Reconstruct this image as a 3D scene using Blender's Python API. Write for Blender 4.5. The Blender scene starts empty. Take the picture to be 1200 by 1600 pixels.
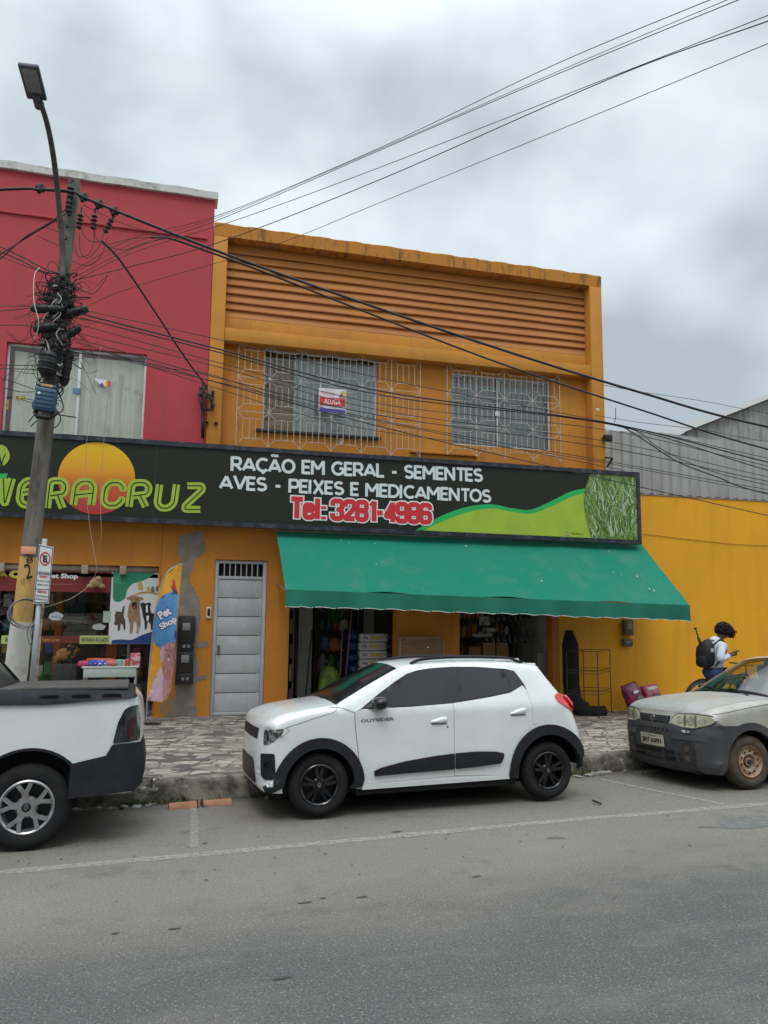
import bpy, bmesh, math, random
import numpy as np
from math import sin, cos, tan, radians, degrees, pi, hypot, sqrt, atan2
from mathutils import Vector, Matrix
from mathutils.geometry import delaunay_2d_cdt
random.seed(7)
scene = bpy.context.scene
col = scene.collection

# ------------------------------------------------------------------ camera
CAM_H = 1.94
FPX = 1180.0                      # focal length in pixels of a 1200 x 1600 frame
YAW, PIT, ROL = radians(15.2), radians(7.2), radians(.6)
_f = Vector((sin(YAW)*cos(PIT), cos(YAW)*cos(PIT), sin(PIT)))
_r = Vector((cos(YAW), -sin(YAW), 0)); _u = _r.cross(_f)
RT = cos(ROL)*_r + sin(ROL)*_u; UP = -sin(ROL)*_r + cos(ROL)*_u; FW = _f
cd = bpy.data.cameras.new('camera'); cam = bpy.data.objects.new('camera', cd); col.objects.link(cam)
cam.matrix_world = Matrix(((RT.x, UP.x, -FW.x, 0), (RT.y, UP.y, -FW.y, 0), (RT.z, UP.z, -FW.z, CAM_H), (0, 0, 0, 1)))
cd.sensor_fit = 'VERTICAL'; cd.sensor_height = 24; cd.lens = FPX/1600*24
cd.clip_start = .05; cd.clip_end = 3000
scene.camera = cam

def ray(x, y): return FW + RT*((x-600)/FPX) - UP*((y-800)/FPX)
def at(x, y, Y):
    d = ray(x, y); return d*(Y/d.y) + Vector((0, 0, CAM_H))
def gnd(x, y, z=0.0):
    d = ray(x, y); return d*((z-CAM_H)/d.z) + Vector((0, 0, CAM_H))

# ------------------------------------------------------------------ world and sun
SUN_EL, SUN_AZ = 58, 200          # azimuth measured from +Y clockwise: behind the photographer
world = bpy.data.worlds.new('World'); scene.world = world; world.use_nodes = True
wt = world.node_tree; wt.nodes.clear()
def wn(t, **k):
    n = wt.nodes.new(t)
    for a, b in k.items(): setattr(n, a, b)
    return n
wl = wt.links.new
out = wn('ShaderNodeOutputWorld'); bg = wn('ShaderNodeBackground'); bg.inputs['Strength'].default_value = .115
sky = wn('ShaderNodeTexSky', sky_type='NISHITA'); sky.sun_disc = False
sky.sun_elevation = radians(SUN_EL); sky.sun_rotation = radians(SUN_AZ); sky.air_density = 1; sky.dust_density = 4
tc = wn('ShaderNodeTexCoord'); mp = wn('ShaderNodeMapping'); mp.inputs['Scale'].default_value = (1, 1, 1.25); mp.inputs['Location'].default_value = (3.1, .4, .3)
n1 = wn('ShaderNodeTexNoise'); n1.inputs['Scale'].default_value = 3.9; n1.inputs['Detail'].default_value = 4; n1.inputs['Roughness'].default_value = .45; n1.inputs['Distortion'].default_value = .1
n2 = wn('ShaderNodeTexNoise'); n2.inputs['Scale'].default_value = 1.1; n2.inputs['Detail'].default_value = 3
wl(tc.outputs['Generated'], mp.inputs['Vector']); wl(mp.outputs['Vector'], n1.inputs['Vector']); wl(mp.outputs['Vector'], n2.inputs['Vector'])
mx = wn('ShaderNodeMath', operation='ADD'); wl(n1.outputs['Fac'], mx.inputs[0]); wl(n2.outputs['Fac'], mx.inputs[1])
cr = wn('ShaderNodeValToRGB'); cr.color_ramp.elements[0].position = .80; cr.color_ramp.elements[1].position = 1.2
m2 = wn('ShaderNodeMath', operation='MULTIPLY'); m2.inputs[1].default_value = 1.0
cr.color_ramp.elements[0].position = .42; cr.color_ramp.elements[1].position = .58
m2.inputs[1].default_value = .5
wl(mx.outputs[0], m2.inputs[0]); wl(m2.outputs[0], cr.inputs['Fac'])
cr.color_ramp.elements[0].color = (3.5, 3.98, 4.3, 1); cr.color_ramp.elements[1].color = (6.5, 7.2, 7.55, 1)
# an overcast dome is brighter overhead than at the horizon
sp = wn('ShaderNodeSeparateXYZ'); wl(tc.outputs['Generated'], sp.inputs[0])
zr = wn('ShaderNodeMapRange'); zr.inputs['From Min'].default_value = .60; zr.inputs['From Max'].default_value = 1; zr.inputs['To Min'].default_value = 1.0; zr.inputs['To Max'].default_value = 3.4
wl(sp.outputs['Z'], zr.inputs['Value'])
vm = wn('ShaderNodeVectorMath', operation='SCALE'); wl(cr.outputs['Color'], vm.inputs[0]); wl(zr.outputs[0], vm.inputs['Scale'])
mixs = wn('ShaderNodeMix', data_type='RGBA'); mixs.inputs['Factor'].default_value = .9
wl(sky.outputs['Color'], mixs.inputs['A']); wl(vm.outputs[0], mixs.inputs['B'])
wl(mixs.outputs['Result'], bg.inputs['Color']); wl(bg.outputs[0], out.inputs['Surface'])
sd = bpy.data.lights.new('sun', 'SUN'); sd.energy = .7; sd.angle = radians(20); sd.color = (1, .96, .9)
sun = bpy.data.objects.new('sun', sd); col.objects.link(sun)
_a, _e = radians(SUN_AZ), radians(SUN_EL)
sdir = Vector((sin(_a)*cos(_e), cos(_a)*cos(_e), sin(_e)))
sun.rotation_euler = sdir.to_track_quat('Z', 'Y').to_euler(); sun.location = (0, -5, 20)
scene.view_settings.view_transform = 'Standard'; scene.view_settings.look = 'None'
scene.view_settings.exposure = 0.3; scene.view_settings.gamma = 1
scene.render.engine = 'CYCLES'

# ------------------------------------------------------------------ materials
MATS = {}
def mat(name, c, rough=.7, metal=0, c2=None, scale=3, detail=6, lo=.4, hi=.6, bump=0, bscale=40, spec=.5, coat=0, stretch=None, c3=None, s3=20, lo3=.6, hi3=.7, emit=0, rvar=0, streak=None):
    """principled surface, colour c broken up by c2 patches and c3 specks, optional bump"""
    if name in MATS: return MATS[name]
    m = bpy.data.materials.new(name); m.use_nodes = True; nt = m.node_tree; b = nt.nodes['Principled BSDF']
    b.inputs['Roughness'].default_value = rough; b.inputs['Metallic'].default_value = metal
    b.inputs['Specular IOR Level'].default_value = spec; b.inputs['Coat Weight'].default_value = coat
    b.inputs['Base Color'].default_value = (*c, 1)
    tcn = nt.nodes.new('ShaderNodeTexCoord'); mpn = nt.nodes.new('ShaderNodeMapping')
    nt.links.new(tcn.outputs['Object'], mpn.inputs['Vector'])
    if stretch: mpn.inputs['Scale'].default_value = stretch
    def noise(s, d, vec=mpn.outputs['Vector']):
        n = nt.nodes.new('ShaderNodeTexNoise'); n.inputs['Scale'].default_value = s; n.inputs['Detail'].default_value = d; n.inputs['Roughness'].default_value = .6
        nt.links.new(vec, n.inputs['Vector']); return n
    def ramp(n, a, z):
        r = nt.nodes.new('ShaderNodeMapRange'); r.inputs['From Min'].default_value = a; r.inputs['From Max'].default_value = z
        nt.links.new(n.outputs['Fac'], r.inputs['Value']); return r.outputs[0]
    last = None
    if c2:
        mixn = nt.nodes.new('ShaderNodeMix'); mixn.data_type = 'RGBA'; mixn.inputs['A'].default_value = (*c, 1); mixn.inputs['B'].default_value = (*c2, 1)
        nt.links.new(ramp(noise(scale, detail), lo, hi), mixn.inputs['Factor']); last = mixn.outputs['Result']
    if c3:
        mixn = nt.nodes.new('ShaderNodeMix'); mixn.data_type = 'RGBA'; mixn.inputs['B'].default_value = (*c3, 1)
        if last: nt.links.new(last, mixn.inputs['A'])
        else: mixn.inputs['A'].default_value = (*c, 1)
        nt.links.new(ramp(noise(s3, 4), lo3, hi3), mixn.inputs['Factor']); last = mixn.outputs['Result']
    if streak:                                      # rain streaks: tall thin noise in a darker tone
        ms = nt.nodes.new('ShaderNodeMapping'); ms.inputs['Scale'].default_value = (5, 5, .35); nt.links.new(tcn.outputs['Object'], ms.inputs['Vector'])
        mixn = nt.nodes.new('ShaderNodeMix'); mixn.data_type = 'RGBA'; mixn.inputs['B'].default_value = (*streak, 1)
        if last: nt.links.new(last, mixn.inputs['A'])
        else: mixn.inputs['A'].default_value = (*c, 1)
        r_ = nt.nodes.new('ShaderNodeMapRange'); r_.inputs['From Min'].default_value = .52; r_.inputs['From Max'].default_value = .78; r_.inputs['To Max'].default_value = .75
        nt.links.new(noise(1, 7, ms.outputs['Vector']).outputs['Fac'], r_.inputs['Value']); nt.links.new(r_.outputs[0], mixn.inputs['Factor']); last = mixn.outputs['Result']
    if last: nt.links.new(last, b.inputs['Base Color'])
    if rvar:
        r = ramp(noise(scale*2.3, 4), .3, .7); mm = nt.nodes.new('ShaderNodeMath'); mm.operation = 'MULTIPLY_ADD'; mm.inputs[1].default_value = rvar; mm.inputs[2].default_value = rough
        nt.links.new(r, mm.inputs[0]); nt.links.new(mm.outputs[0], b.inputs['Roughness'])
    if bump:
        bn = nt.nodes.new('ShaderNodeBump'); bn.inputs['Strength'].default_value = bump; bn.inputs['Distance'].default_value = .01
        nt.links.new(noise(bscale, 5, tcn.outputs['Object']).outputs['Fac'], bn.inputs['Height']); nt.links.new(bn.outputs[0], b.inputs['Normal'])
    if emit:
        b.inputs['Emission Color'].default_value = (*c, 1); b.inputs['Emission Strength'].default_value = emit
    MATS[name] = m; return m
def glassmat(name, tint=(.8, .85, .85), refl=.12, rough=.02, k=.7):
    if name in MATS: return MATS[name]
    m = bpy.data.materials.new(name); m.use_nodes = True; nt = m.node_tree; nt.nodes.clear()
    o = nt.nodes.new('ShaderNodeOutputMaterial'); t = nt.nodes.new('ShaderNodeBsdfTransparent'); g = nt.nodes.new('ShaderNodeBsdfGlossy')
    t.inputs[0].default_value = (*tint, 1); g.inputs['Roughness'].default_value = rough; g.inputs['Color'].default_value = (1, 1, 1, 1)
    lw = nt.nodes.new('ShaderNodeLayerWeight'); lw.inputs['Blend'].default_value = .35
    a = nt.nodes.new('ShaderNodeMath'); a.operation = 'MULTIPLY_ADD'; a.inputs[1].default_value = k; a.inputs[2].default_value = refl
    nt.links.new(lw.outputs['Fresnel'], a.inputs[0]); a.use_clamp = True
    mx_ = nt.nodes.new('ShaderNodeMixShader'); nt.links.new(a.outputs[0], mx_.inputs[0]); nt.links.new(t.outputs[0], mx_.inputs[1]); nt.links.new(g.outputs[0], mx_.inputs[2])
    nt.links.new(mx_.outputs[0], o.inputs[0]); MATS[name] = m; return m

# ------------------------------------------------------------------ mesh helpers
class MB:
    def __init__(s): s.v = []; s.f = []; s.m = []
    def add(s, vs, fs, mi=0):
        o = len(s.v); s.v += [tuple(p) for p in vs]; s.f += [tuple(i+o for i in f) for f in fs]; s.m += [mi]*len(fs)
        return s
    def box(s, x0, x1, y0, y1, z0, z1, mi=0, M=None):
        vs = [Vector((x, y, z)) for x in (x0, x1) for y in (y0, y1) for z in (z0, z1)]
        if M is not None: vs = [M @ p for p in vs]
        return s.add(vs, [(0, 1, 3, 2), (4, 6, 7, 5), (0, 4, 5, 1), (2, 3, 7, 6), (0, 2, 6, 4), (1, 5, 7, 3)], mi)
    def cbox(s, x0, x1, y0, y1, z0, z1, b=.01, mi=0, M=None):
        """box with chamfered edges"""
        bm = bmesh.new(); bmesh.ops.create_cube(bm, size=1)
        for v in bm.verts: v.co = Vector(((x0+x1)/2+v.co.x*(x1-x0), (y0+y1)/2+v.co.y*(y1-y0), (z0+z1)/2+v.co.z*(z1-z0)))
        bmesh.ops.bevel(bm, geom=bm.edges[:], offset=b, segments=2, affect='EDGES', profile=.5)
        bm.verts.ensure_lookup_table()
        vs = [(M @ v.co) if M is not None else v.co.copy() for v in bm.verts]; fs = [[v.index for v in f.verts] for f in bm.faces]
        bm.free(); return s.add(vs, fs, mi)
    def bar(s, a, b, w=.01, h=None, mi=0, up=Vector((0, 0, 1))):
        a = Vector(a); b = Vector(b); h = h or w; d = (b-a).normalized()
        sx = d.cross(up)
        if sx.length < 1e-4: sx = d.cross(Vector((0, 1, 0)))
        sx.normalize(); sy = sx.cross(d).normalized(); vs = []
        for p in (a, b):
            for q in ((-1, -1), (1, -1), (1, 1), (-1, 1)): vs.append(p+sx*q[0]*w/2+sy*q[1]*h/2)
        return s.add(vs, [(3, 2, 1, 0), (4, 5, 6, 7), (0, 1, 5, 4), (1, 2, 6, 5), (2, 3, 7, 6), (3, 0, 4, 7)], mi)
    def tube(s, pts, r=.01, n=8, mi=0, cap=True, closed=False):
        pts = [Vector(p) for p in pts]; N = len(pts); rs = r if isinstance(r, (list, tuple)) else [r]*N
        base = len(s.v); ref = None
        for i, p in enumerate(pts):
            if closed: d = pts[(i+1) % N]-pts[i-1]
            else: d = pts[min(i+1, N-1)]-pts[max(i-1, 0)]
            d.normalize()
            if ref is None: ref = d.orthogonal().normalized()
            ref = (ref-d*ref.dot(d)).normalized(); b = d.cross(ref)
            for k in range(n):
                a = 2*pi*k/n; s.v.append(tuple(p+(ref*cos(a)+b*sin(a))*rs[i]))
        for i in range(N if closed else N-1):
            for k in range(n):
                j = (i+1) % N
                s.f.append((base+i*n+k, base+i*n+(k+1) % n, base+j*n+(k+1) % n, base+j*n+k)); s.m.append(mi)
        if cap and not closed:
            s.f.append(tuple(base+k for k in reversed(range(n)))); s.m.append(mi)
            s.f.append(tuple(base+(N-1)*n+k for k in range(n))); s.m.append(mi)
        return s
    def lathe(s, prof, n=32, M=None, mi=0):
        """profile [(r,h)] turned about local Z"""
        base = len(s.v)
        for r, h in prof:
            for k in range(n):
                a = 2*pi*k/n; p = Vector((r*cos(a), r*sin(a), h)); s.v.append(tuple(M @ p if M is not None else p))
        for i in range(len(prof)-1):
            for k in range(n):
                s.f.append((base+i*n+k, base+i*n+(k+1) % n, base+(i+1)*n+(k+1) % n, base+(i+1)*n+k)); s.m.append(mi)
        return s
    def poly(s, pts, depth=0, nrm=(0, 1, 0), mi=0):
        """flat polygon (3-D points) with optional depth along nrm, triangulated"""
        pts = [Vector(p) for p in pts]; n = Vector(nrm); N = len(pts)
        from mathutils.geometry import tessellate_polygon
        tr = tessellate_polygon([pts])
        s.add(pts, tr, mi)
        if depth:
            s.add([p+n*depth for p in pts], [tuple(reversed(t)) for t in tr], mi)
            s.add(pts+[p+n*depth for p in pts], [(i, (i+1) % N, N+(i+1) % N, N+i) for i in range(N)], mi)
        return s
    def build(s, name, mats, parent=None, smooth=False, weld=False, angle=None, recalc=True):
        me = bpy.data.meshes.new(name); me.from_pydata(s.v, [], s.f)
        if not isinstance(mats, (list, tuple)): mats = [mats]
        for m in mats: me.materials.append(m)
        for p, mi in zip(me.polygons, s.m): p.material_index = mi
        if weld or recalc:
            bm = bmesh.new(); bm.from_mesh(me)
            if weld: bmesh.ops.remove_doubles(bm, verts=bm.verts, dist=weld if isinstance(weld, float) else 1e-4)
            if recalc: bmesh.ops.recalc_face_normals(bm, faces=bm.faces)
            bm.to_mesh(me); bm.free()
        if smooth or angle:
            me.polygons.foreach_set('use_smooth', [True]*len(me.polygons))
            if angle: me.set_sharp_from_angle(angle=radians(angle))
        o = bpy.data.objects.new(name, me); col.objects.link(o)
        if parent is not None: o.parent = parent
        return o
def tag(o, label=None, cat=None, group=None, kind=None):
    if label: o['label'] = label
    if cat: o['category'] = cat
    if group: o['group'] = group
    if kind: o['kind'] = kind
    return o
def thing(name, label, cat, loc=(0, 0, 0), rz=0, group=None):
    o = bpy.data.objects.new(name, None); col.objects.link(o); o.empty_display_size = .2
    o.location = loc; o.rotation_euler = (0, 0, rz); return tag(o, label, cat, group)
def adopt(root, *obs):
    """children built in world coordinates are moved into root's frame"""
    L = root.location; M = (Matrix.Translation(L) @ root.rotation_euler.to_matrix().to_4x4()).inverted()
    for o in obs:
        if o.parent is None: o.data.transform(M); o.parent = root
def spline(pts, n=12):
    P = [Vector(p) for p in pts]; P = [P[0]*2-P[1]]+P+[P[-1]*2-P[-2]]; out_ = []
    for i in range(1, len(P)-2):
        for k in range(n):
            t = k/n; a, b, c, d = P[i-1:i+3]
            out_.append(.5*((2*b)+(c-a)*t+(2*a-5*b+4*c-d)*t*t+(3*b-a-3*c+d)*t**3))
    out_.append(P[-2]); return out_
def text_mesh(body, size, bold=0, ext=0, sx=1, spacing=1, shear=0, align='CENTER', res=3, font=None):
    cu = bpy.data.curves.new('t', 'FONT'); cu.body = body; cu.size = size; cu.offset = bold; cu.extrude = ext; cu.align_x = align; cu.align_y = 'CENTER'
    cu.space_character = spacing; cu.shear = shear; cu.resolution_u = res
    o = bpy.data.objects.new('t', cu); col.objects.link(o); dg = bpy.context.evaluated_depsgraph_get()
    me = bpy.data.meshes.new_from_object(o.evaluated_get(dg)); vs = [Vector((v.co.x*sx, v.co.y, v.co.z)) for v in me.vertices]; fs = [tuple(p.vertices) for p in me.polygons]
    bpy.data.objects.remove(o); bpy.data.curves.remove(cu); bpy.data.meshes.remove(me)
    return vs, fs
def text_on(mb, body, ctr, size, ax=Vector((1, 0, 0)), ay=Vector((0, 0, 1)), mi=0, fit=None, **k):
    """text laid on a plane with axes ax, ay; fit=(width,height) stretches it"""
    vs, fs = text_mesh(body, size, **k); ctr = Vector(ctr)
    xs = [v.x for v in vs]; ys = [v.y for v in vs]; cx = (min(xs)+max(xs))/2; cy = (min(ys)+max(ys))/2
    kx = ky = 1
    if fit: kx = fit[0]/(max(xs)-min(xs)); ky = (fit[1]/(max(ys)-min(ys))) if fit[1] else 1
    n = ax.cross(ay)
    mb.add([ctr+ax*(v.x-cx)*kx+ay*(v.y-cy)*ky+n*v.z for v in vs], fs, mi); return mb
def wallgrid(mb, x0, x1, z0, z1, yf, yb, holes, mi=0):
    """wall slab with rectangular holes (x0,x1,z0,z1) through it"""
    xs = sorted({x0, x1, *[h[0] for h in holes], *[h[1] for h in holes]}); zs = sorted({z0, z1, *[h[2] for h in holes], *[h[3] for h in holes]})
    xs = [x for x in xs if x0 <= x <= x1]; zs = [z for z in zs if z0 <= z <= z1]
    def solid(i, j):
        if i < 0 or j < 0 or i >= len(xs)-1 or j >= len(zs)-1: return False
        cx, cz = (xs[i]+xs[i+1])/2, (zs[j]+zs[j+1])/2
        return not any(h[0] < cx < h[1] and h[2] < cz < h[3] for h in holes)
    for i in range(len(xs)-1):
        for j in range(len(zs)-1):
            if not solid(i, j): continue
            a, b, c, d = xs[i], xs[i+1], zs[j], zs[j+1]
            mb.add([(a, yf, c), (b, yf, c), (b, yf, d), (a, yf, d)], [(0, 1, 2, 3)], mi)
            mb.add([(a, yb, c), (b, yb, c), (b, yb, d), (a, yb, d)], [(3, 2, 1, 0)], mi)
            for (di, dj, q) in ((-1, 0, [(a, yf, c), (a, yf, d), (a, yb, d), (a, yb, c)]), (1, 0, [(b, yf, c), (b, yb, c), (b, yb, d), (b, yf, d)]), (0, -1, [(a, yf, c), (a, yb, c), (b, yb, c), (b, yf, c)]), (0, 1, [(a, yf, d), (b, yf, d), (b, yb, d), (a, yb, d)])):
                if not solid(i+di, j+dj): mb.add(q, [(0, 1, 2, 3)], mi)
    return mb
X = Vector((1, 0, 0)); Z = Vector((0, 0, 1))
# ------------------------------------------------------------------ palette
M_or = mat('orange_paint', (.56, .235, .024), .75, c2=(.49, .195, .022), scale=1.4, lo=.4, hi=.7, bump=.25, bscale=30, c3=(.36, .16, .04), s3=5, lo3=.66, hi3=.8, streak=(.36, .15, .03))
M_or_low = mat('orange_paint_ground', (.56, .215, .014), .7, c2=(.49, .18, .014), scale=1.2, bump=.2, bscale=30, c3=(.33, .14, .03), s3=4, lo3=.66, hi3=.82, streak=(.38, .14, .02))
M_yel = mat('yellow_paint', (.80, .375, .006), .72, c2=(.72, .33, .008), scale=.9, lo=.35, hi=.7, bump=.15, bscale=25, c3=(.42, .2, .03), s3=3.2, lo3=.68, hi3=.85, streak=(.60, .27, .010))
M_red = mat('pink_red_paint', (.47, .05, .064), .75, c2=(.41, .044, .056), scale=.9, lo=.35, hi=.7, bump=.2, bscale=25, c3=(.36, .05, .06), s3=2.6, lo3=.62, hi3=.8, streak=(.34, .045, .06))
M_cop = mat('coping_plaster', (.62, .62, .58), .85, c2=(.35, .34, .31), scale=6, lo=.5, hi=.7, bump=.4)
M_stain = mat('stained_coping', (.50, .205, .024), .85, c2=(.16, .085, .025), scale=3.2, lo=.52, hi=.66, bump=.4, stretch=(2.2, 1, .5))
M_cem = mat('cement_patch', (.20, .18, .155), .9, c2=(.30, .25, .19), scale=5, lo=.4, hi=.65, bump=.5)
M_conc = mat('concrete', (.33, .31, .27), .9, c2=(.18, .17, .15), scale=4, lo=.42, hi=.62, bump=.6, c3=(.07, .07, .06), s3=8, lo3=.55, hi3=.68)
M_pole = mat('pole_concrete', (.19, .17, .145), .9, c2=(.085, .075, .065), scale=3, lo=.42, hi=.62, bump=.6, stretch=(3, 3, .6), c3=(.06, .06, .05), s3=9, lo3=.58, hi3=.7)
M_blk = mat('black_plastic', (.012, .012, .013), .45, spec=.4)
M_cable = mat('black_cable', (.018, .018, .022), .6)
M_blkmet = mat('sign_frame_metal', (.022, .026, .035), .35, .3, c2=(.09, .1, .12), scale=6, lo=.45, hi=.75)
M_white = mat('white_paint', (.74, .75, .75), .5, c2=(.6, .6, .6), scale=4, bump=.1)
M_glass = glassmat('window_glass', (.80, .84, .84), .04, k=.4)
M_glass2 = glassmat('shop_glass', (.92, .94, .94), .01, k=.2)
M_int = mat('interior_wall', (.55, .56, .53), .9, c2=(.46, .46, .43), scale=2)
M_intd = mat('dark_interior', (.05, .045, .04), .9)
M_floor = mat('interior_floor', (.4, .37, .33), .5)
M_cur = mat('curtain_cloth', (.78, .78, .73), .9, c2=(.6, .6, .56), scale=3, stretch=(6, 1, .3))
M_steel = mat('galvanised_steel', (.42, .44, .45), .45, .4, c2=(.3, .32, .33), scale=4, lo=.4, hi=.7, c3=(.5, .52, .52), s3=2)
D = 12.79                                           # facade line
def gz(x, y):                                       # pavement height
    k = kerbY(x); t = min(1, max(0, (y-k)/(12.79-k)))
    return (.135)*(1-t) + t*(.165-.0135*(x-1))
def kerbY(x): return 8.44+.055*x

# ------------------------------------------------------------------ ground, road, pavement
def road_material():
    m = bpy.data.materials.new('asphalt'); m.use_nodes = True; nt = m.node_tree; b = nt.nodes['Principled BSDF']; L = nt.links.new
    t = nt.nodes.new('ShaderNodeTexCoord'); b.inputs['Roughness'].default_value = .88
    def noise(s, d, r=.6, st=None):
        n = nt.nodes.new('ShaderNodeTexNoise'); n.inputs['Scale'].default_value = s; n.inputs['Detail'].default_value = d; n.inputs['Roughness'].default_value = r
        if st:
            mm = nt.nodes.new('ShaderNodeMapping'); mm.inputs['Scale'].default_value = st; L(t.outputs['Object'], mm.inputs[0]); L(mm.outputs[0], n.inputs['Vector'])
        else: L(t.outputs['Object'], n.inputs['Vector'])
        return n.outputs['Fac']
    def mr(x, a, z, c=0, d=1):
        r = nt.nodes.new('ShaderNodeMapRange'); L(x, r.inputs['Value'])
        for k, v in zip(('From Min', 'From Max', 'To Min', 'To Max'), (a, z, c, d)): r.inputs[k].default_value = v
        return r.outputs[0]
    def mix(f, a, c):
        n = nt.nodes.new('ShaderNodeMix'); n.data_type = 'RGBA'; L(f, n.inputs['Factor'])
        for k, v in (('A', a), ('B', c)):
            if isinstance(v, tuple): n.inputs[k].default_value = (*v, 1)
            else: L(v, n.inputs[k])
        return n.outputs['Result']
    def ma(op, a, c):
        n = nt.nodes.new('ShaderNodeMath'); n.operation = op
        for i, v in enumerate((a, c)):
            if isinstance(v, (int, float)): n.inputs[i].default_value = v
            else: L(v, n.inputs[i])
        return n.outputs[0]
    s = nt.nodes.new('ShaderNodeSeparateXYZ'); L(t.outputs['Object'], s.inputs[0])
    # distance to the kerb line, wobbled: dusty strip by the kerb, bare darker asphalt in the lane
    yy = ma('SUBTRACT', s.outputs['Y'], ma('MULTIPLY', s.outputs['X'], .055))
    yn = ma('ADD', yy, ma('MULTIPLY', ma('SUBTRACT', noise(.8, 6, .65, (.5, 1.6, 1)), .5), 1.5))
    dust = mr(yn, 4.35, 5.5)
    fine = noise(70, 3, .75); base = mix(mr(fine, .35, .7), (.052, .051, .049), (.150, .147, .140))
    dusty = mix(mr(fine, .3, .75), (.115, .107, .095), (.275, .255, .222))
    c = mix(dust, base, dusty)
    c = mix(mr(noise(1.6, 7, .6, (.5, 1.5, 1)), .5, .72, 0, .35), c, (.25, .225, .19))
    c = mix(mr(noise(2.6, 5), .58, .75, 0, .45), c, (.075, .07, .062))
    grit = nt.nodes.new('ShaderNodeTexVoronoi'); grit.inputs['Scale'].default_value = 60; L(t.outputs['Object'], grit.inputs['Vector'])
    gs = nt.nodes.new('ShaderNodeSeparateColor'); L(grit.outputs['Color'], gs.inputs[0])
    gm = ma('MULTIPLY', mr(grit.outputs['Distance'], .40, .25), mr(gs.outputs[0], .74, .76))
    c = mix(ma('MULTIPLY', gm, .5), c, (.30, .295, .28))
    gm2 = ma('MULTIPLY', mr(grit.outputs['Distance'], .34, .22), mr(gs.outputs[1], .84, .86))
    c = mix(ma('MULTIPLY', gm2, .7), c, (.03, .03, .03))
    # oily dark stains in the parking bays
    c = mix(mr(noise(1.1, 4), .62, .72, 0, .5), c, (.06, .055, .05))
    # damp dirt at the gutter
    gut = ma('MULTIPLY', mr(yn, 7.9, 8.4), .75); c = mix(gut, c, (.075, .066, .052))
    L(c, b.inputs['Base Color'])
    bp = nt.nodes.new('ShaderNodeBump'); bp.inputs['Strength'].default_value = .7; bp.inputs['Distance'].default_value = .006
    L(ma('ADD', fine, ma('MULTIPLY', noise(30, 4), 1.2)), bp.inputs['Height']); L(bp.outputs[0], b.inputs['Normal'])
    return m
M_road = road_material()
mb = MB(); nx, ny = 60, 40
def road_z(x, y):                                   # the road falls towards the kerb
    t = (y-.055*x-6.6)/1.8; return -.085*min(1, max(0, t)) - (.03*max(0, min(1, (y-20)/60)))
rows = [-300, 0, 6.6, 6.9, 7.3, 7.7, 8.1, 8.4, 8.7, 12, 20, 80, 300]; cols = [-300, -20]+[-12+2*i for i in range(18)]+[60, 300]
vs = [(x, yy+.055*(x if abs(x) < 70 else 70*(1 if x > 0 else -1)), 0) for x in cols for yy in rows]; vs = [(x, y, -.085*min(1, max(0, (yy-6.6)/1.8))) for (x, y, _), yy in zip(vs, [yy for x in cols for yy in rows])]
n = len(rows); mb.add(vs, [(i*n+j, (i+1)*n+j, (i+1)*n+j+1, i*n+j+1) for i in range(len(cols)-1) for j in range(n-1)])
o = mb.build('road', M_road); tag(o, kind='structure')

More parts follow.
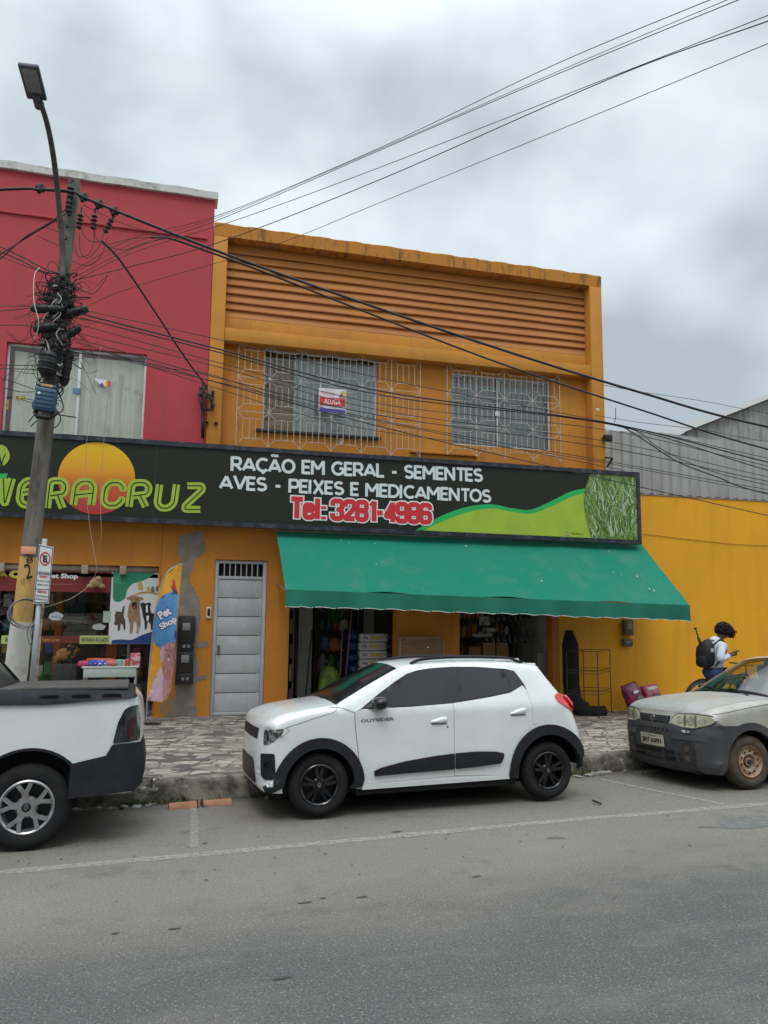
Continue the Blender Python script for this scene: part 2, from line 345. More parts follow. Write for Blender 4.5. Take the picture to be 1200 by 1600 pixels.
def paving_material():
    m = bpy.data.materials.new('stone_paving'); m.use_nodes = True; nt = m.node_tree; b = nt.nodes['Principled BSDF']; L = nt.links.new
    t = nt.nodes.new('ShaderNodeTexCoord'); b.inputs['Roughness'].default_value = .7
    wob = nt.nodes.new('ShaderNodeTexNoise'); wob.inputs['Scale'].default_value = 2.2; L(t.outputs['Object'], wob.inputs['Vector'])
    va = nt.nodes.new('ShaderNodeVectorMath'); va.operation = 'MULTIPLY_ADD'; L(wob.outputs['Color'], va.inputs[0]); va.inputs[1].default_value = (.22, .22, 0); L(t.outputs['Object'], va.inputs[2])
    mp_ = nt.nodes.new('ShaderNodeMapping'); mp_.inputs['Scale'].default_value = (4.4, 6.8, .01); mp_.inputs['Rotation'].default_value = (0, 0, .35); L(va.outputs[0], mp_.inputs[0])
    vo = nt.nodes.new('ShaderNodeTexVoronoi'); vo.distance = 'CHEBYCHEV'; vo.inputs['Scale'].default_value = 1; vo.inputs['Randomness'].default_value = .9; L(mp_.outputs[0], vo.inputs['Vector'])
    ve = nt.nodes.new('ShaderNodeTexVoronoi'); ve.feature = 'F2'; ve.distance = 'CHEBYCHEV'; ve.inputs['Scale'].default_value = 1; ve.inputs['Randomness'].default_value = .9; L(mp_.outputs[0], ve.inputs['Vector'])
    ed = nt.nodes.new('ShaderNodeMath'); ed.operation = 'SUBTRACT'; L(ve.outputs['Distance'], ed.inputs[0]); L(vo.outputs['Distance'], ed.inputs[1])
    sc = nt.nodes.new('ShaderNodeSeparateColor'); L(vo.outputs['Color'], sc.inputs[0])
    cr_ = nt.nodes.new('ShaderNodeValToRGB'); r = cr_.color_ramp; r.interpolation = 'CONSTANT'
    cols = [(0, (.37, .33, .275)), (.16, (.25, .22, .185)), (.3, (.44, .395, .33)), (.44, (.20, .18, .16)), (.55, (.34, .285, .24)), (.66, (.085, .08, .075)), (.76, (.40, .36, .30)), (.88, (.25, .23, .205))]
    r.elements[0].position = 0; r.elements[0].color = (*cols[0][1], 1); r.elements[1].position = cols[1][0]; r.elements[1].color = (*cols[1][1], 1)
    for p, c in cols[2:]:
        e = r.elements.new(p); e.color = (*c, 1)
    L(sc.outputs[0], cr_.inputs['Fac'])
    er = nt.nodes.new('ShaderNodeMapRange'); er.inputs['From Min'].default_value = .03; er.inputs['From Max'].default_value = .10; L(ed.outputs[0], er.inputs['Value'])
    mx1 = nt.nodes.new('ShaderNodeMix'); mx1.data_type = 'RGBA'; mx1.inputs['A'].default_value = (.11, .095, .08, 1); L(cr_.outputs['Color'], mx1.inputs['B']); L(er.outputs[0], mx1.inputs['Factor'])
    n = nt.nodes.new('ShaderNodeTexNoise'); n.inputs['Scale'].default_value = 14; n.inputs['Detail'].default_value = 6; L(t.outputs['Object'], n.inputs['Vector'])
    nr = nt.nodes.new('ShaderNodeMapRange'); nr.inputs['From Min'].default_value = .35; nr.inputs['From Max'].default_value = .75; nr.inputs['To Max'].default_value = .45; L(n.outputs['Fac'], nr.inputs['Value'])
    mx2 = nt.nodes.new('ShaderNodeMix'); mx2.data_type = 'RGBA'; mx2.inputs['B'].default_value = (.16, .14, .12, 1); L(mx1.outputs['Result'], mx2.inputs['A']); L(nr.outputs[0], mx2.inputs['Factor'])
    L(mx2.outputs['Result'], b.inputs['Base Color'])
    bp = nt.nodes.new('ShaderNodeBump'); bp.inputs['Strength'].default_value = .8; bp.inputs['Distance'].default_value = .012; L(er.outputs[0], bp.inputs['Height']); L(bp.outputs[0], b.inputs['Normal'])
    return m
M_pave = paving_material()
mb = MB(); xs = [-6+.25*i for i in range(100)]; ts = [0, .04, .2, .4, .6, .8, 1]
vs = []
for i, x in enumerate(xs):
    k = kerbY(x)+.15
    for t in ts:
        y = k+(D+.4-k)*t; vs.append((x, y, gz(x, y)+.004*sin(i*1.7+t*9)))
n_ = len(ts); mb.add(vs, [(i*n_+j, (i+1)*n_+j, (i+1)*n_+j+1, i*n_+j+1) for i in range(len(xs)-1) for j in range(n_-1)])
o = mb.build('pavement', M_pave, smooth=True); tag(o, kind='structure')
# kerb: worn concrete, broken top edge
random.seed(3)
def kerb_run(xa, xb, name):
    mb = MB(); vs = []; xs = [xa+.06*i for i in range(int((xb-xa)/.06)+1)]
    for i, x in enumerate(xs):
        k = kerbY(x); w = .02*sin(x*7.3)+.012*sin(x*23); e = .02*random.random()*(1 if random.random() < .5 else .2)
        chip = .035 if (sin(x*3.1)+sin(x*7.7+1)) > 1.25 else 0
        for (dy, z) in ((-.03+w*.6, -.12), (-.012+w, .02), (w*.7+e*.5, .09), (.012+w*.5+e+chip, .128-chip*.8), (.05+e, .14-e*.4), (.15, .137)):
            vs.append((x, k+dy+(random.random()-.5)*.01, z+(random.random()-.5)*.006))
    n = 6; mb.add(vs, [(i*n+j, (i+1)*n+j, (i+1)*n+j+1, i*n+j+1) for i in range(len(xs)-1) for j in range(n-1)])
    return mb.build(name, mat('kerb_concrete', (.25, .225, .19), .95, c2=(.07, .062, .05), scale=5, lo=.4, hi=.6, bump=.9, bscale=35, c3=(.36, .33, .28), s3=7, lo3=.6, hi3=.7), smooth=True)
tag(kerb_run(-6, 18.6, 'kerb'), kind='structure')
# broken gutter slabs at the kerb foot
mb = MB(); random.seed(11)
for i in range(60):
    x = -2+i*.14+random.random()*.1
    if 1.6 < x < 4.6 or -.05 < x < 1.0: continue
    w = .05+.10*random.random(); d = .04+.07*random.random(); y = kerbY(x)-.05-random.random()*.14; h = .008+.03*random.random()
    M = Matrix.Translation((x, y, h/2+road_z(x, y))) @ Matrix.Rotation(random.random()*3, 4, 'Z') @ Matrix.Rotation((random.random()-.5)*.3, 4, 'X')
    mb.cbox(-w/2, w/2, -d/2, d/2, -h/2, h/2, .006, M=M)
o = mb.build('gutter_rubble', M_conc, angle=40); tag(o, 'broken grey concrete crumbs scattered along the foot of the kerb', 'rubble', kind='stuff')
# weeds at the kerb foot
mb = MB()
for (cx, n) in ((-.25, 60), (4.95, 90), (5.9, 50), (.1, 40), (6.6, 40), (.9, 25)):
    for i in range(n):
        x = cx+random.gauss(0, .14); y = kerbY(x)-.04-abs(random.gauss(0, .03)); h = .03+.06*random.random(); a = random.random()*6.3
        dx, dy = .012*cos(a), .012*sin(a); lx, ly = random.gauss(0, .03), random.gauss(0, .02)
        q_ = road_z(x, y); mb.add([(x-dx, y-dy, q_), (x+dx, y+dy, q_), (x+lx+dx*.5, y+ly, q_+h*.7), (x+lx*1.6, y+ly*1.5, q_+h)], [(0, 1, 2), (0, 2, 3)])
o = mb.build('weeds', mat('weed_green', (.06, .095, .03), .8, c2=(.10, .11, .04), scale=9)); tag(o, 'small green weeds growing where kerb meets road', 'weeds', kind='stuff')
# worn painted markings
def worn_paint():
    m = bpy.data.materials.new('worn_road_paint'); m.use_nodes = True; nt = m.node_tree; b = nt.nodes['Principled BSDF']; b.inputs['Base Color'].default_value = (.40, .385, .35, 1); b.inputs['Roughness'].default_value = .85
    o_ = nt.nodes['Material Output']; tr = nt.nodes.new('ShaderNodeBsdfTransparent'); ms = nt.nodes.new('ShaderNodeMixShader'); t = nt.nodes.new('ShaderNodeTexCoord')
    n = nt.nodes.new('ShaderNodeTexNoise'); n.inputs['Scale'].default_value = 22; n.inputs['Detail'].default_value = 8; n.inputs['Roughness'].default_value = .75; nt.links.new(t.outputs['Object'], n.inputs['Vector'])
    r = nt.nodes.new('ShaderNodeMapRange'); r.inputs['From Min'].default_value = .38; r.inputs['From Max'].default_value = .62; r.inputs['To Min'].default_value = .15; r.inputs['To Max'].default_value = .75; nt.links.new(n.outputs['Fac'], r.inputs['Value'])
    nt.links.new(r.outputs[0], ms.inputs[0]); nt.links.new(tr.outputs[0], ms.inputs[1]); nt.links.new(b.outputs[0], ms.inputs[2]); nt.links.new(ms.outputs[0], o_.inputs[0]); return m
M_mark = worn_paint()
def stripe(pts, w, z=.004):
    mb = MB(); P = spline([(p.x, p.y, z) for p in pts], 14); vs = []
    for i, p in enumerate(P):
        d = (P[min(i+1, len(P)-1)]-P[max(i-1, 0)]).normalized(); nn = Vector((-d.y, d.x, 0)); ww = w*(.42+.16*random.random())
        vs += [p-nn*ww, p+nn*ww]
    vs = [Vector((v.x, v.y, v.z+road_z(v.x, v.y))) for v in vs]
    mb.add(vs, [(2*i, 2*i+2, 2*i+3, 2*i+1) for i in range(len(P)-1)]); return mb
tag(stripe([Vector((-8, 5.9, 0)), gnd(0, 1364), gnd(300, 1337), gnd(600, 1309), gnd(900, 1281), gnd(1200, 1256), Vector((16, 7.25, 0))], .10).build('road_marking', M_mark, recalc=False), kind='structure')
tag(stripe([gnd(940, 1209), gnd(1010, 1228), gnd(1130, 1258)], .07, .0045).build('road_marking', M_mark, recalc=False), kind='structure')
tag(stripe([gnd(302, 1252), gnd(304, 1290), gnd(303, 1325)], .07, .0045).build('road_marking', M_mark, recalc=False), kind='structure')
def patch(c, rx, ry, name, m, z=.003, seed=1):
    random.seed(seed); n = 40; ph = [random.random()*6 for _ in range(4)]
    pts = [(c.x+rx*cos(a)*(1+.18*sin(3*a+ph[0])+.1*sin(7*a+ph[1])), c.y+.06*rx*cos(a)+ry*sin(a)*(1+.2*sin(2*a+ph[2])+.12*sin(5*a+ph[3])), z+road_z(c.x, c.y)) for a in [2*pi*i/n for i in range(n)]]
    mb = MB(); mb.poly(pts); return tag(mb.build(name, m, recalc=False), kind='structure')
M_tar = mat('tar_patch', (.12, .12, .118), .8, c2=(.17, .163, .15), scale=12, bump=.3)
patch(gnd(1180, 1284), .55, .14, 'tar_patch', M_tar, seed=5); patch(gnd(870, 1309), .08, .04, 'tar_patch', M_tar, seed=6)
M_oil = mat('oil_drips', (.06, .058, .055), .7)
for i, (x, y) in enumerate(((180, 1459), (272, 1452), (476, 1411), (505, 1404), (566, 1402), (440, 1529), (150, 1311), (745, 1370), (620, 1300), (320, 1318))):
    patch(gnd(x, y), .022+.014*(i % 3), .012, 'oil_stain', M_oil, z=.0035+.0001*i, seed=20+i)
# ------------------------------------------------------------------ two-storey orange shop building
YW = 13.06                                          # plane of the recessed upper wall
ob = thing('shop_building', 'two-storey orange building with louvred top above the long dark sign and green awning', 'building', (4.1, D, .14))
ZT = 8.58; XL, XR = .36, 7.93
def hole(px0, px1, py0, py1, Y):                    # window opening from the photo's corners on plane Y
    a = at(px0, py1, Y); b = at(px1, py0, Y); return (a.x, b.x, a.z, b.z)
w1 = (at(412, 600, YW).x, at(590, 600, YW).x, at(500, 677, YW).z, at(500, 552, YW).z)
w2 = (at(705.5, 640, YW).x, at(861, 640, YW).x, at(780, 699, YW).z, at(780, 588, YW).z)
ZF = 3.50                                           # floor line of the upper block
mb = MB(); wallgrid(mb, XL+.1, XR-.1, ZF, 8.45, YW, YW+.22, [w1, w2]); up = mb.build('upper_wall', M_or)
# projecting frame around the facade
zb, zt = ZT-.24, ZT
fr = MB().cbox(XL, XL+.24, D-.003, YW+.25, ZF, zb-.0, .008).build('frame_post', M_or, angle=40); fr2 = MB().cbox(XR-.262, XR, D-.003, YW+.25, ZF, zb, .008).build('frame_post', M_or, angle=40)
mb = MB(); N = 90; vs = []
random.seed(5)
for i in range(N+1):                                # roof slab with a slightly uneven, weathered top edge
    x = XL+(XR-XL)*i/N; w = .006*sin(i*.9)+.008*random.random()
    for (y, z) in ((D-.003, zb+.001), (D-.006, zt-.02+w), (D+.02, zt+w*1.2), (YW+.3, zt), (YW+.3, zb+.001)): vs.append((x, y, z))
mb.add(vs, [(i*5+j, (i+1)*5+j, (i+1)*5+(j+1) % 5, i*5+(j+1) % 5) for i in range(N) for j in range(5)]); mb.add(vs[:5], [(0, 1, 2, 3, 4)]); mb.add(vs[-5:], [(4, 3, 2, 1, 0)])
top = mb.build('roof_edge', M_stain, angle=40)
# louvre slats
mb = MB(); za, zc = 6.95, 8.31; ns = 9; st = (zc-za)/ns; x0, x1 = XL+.245, XR-.267
for k in range(ns):
    z0 = za+k*st; dw = .006*sin(k*2.1)
    prof = [(YW-.006, z0+.004), (YW-.068, z0+.002+dw), (YW-.072, z0+.016+dw), (YW-.022, z0+st-.002), (YW-.006, z0+st-.002)]
    n = 24; vs = []
    for i in range(n+1):
        x = x0+(x1-x0)*i/n; wv = .004*sin(i*.8+k*1.3)
        vs += [(x, y, z+wv) for y, z in prof]
    mb.add(vs, [(i*5+j, (i+1)*5+j, (i+1)*5+(j+1) % 5, i*5+(j+1) % 5) for i in range(n) for j in range(5)]); mb.add(vs[:5], [(0, 1, 2, 3, 4)]); mb.add(vs[-5:], [(4, 3, 2, 1, 0)])
lou = mb.build('louvre', mat('louvre_paint', (.47, .19, .04), .7, c2=(.40, .16, .04), scale=2, lo=.4, hi=.65, stretch=(.4, 1, 4), bump=.2), angle=30)
# beam between louvres and windows: recessed sloping band then a proud lintel
mb = MB(); mb.cbox(x0, x1, YW-.10, YW-.003, 6.66, 6.945, .006); mb.cbox(x0, x1+.012, D+.012, YW-.004, 6.47, 6.70, .008); beam = mb.build('lintel', M_or, angle=40)
# body of the building behind
mb = MB(); mb.box(XL, XR, YW+.26, 22, ZF, ZT-.3); bod = mb.build('rear_wall', M_or_low)
adopt(ob, up, fr, fr2, top, lou, beam, bod)
# ground-floor wall with the door and two shop openings (right part continues as the yellow wall)
ZG = 3.495
door = (.592, 1.452, .15, 2.70)
op1 = (1.842, 3.726, .0, 2.62); op2 = (4.894, 6.716, .0, 2.62); XG0, XG1 = -.262, 6.86
mb = MB(); wallgrid(mb, XG0, XG1, -.1, ZG, D, D+.25, [door, op1, op2]); gw = mb.build('ground_floor_wall', M_or_low); adopt(ob, gw)
# interior of the shop
mb = MB(); a, b_, c, d = 1.75, 6.84, D+.26, D+5.5
mb.box(a, b_, d, d+.1, 0, 3.0); mb.box(a-.1, a, c, d, 0, 3.0); mb.box(b_, b_+.1, c, d, 0, 3.0); iw = mb.build('interior_wall', M_int)
mb = MB(); mb.box(a, b_, c, d, 3.0, 3.09); ic = mb.build('ceiling', M_int); mb = MB(); mb.box(a-.1, b_+.1, D+.01, d, .0, .172); ifl = mb.build('interior_floor', M_floor)
adopt(ob, iw, ic, ifl)
# cement repair and damp patches on the piers
def ragged(pts, seed, amp=.02, sub=6):
    random.seed(seed); out_ = []
    for i, p in enumerate(pts):
        q = pts[(i+1) % len(pts)]
        for k in range(sub): t = k/sub; out_.append((p[0]+(q[0]-p[0])*t+random.gauss(0, amp), p[1]+(q[1]-p[1])*t+random.gauss(0, amp)))
    return out_
def wallpatch(pix, m, seed, yo=.004, amp=.02):
    P = [at(x, y, D) for x, y in pix]; pts = ragged([(p.x, p.z) for p in P], seed, amp)
    mb = MB(); mb.poly([(x, D-yo, z) for x, z in pts]); return mb.build('cement_patch', m, recalc=False)
pa = wallpatch([(279, 838), (318, 828), (321, 858), (303, 880), (297, 905), (312, 940), (311, 985), (304, 1010), (311, 1050), (305, 1075), (307, 1128), (262, 1129), (259, 1100), (275, 1090), (270, 960), (280, 900)], M_cem, 3, amp=.012)
pb = wallpatch([(252, 1082), (270, 1085), (266, 1128), (256, 1122), (249, 1105)], mat('damp_plaster', (.24, .2, .15), .9, c2=(.42, .22, .06), scale=8, bump=.5), 4, .006, .012)
pc = wallpatch([(300, 1005), (326, 1002), (325, 1011), (302, 1013)], M_cem, 6, .005, .006); pd = wallpatch([(304, 1057), (324, 1055), (323, 1062), (305, 1065)], M_cem, 8, .005, .006)
adopt(ob, pa, pb, pc, pd)

# ------------------------------------------------------------------ windows
def curtain(name, x0, x1, z0, z1, y, n, amp, seed, m):
    random.seed(seed); mb = MB(); N = int((x1-x0)/.02); ph = [random.random()*6 for _ in range(3)]; rows = 10; vs = []
    for j in range(rows+1):
        z = z1+(z0-z1)*j/rows; fl = .35+.65*j/rows
        for i in range(N+1):
            x = x0+(x1-x0)*i/N; u = (x-x0)*n
            vs.append((x+.01*sin(u*.5+j*.4), y+amp*fl*(sin(u*6.28+ph[0])+.5*sin(u*3.1+ph[1]+.2*j)), z))
    mb.add(vs, [(j*(N+1)+i, j*(N+1)+i+1, (j+1)*(N+1)+i+1, (j+1)*(N+1)+i) for j in range(rows) for i in range(N)])
    return mb.build(name, m, smooth=True)
def window(parent, x0, x1, z0, z1, yw, mull, name='window', fw=.03, glass=None, frame=None):
    mb = MB(); y0, y1 = yw+.07, yw+.11; fm = frame or M_white
    mb.cbox(x0, x1, y0, y1, z1-fw, z1, .004); mb.cbox(x0, x1, y0, y1, z0, z0+fw, .004)
    mb.cbox(x0, x0+fw, y0+.002, y1-.002, z0+fw, z1-fw, .004); mb.cbox(x1-fw, x1, y0+.002, y1-.002, z0+fw, z1-fw, .004)
    for (xm, w) in mull: mb.cbox(xm-w/2, xm+w/2, y0-.012, y1-.003, z0+fw, z1-fw, .003)
    f = mb.build('window', fm, angle=40); adopt(parent, f)
    g = MB().box(x0+fw*.5, x1-fw*.5, yw+.088, yw+.092, z0+fw*.5, z1-fw*.5).build('pane', glass or M_glass); g.data.transform((Matrix.Translation(parent.location)).inverted()); g.parent = f
    return f
window(ob, *w1, YW, [(at(502, 600, YW).x, .03)]); window(ob, *w2, YW, [(at(779, 640, YW).x, .022)])
# dark room boxes behind the upper windows so the panes show depth
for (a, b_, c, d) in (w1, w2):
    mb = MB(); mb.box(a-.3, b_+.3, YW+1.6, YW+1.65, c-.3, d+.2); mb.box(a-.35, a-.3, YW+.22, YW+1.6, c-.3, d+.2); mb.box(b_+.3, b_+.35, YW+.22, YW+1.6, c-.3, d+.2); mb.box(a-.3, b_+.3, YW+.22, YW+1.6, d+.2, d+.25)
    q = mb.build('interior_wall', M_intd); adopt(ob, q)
xa = at(459, 600, YW+.14).x
q = curtain('curtain', xa, w1[1]+.05, w1[2]-.05, w1[3]-.06, YW+.165, 5, .014, 2, M_cur); adopt(ob, q)
xa = at(700, 600, YW+.14).x
q = curtain('curtain', w2[0]-.05, w2[1]-.10, w2[2]-.05, w2[3]-.16, YW+.165, 5, .014, 3, mat('grey_curtain', (.42, .42, .39), .9, c2=(.34, .34, .32), scale=3, stretch=(6, 1, .3))); adopt(ob, q)
mb = MB(); mb.cbox(w1[0]-.12, w1[1]+.06, YW-.07, YW+.05, w1[2]-.05, w1[2]-.002, .006); sl = mb.build('window_sill', mat('dark_stone', (.035, .03, .028), .5), angle=40); adopt(ob, sl)
mb = MB(); mb.cbox(at(640, 705, YW).x, at(745, 705, YW).x, YW-.06, YW-.003, at(700, 709, YW).z-.03, at(700, 709, YW).z+.02, .006); sl = mb.build('wall_ledge', M_or_low, angle=40); adopt(ob, sl)
mb = MB(); x = at(779, 640, YW).x; z = at(779, 646, YW).z; mb.cbox(x-.05, x+.05, YW+.04, YW+.055, z-.04, z+.04, .006); lk = mb.build('window_lock', M_white); adopt(ob, lk)
# flakes of lost paint below window and on the frame
for (px, py, w, h, Y) in ((533, 688, .05, .11, YW), (516, 683, .03, .025, YW), (562, 687, .05, .03, YW), (934, 640, .06, .035, D-.003)):
    c = at(px, py, Y); q = MB().poly([(c.x+w*(.8+.4*random.random())*cos(a)*.7, Y-.003, c.z+h*(.8+.4*random.random())*sin(a)*.7) for a in [k*.785 for k in range(8)]]).build('bare_plaster', M_cop, recalc=False); adopt(ob, q)
# pipe stubs at the left of the frame
for (px, py) in ((323, 662), (337, 663)):
    c = at(px, py, D); mb = MB(); mb.lathe([(.028, -.04), (.034, -.045), (.034, -.05), (.022, -.05), (.02, 0)], 14, Matrix.Translation(c) @ Matrix.Rotation(-pi/2, 4, 'X')); q = mb.build('pipe_stub', mat('rust_pipe', (.10, .035, .015), .8)); adopt(ob, q)

# ------------------------------------------------------------------ iron window grilles
def grille(px0, px1, pyt, pyb, nc, nr, label):
    Y = YW-.13; a = at(px0, (pyt+pyb)/2, Y); b = at(px1, (pyt+pyb)/2, Y); cx = (px0+px1)/2; x0, x1 = a.x, b.x
    z1 = at(cx, pyt, Y).z; z0 = at(cx, pyb, Y).z
    root = thing('window_grille', label, 'window grille', ((x0+x1)/2, Y, z0), group='wrought iron grilles over the upper windows')
    cw, ch = (x1-x0)/nc, (z1-z0)/nr; mb = MB(); t = .011
    V = lambda i, j, u=0, v=0: Vector((x0+cw*(i+u), Y, z0+ch*(j+v)))
    for i in range(nc+1): mb.bar(V(i, 0), V(i, nr), t)
    for j in range(1, nr): mb.bar(V(0, j)+Vector((0, .006, 0)), V(nc, j)+Vector((0, .006, 0)), t*.8)
    scroll = MB()
    for i in range(nc):
        for j in range(nr):
            u0, u1, v0, v1 = .2, .8, .22, .80
            for (p, q) in (((u0, v0), (u1, v0)), ((u0, v1), (u1, v1)), ((0, 0), (u0, v0)), ((1, 0), (u1, v0)), ((0, 1), (u0, v1)), ((1, 1), (u1, v1))):
                scroll.bar(V(i, j, *p)+Vector((0, -.004, 0)), V(i, j, *q)+Vector((0, -.004, 0)), t*.75)
            for k in range(4): uu = u0+(u1-u0)*k/3; scroll.bar(V(i, j, uu, v0), V(i, j, uu, v1), t*.75)
    ro = MB()
    for i in range(1, nc):
        for j in range(1, nr): ro.lathe([(0, -.012), (.02, -.01), (.026, 0), (.02, .006), (0, .008)], 10, Matrix.Translation(V(i, j)) @ Matrix.Rotation(pi/2, 4, 'X'))
    st_ = MB()
    for i in range(nc+1):
        if i % 2 == 0:
            for z in (z0+.12, z1-.12): st_.bar((x0+cw*i, Y, z), (x0+cw*i, YW+.01, z), .012)
    gm = mat('grille_paint', (.52, .50, .45), .55, c2=(.36, .32, .26), scale=14, lo=.45, hi=.65)
    adopt(root, mb.build('frame_bars', gm), scroll.build('pattern_bars', gm), ro.build('rosette', gm, smooth=True), st_.build('wall_stay', gm))
grille(370.5, 656.5, 549, 705, 6, 3, 'pale iron grille of octagon pattern over the left upper window with the rental poster')
grille(698.5, 875, 577, 716, 4, 3, 'pale iron grille of octagon pattern over the right upper window, four cells wide')

# ------------------------------------------------------------------ rental posters
def poster(px0, px1, py0, py1, Y, label, tall=True):
    a = at(px0, py1, Y); b = at(px1, py0, Y); c = at((px0+px1)/2, (py0+py1)/2, Y); w, h = b.x-a.x, b.z-a.z
    w = at(px1, (py0+py1)/2, Y).x-at(px0, (py0+py1)/2, Y).x; h = at((px0+px1)/2, py0, Y).z-at((px0+px1)/2, py1, Y).z
    mb = MB(); N = 10
    vs = [(c.x+w*(i/N-.5), Y+.006*sin(i*1.1+j), c.z+h*(j/6-.5)+.004*sin(i*.9)) for j in range(7) for i in range(N+1)]
    fs = [(j*(N+1)+i, j*(N+1)+i+1, (j+1)*(N+1)+i+1, (j+1)*(N+1)+i) for j in range(6) for i in range(N)]
    mb.add(vs, fs); o = mb.build('rental_poster', mat('poster_paper', (.68, .66, .68), .5)); return tag(o, label, 'poster'), c, w, h
Y = YW-.15; o, c, w, h = poster(498, 541, 607.5, 645.5, Y, 'white, red and blue rental poster tied to the grille of the left upper window')
M_pr = mat('print_red', (.62, .03, .035), .5); M_pb = mat('print_blue', (.09, .08, .42), .5); M_py = mat('print_yellow', (.75, .42, .02), .5); M_pw = mat('print_white', (.75, .75, .75), .5)
q = MB().box(c.x-w*.47, c.x+w*.47, Y-.016, Y-.012, c.z-h*.20, c.z+h*.12).build('red_band', M_pr); q.parent = o
q = MB().box(c.x-w*.47, c.x+w*.47, Y-.016, Y-.012, c.z-h*.47, c.z-h*.33).build('blue_band', M_pb); q.parent = o
q = text_on(MB(), 'ALUGA', (c.x-.01*w, Y-.019, c.z-.04*h), .1, fit=(w*.6, h*.22), bold=.001).build('lettering', M_pw); q.parent = o
q = text_on(MB(), 'IMOVEL PARA', (c.x-.17*w, Y-.017, c.z+.3*h), .1, fit=(w*.5, h*.1)).build('lettering', M_pr); q.parent = o
mb = MB(); mb.poly([(c.x+w*.22, Y-.016, c.z+h*.18), (c.x+w*.34, Y-.016, c.z+h*.38), (c.x+w*.34, Y-.016, c.z+h*.18)]); q = mb.build('blue_mark', M_pb, recalc=False); q.parent = o
mb = MB(); mb.poly([(c.x+w*.35, Y-.016, c.z+h*.18), (c.x+w*.35, Y-.016, c.z+h*.42), (c.x+w*.46, Y-.016, c.z+h*.42), (c.x+w*.46, Y-.016, c.z+h*.18)]); q = mb.build('yellow_mark', M_py, recalc=False); q.parent = o

# ------------------------------------------------------------------ red building on the left
rb = thing('red_building', 'tall pinkish red building with white coping at the left behind the utility pole', 'building', (-2, D, .14))
RX1 = .352; RZ = 8.98
wr = (at(6, 600, D).x, at(227.5, 600, D).x, 4.35, at(120, 543.5, D).z)
mb = MB(); wallgrid(mb, -7.5, RX1, 3.50, RZ, D+.003, D+.25, [wr]); a = mb.build('upper_wall', M_red)
mb = MB(); mb.box(-7.5, RX1, D+.26, 22, 3.12, RZ); a2 = mb.build('side_wall', M_red)
mb = MB(); N = 80; vs = []; random.seed(9)
for i in range(N+1):
    x = -7.5+(RX1+.05+7.5)*i/N; w = .01*random.random()+.008*sin(i*.7)
    for (y, z) in ((D-.06, RZ-.005+w*.5), (D-.065, RZ+.115+w), (D+.3, RZ+.13), (D+.3, RZ)): vs.append((x, y, z))
mb.add(vs, [(i*4+j, (i+1)*4+j, (i+1)*4+(j+1) % 4, i*4+(j+1) % 4) for i in range(N) for j in range(4)]); mb.add(vs[-4:], [(3, 2, 1, 0)]); a3 = mb.build('coping', M_cop, angle=40)
zl = at(150, 350, D).z; mb = MB(); mb.cbox(-7.5, at(324, 376, D).x, D-.028, D+.002, zl-.02, zl+.02, .004); a4 = mb.build('ledge', M_red, angle=40)
adopt(rb, a, a2, a3, a4)
window(rb, *wr, D+.02, [(at(122, 600, D).x, .045)], fw=.035, glass=glassmat('window_glass_clear', (.9, .92, .9), .02, k=.35))
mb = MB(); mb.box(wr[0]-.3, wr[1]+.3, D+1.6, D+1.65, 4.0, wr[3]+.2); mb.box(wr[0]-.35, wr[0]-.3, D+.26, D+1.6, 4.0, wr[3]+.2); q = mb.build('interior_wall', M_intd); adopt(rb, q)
q = curtain('curtain', wr[0]+.1, wr[1]-.02, 4.2, wr[3]-.10, D+.16, 3.2, .03, 5, mat('sheer_curtain', (.88, .88, .82), .95, c2=(.68, .67, .61), scale=2.5, stretch=(5, 1, .25))); adopt(rb, q)
x = at(119, 609, D).x; z = at(119, 609, D).z; mb = MB(); mb.cbox(x-.06, x+.06, D+.05, D+.07, z-.05, z+.05, .008); q = mb.build('window_lock', mat('lock_blue', (.12, .2, .3), .4)); adopt(rb, q)
# real-estate sticker and small yellow stickers on the glass
c = at(159, 598, D+.1); w, h = .29, .14
mb = MB(); mb.poly([(c.x-w/2, c.y, c.z+h*.5), (c.x+w/2, c.y, c.z+h*.35), (c.x+w/2, c.y, c.z-h/2), (c.x+w*.05, c.y, c.z-h*.42)]); st1 = mb.build('sticker', M_pw, recalc=False)
mb = MB(); mb.poly([(c.x+w*.2, c.y-.004, c.z-h*.4), (c.x+w*.2, c.y-.004, c.z+h*.2), (c.x+w*.33, c.y-.004, c.z+h*.36), (c.x+w*.33, c.y-.004, c.z-h*.45)]); st2 = mb.build('yellow_mark', M_py, recalc=False)
mb = MB(); mb.poly([(c.x+w*.335, c.y-.004, c.z-h*.45), (c.x+w*.335, c.y-.004, c.z+h*.34), (c.x+w*.48, c.y-.004, c.z+h*.28), (c.x+w*.48, c.y-.004, c.z-h*.45)]); st3 = mb.build('red_mark', M_pr, recalc=False)
mb = MB(); mb.poly([(c.x-w*.12, c.y-.004, c.z-h*.36), (c.x+w*.02, c.y-.004, c.z+h*.05), (c.x+w*.15, c.y-.004, c.z-h*.4)]); st4 = mb.build('blue_mark', M_pb, recalc=False)
for s_ in (st2, st3, st4): s_.parent = st1
tag(st1, 'small white sticker with red, yellow and blue marks on the red building window', 'sticker')
for i, (px, py, w, h, lb) in enumerate(((10, 632, .07, .16, 'tall yellow sticker at the left edge of the red building window'), (32, 622, .14, .06, 'wide yellow sticker on the curtained window of the red building'))):
    c = at(px, py, D+.1); q = MB().box(c.x-w/2, c.x+w/2, c.y-.003, c.y, c.z-h/2, c.z+h/2).build('sticker', mat('yellow_sticker', (.6, .4, .05), .6, c2=(.2, .15, .05), scale=30)); tag(q, lb, 'sticker')
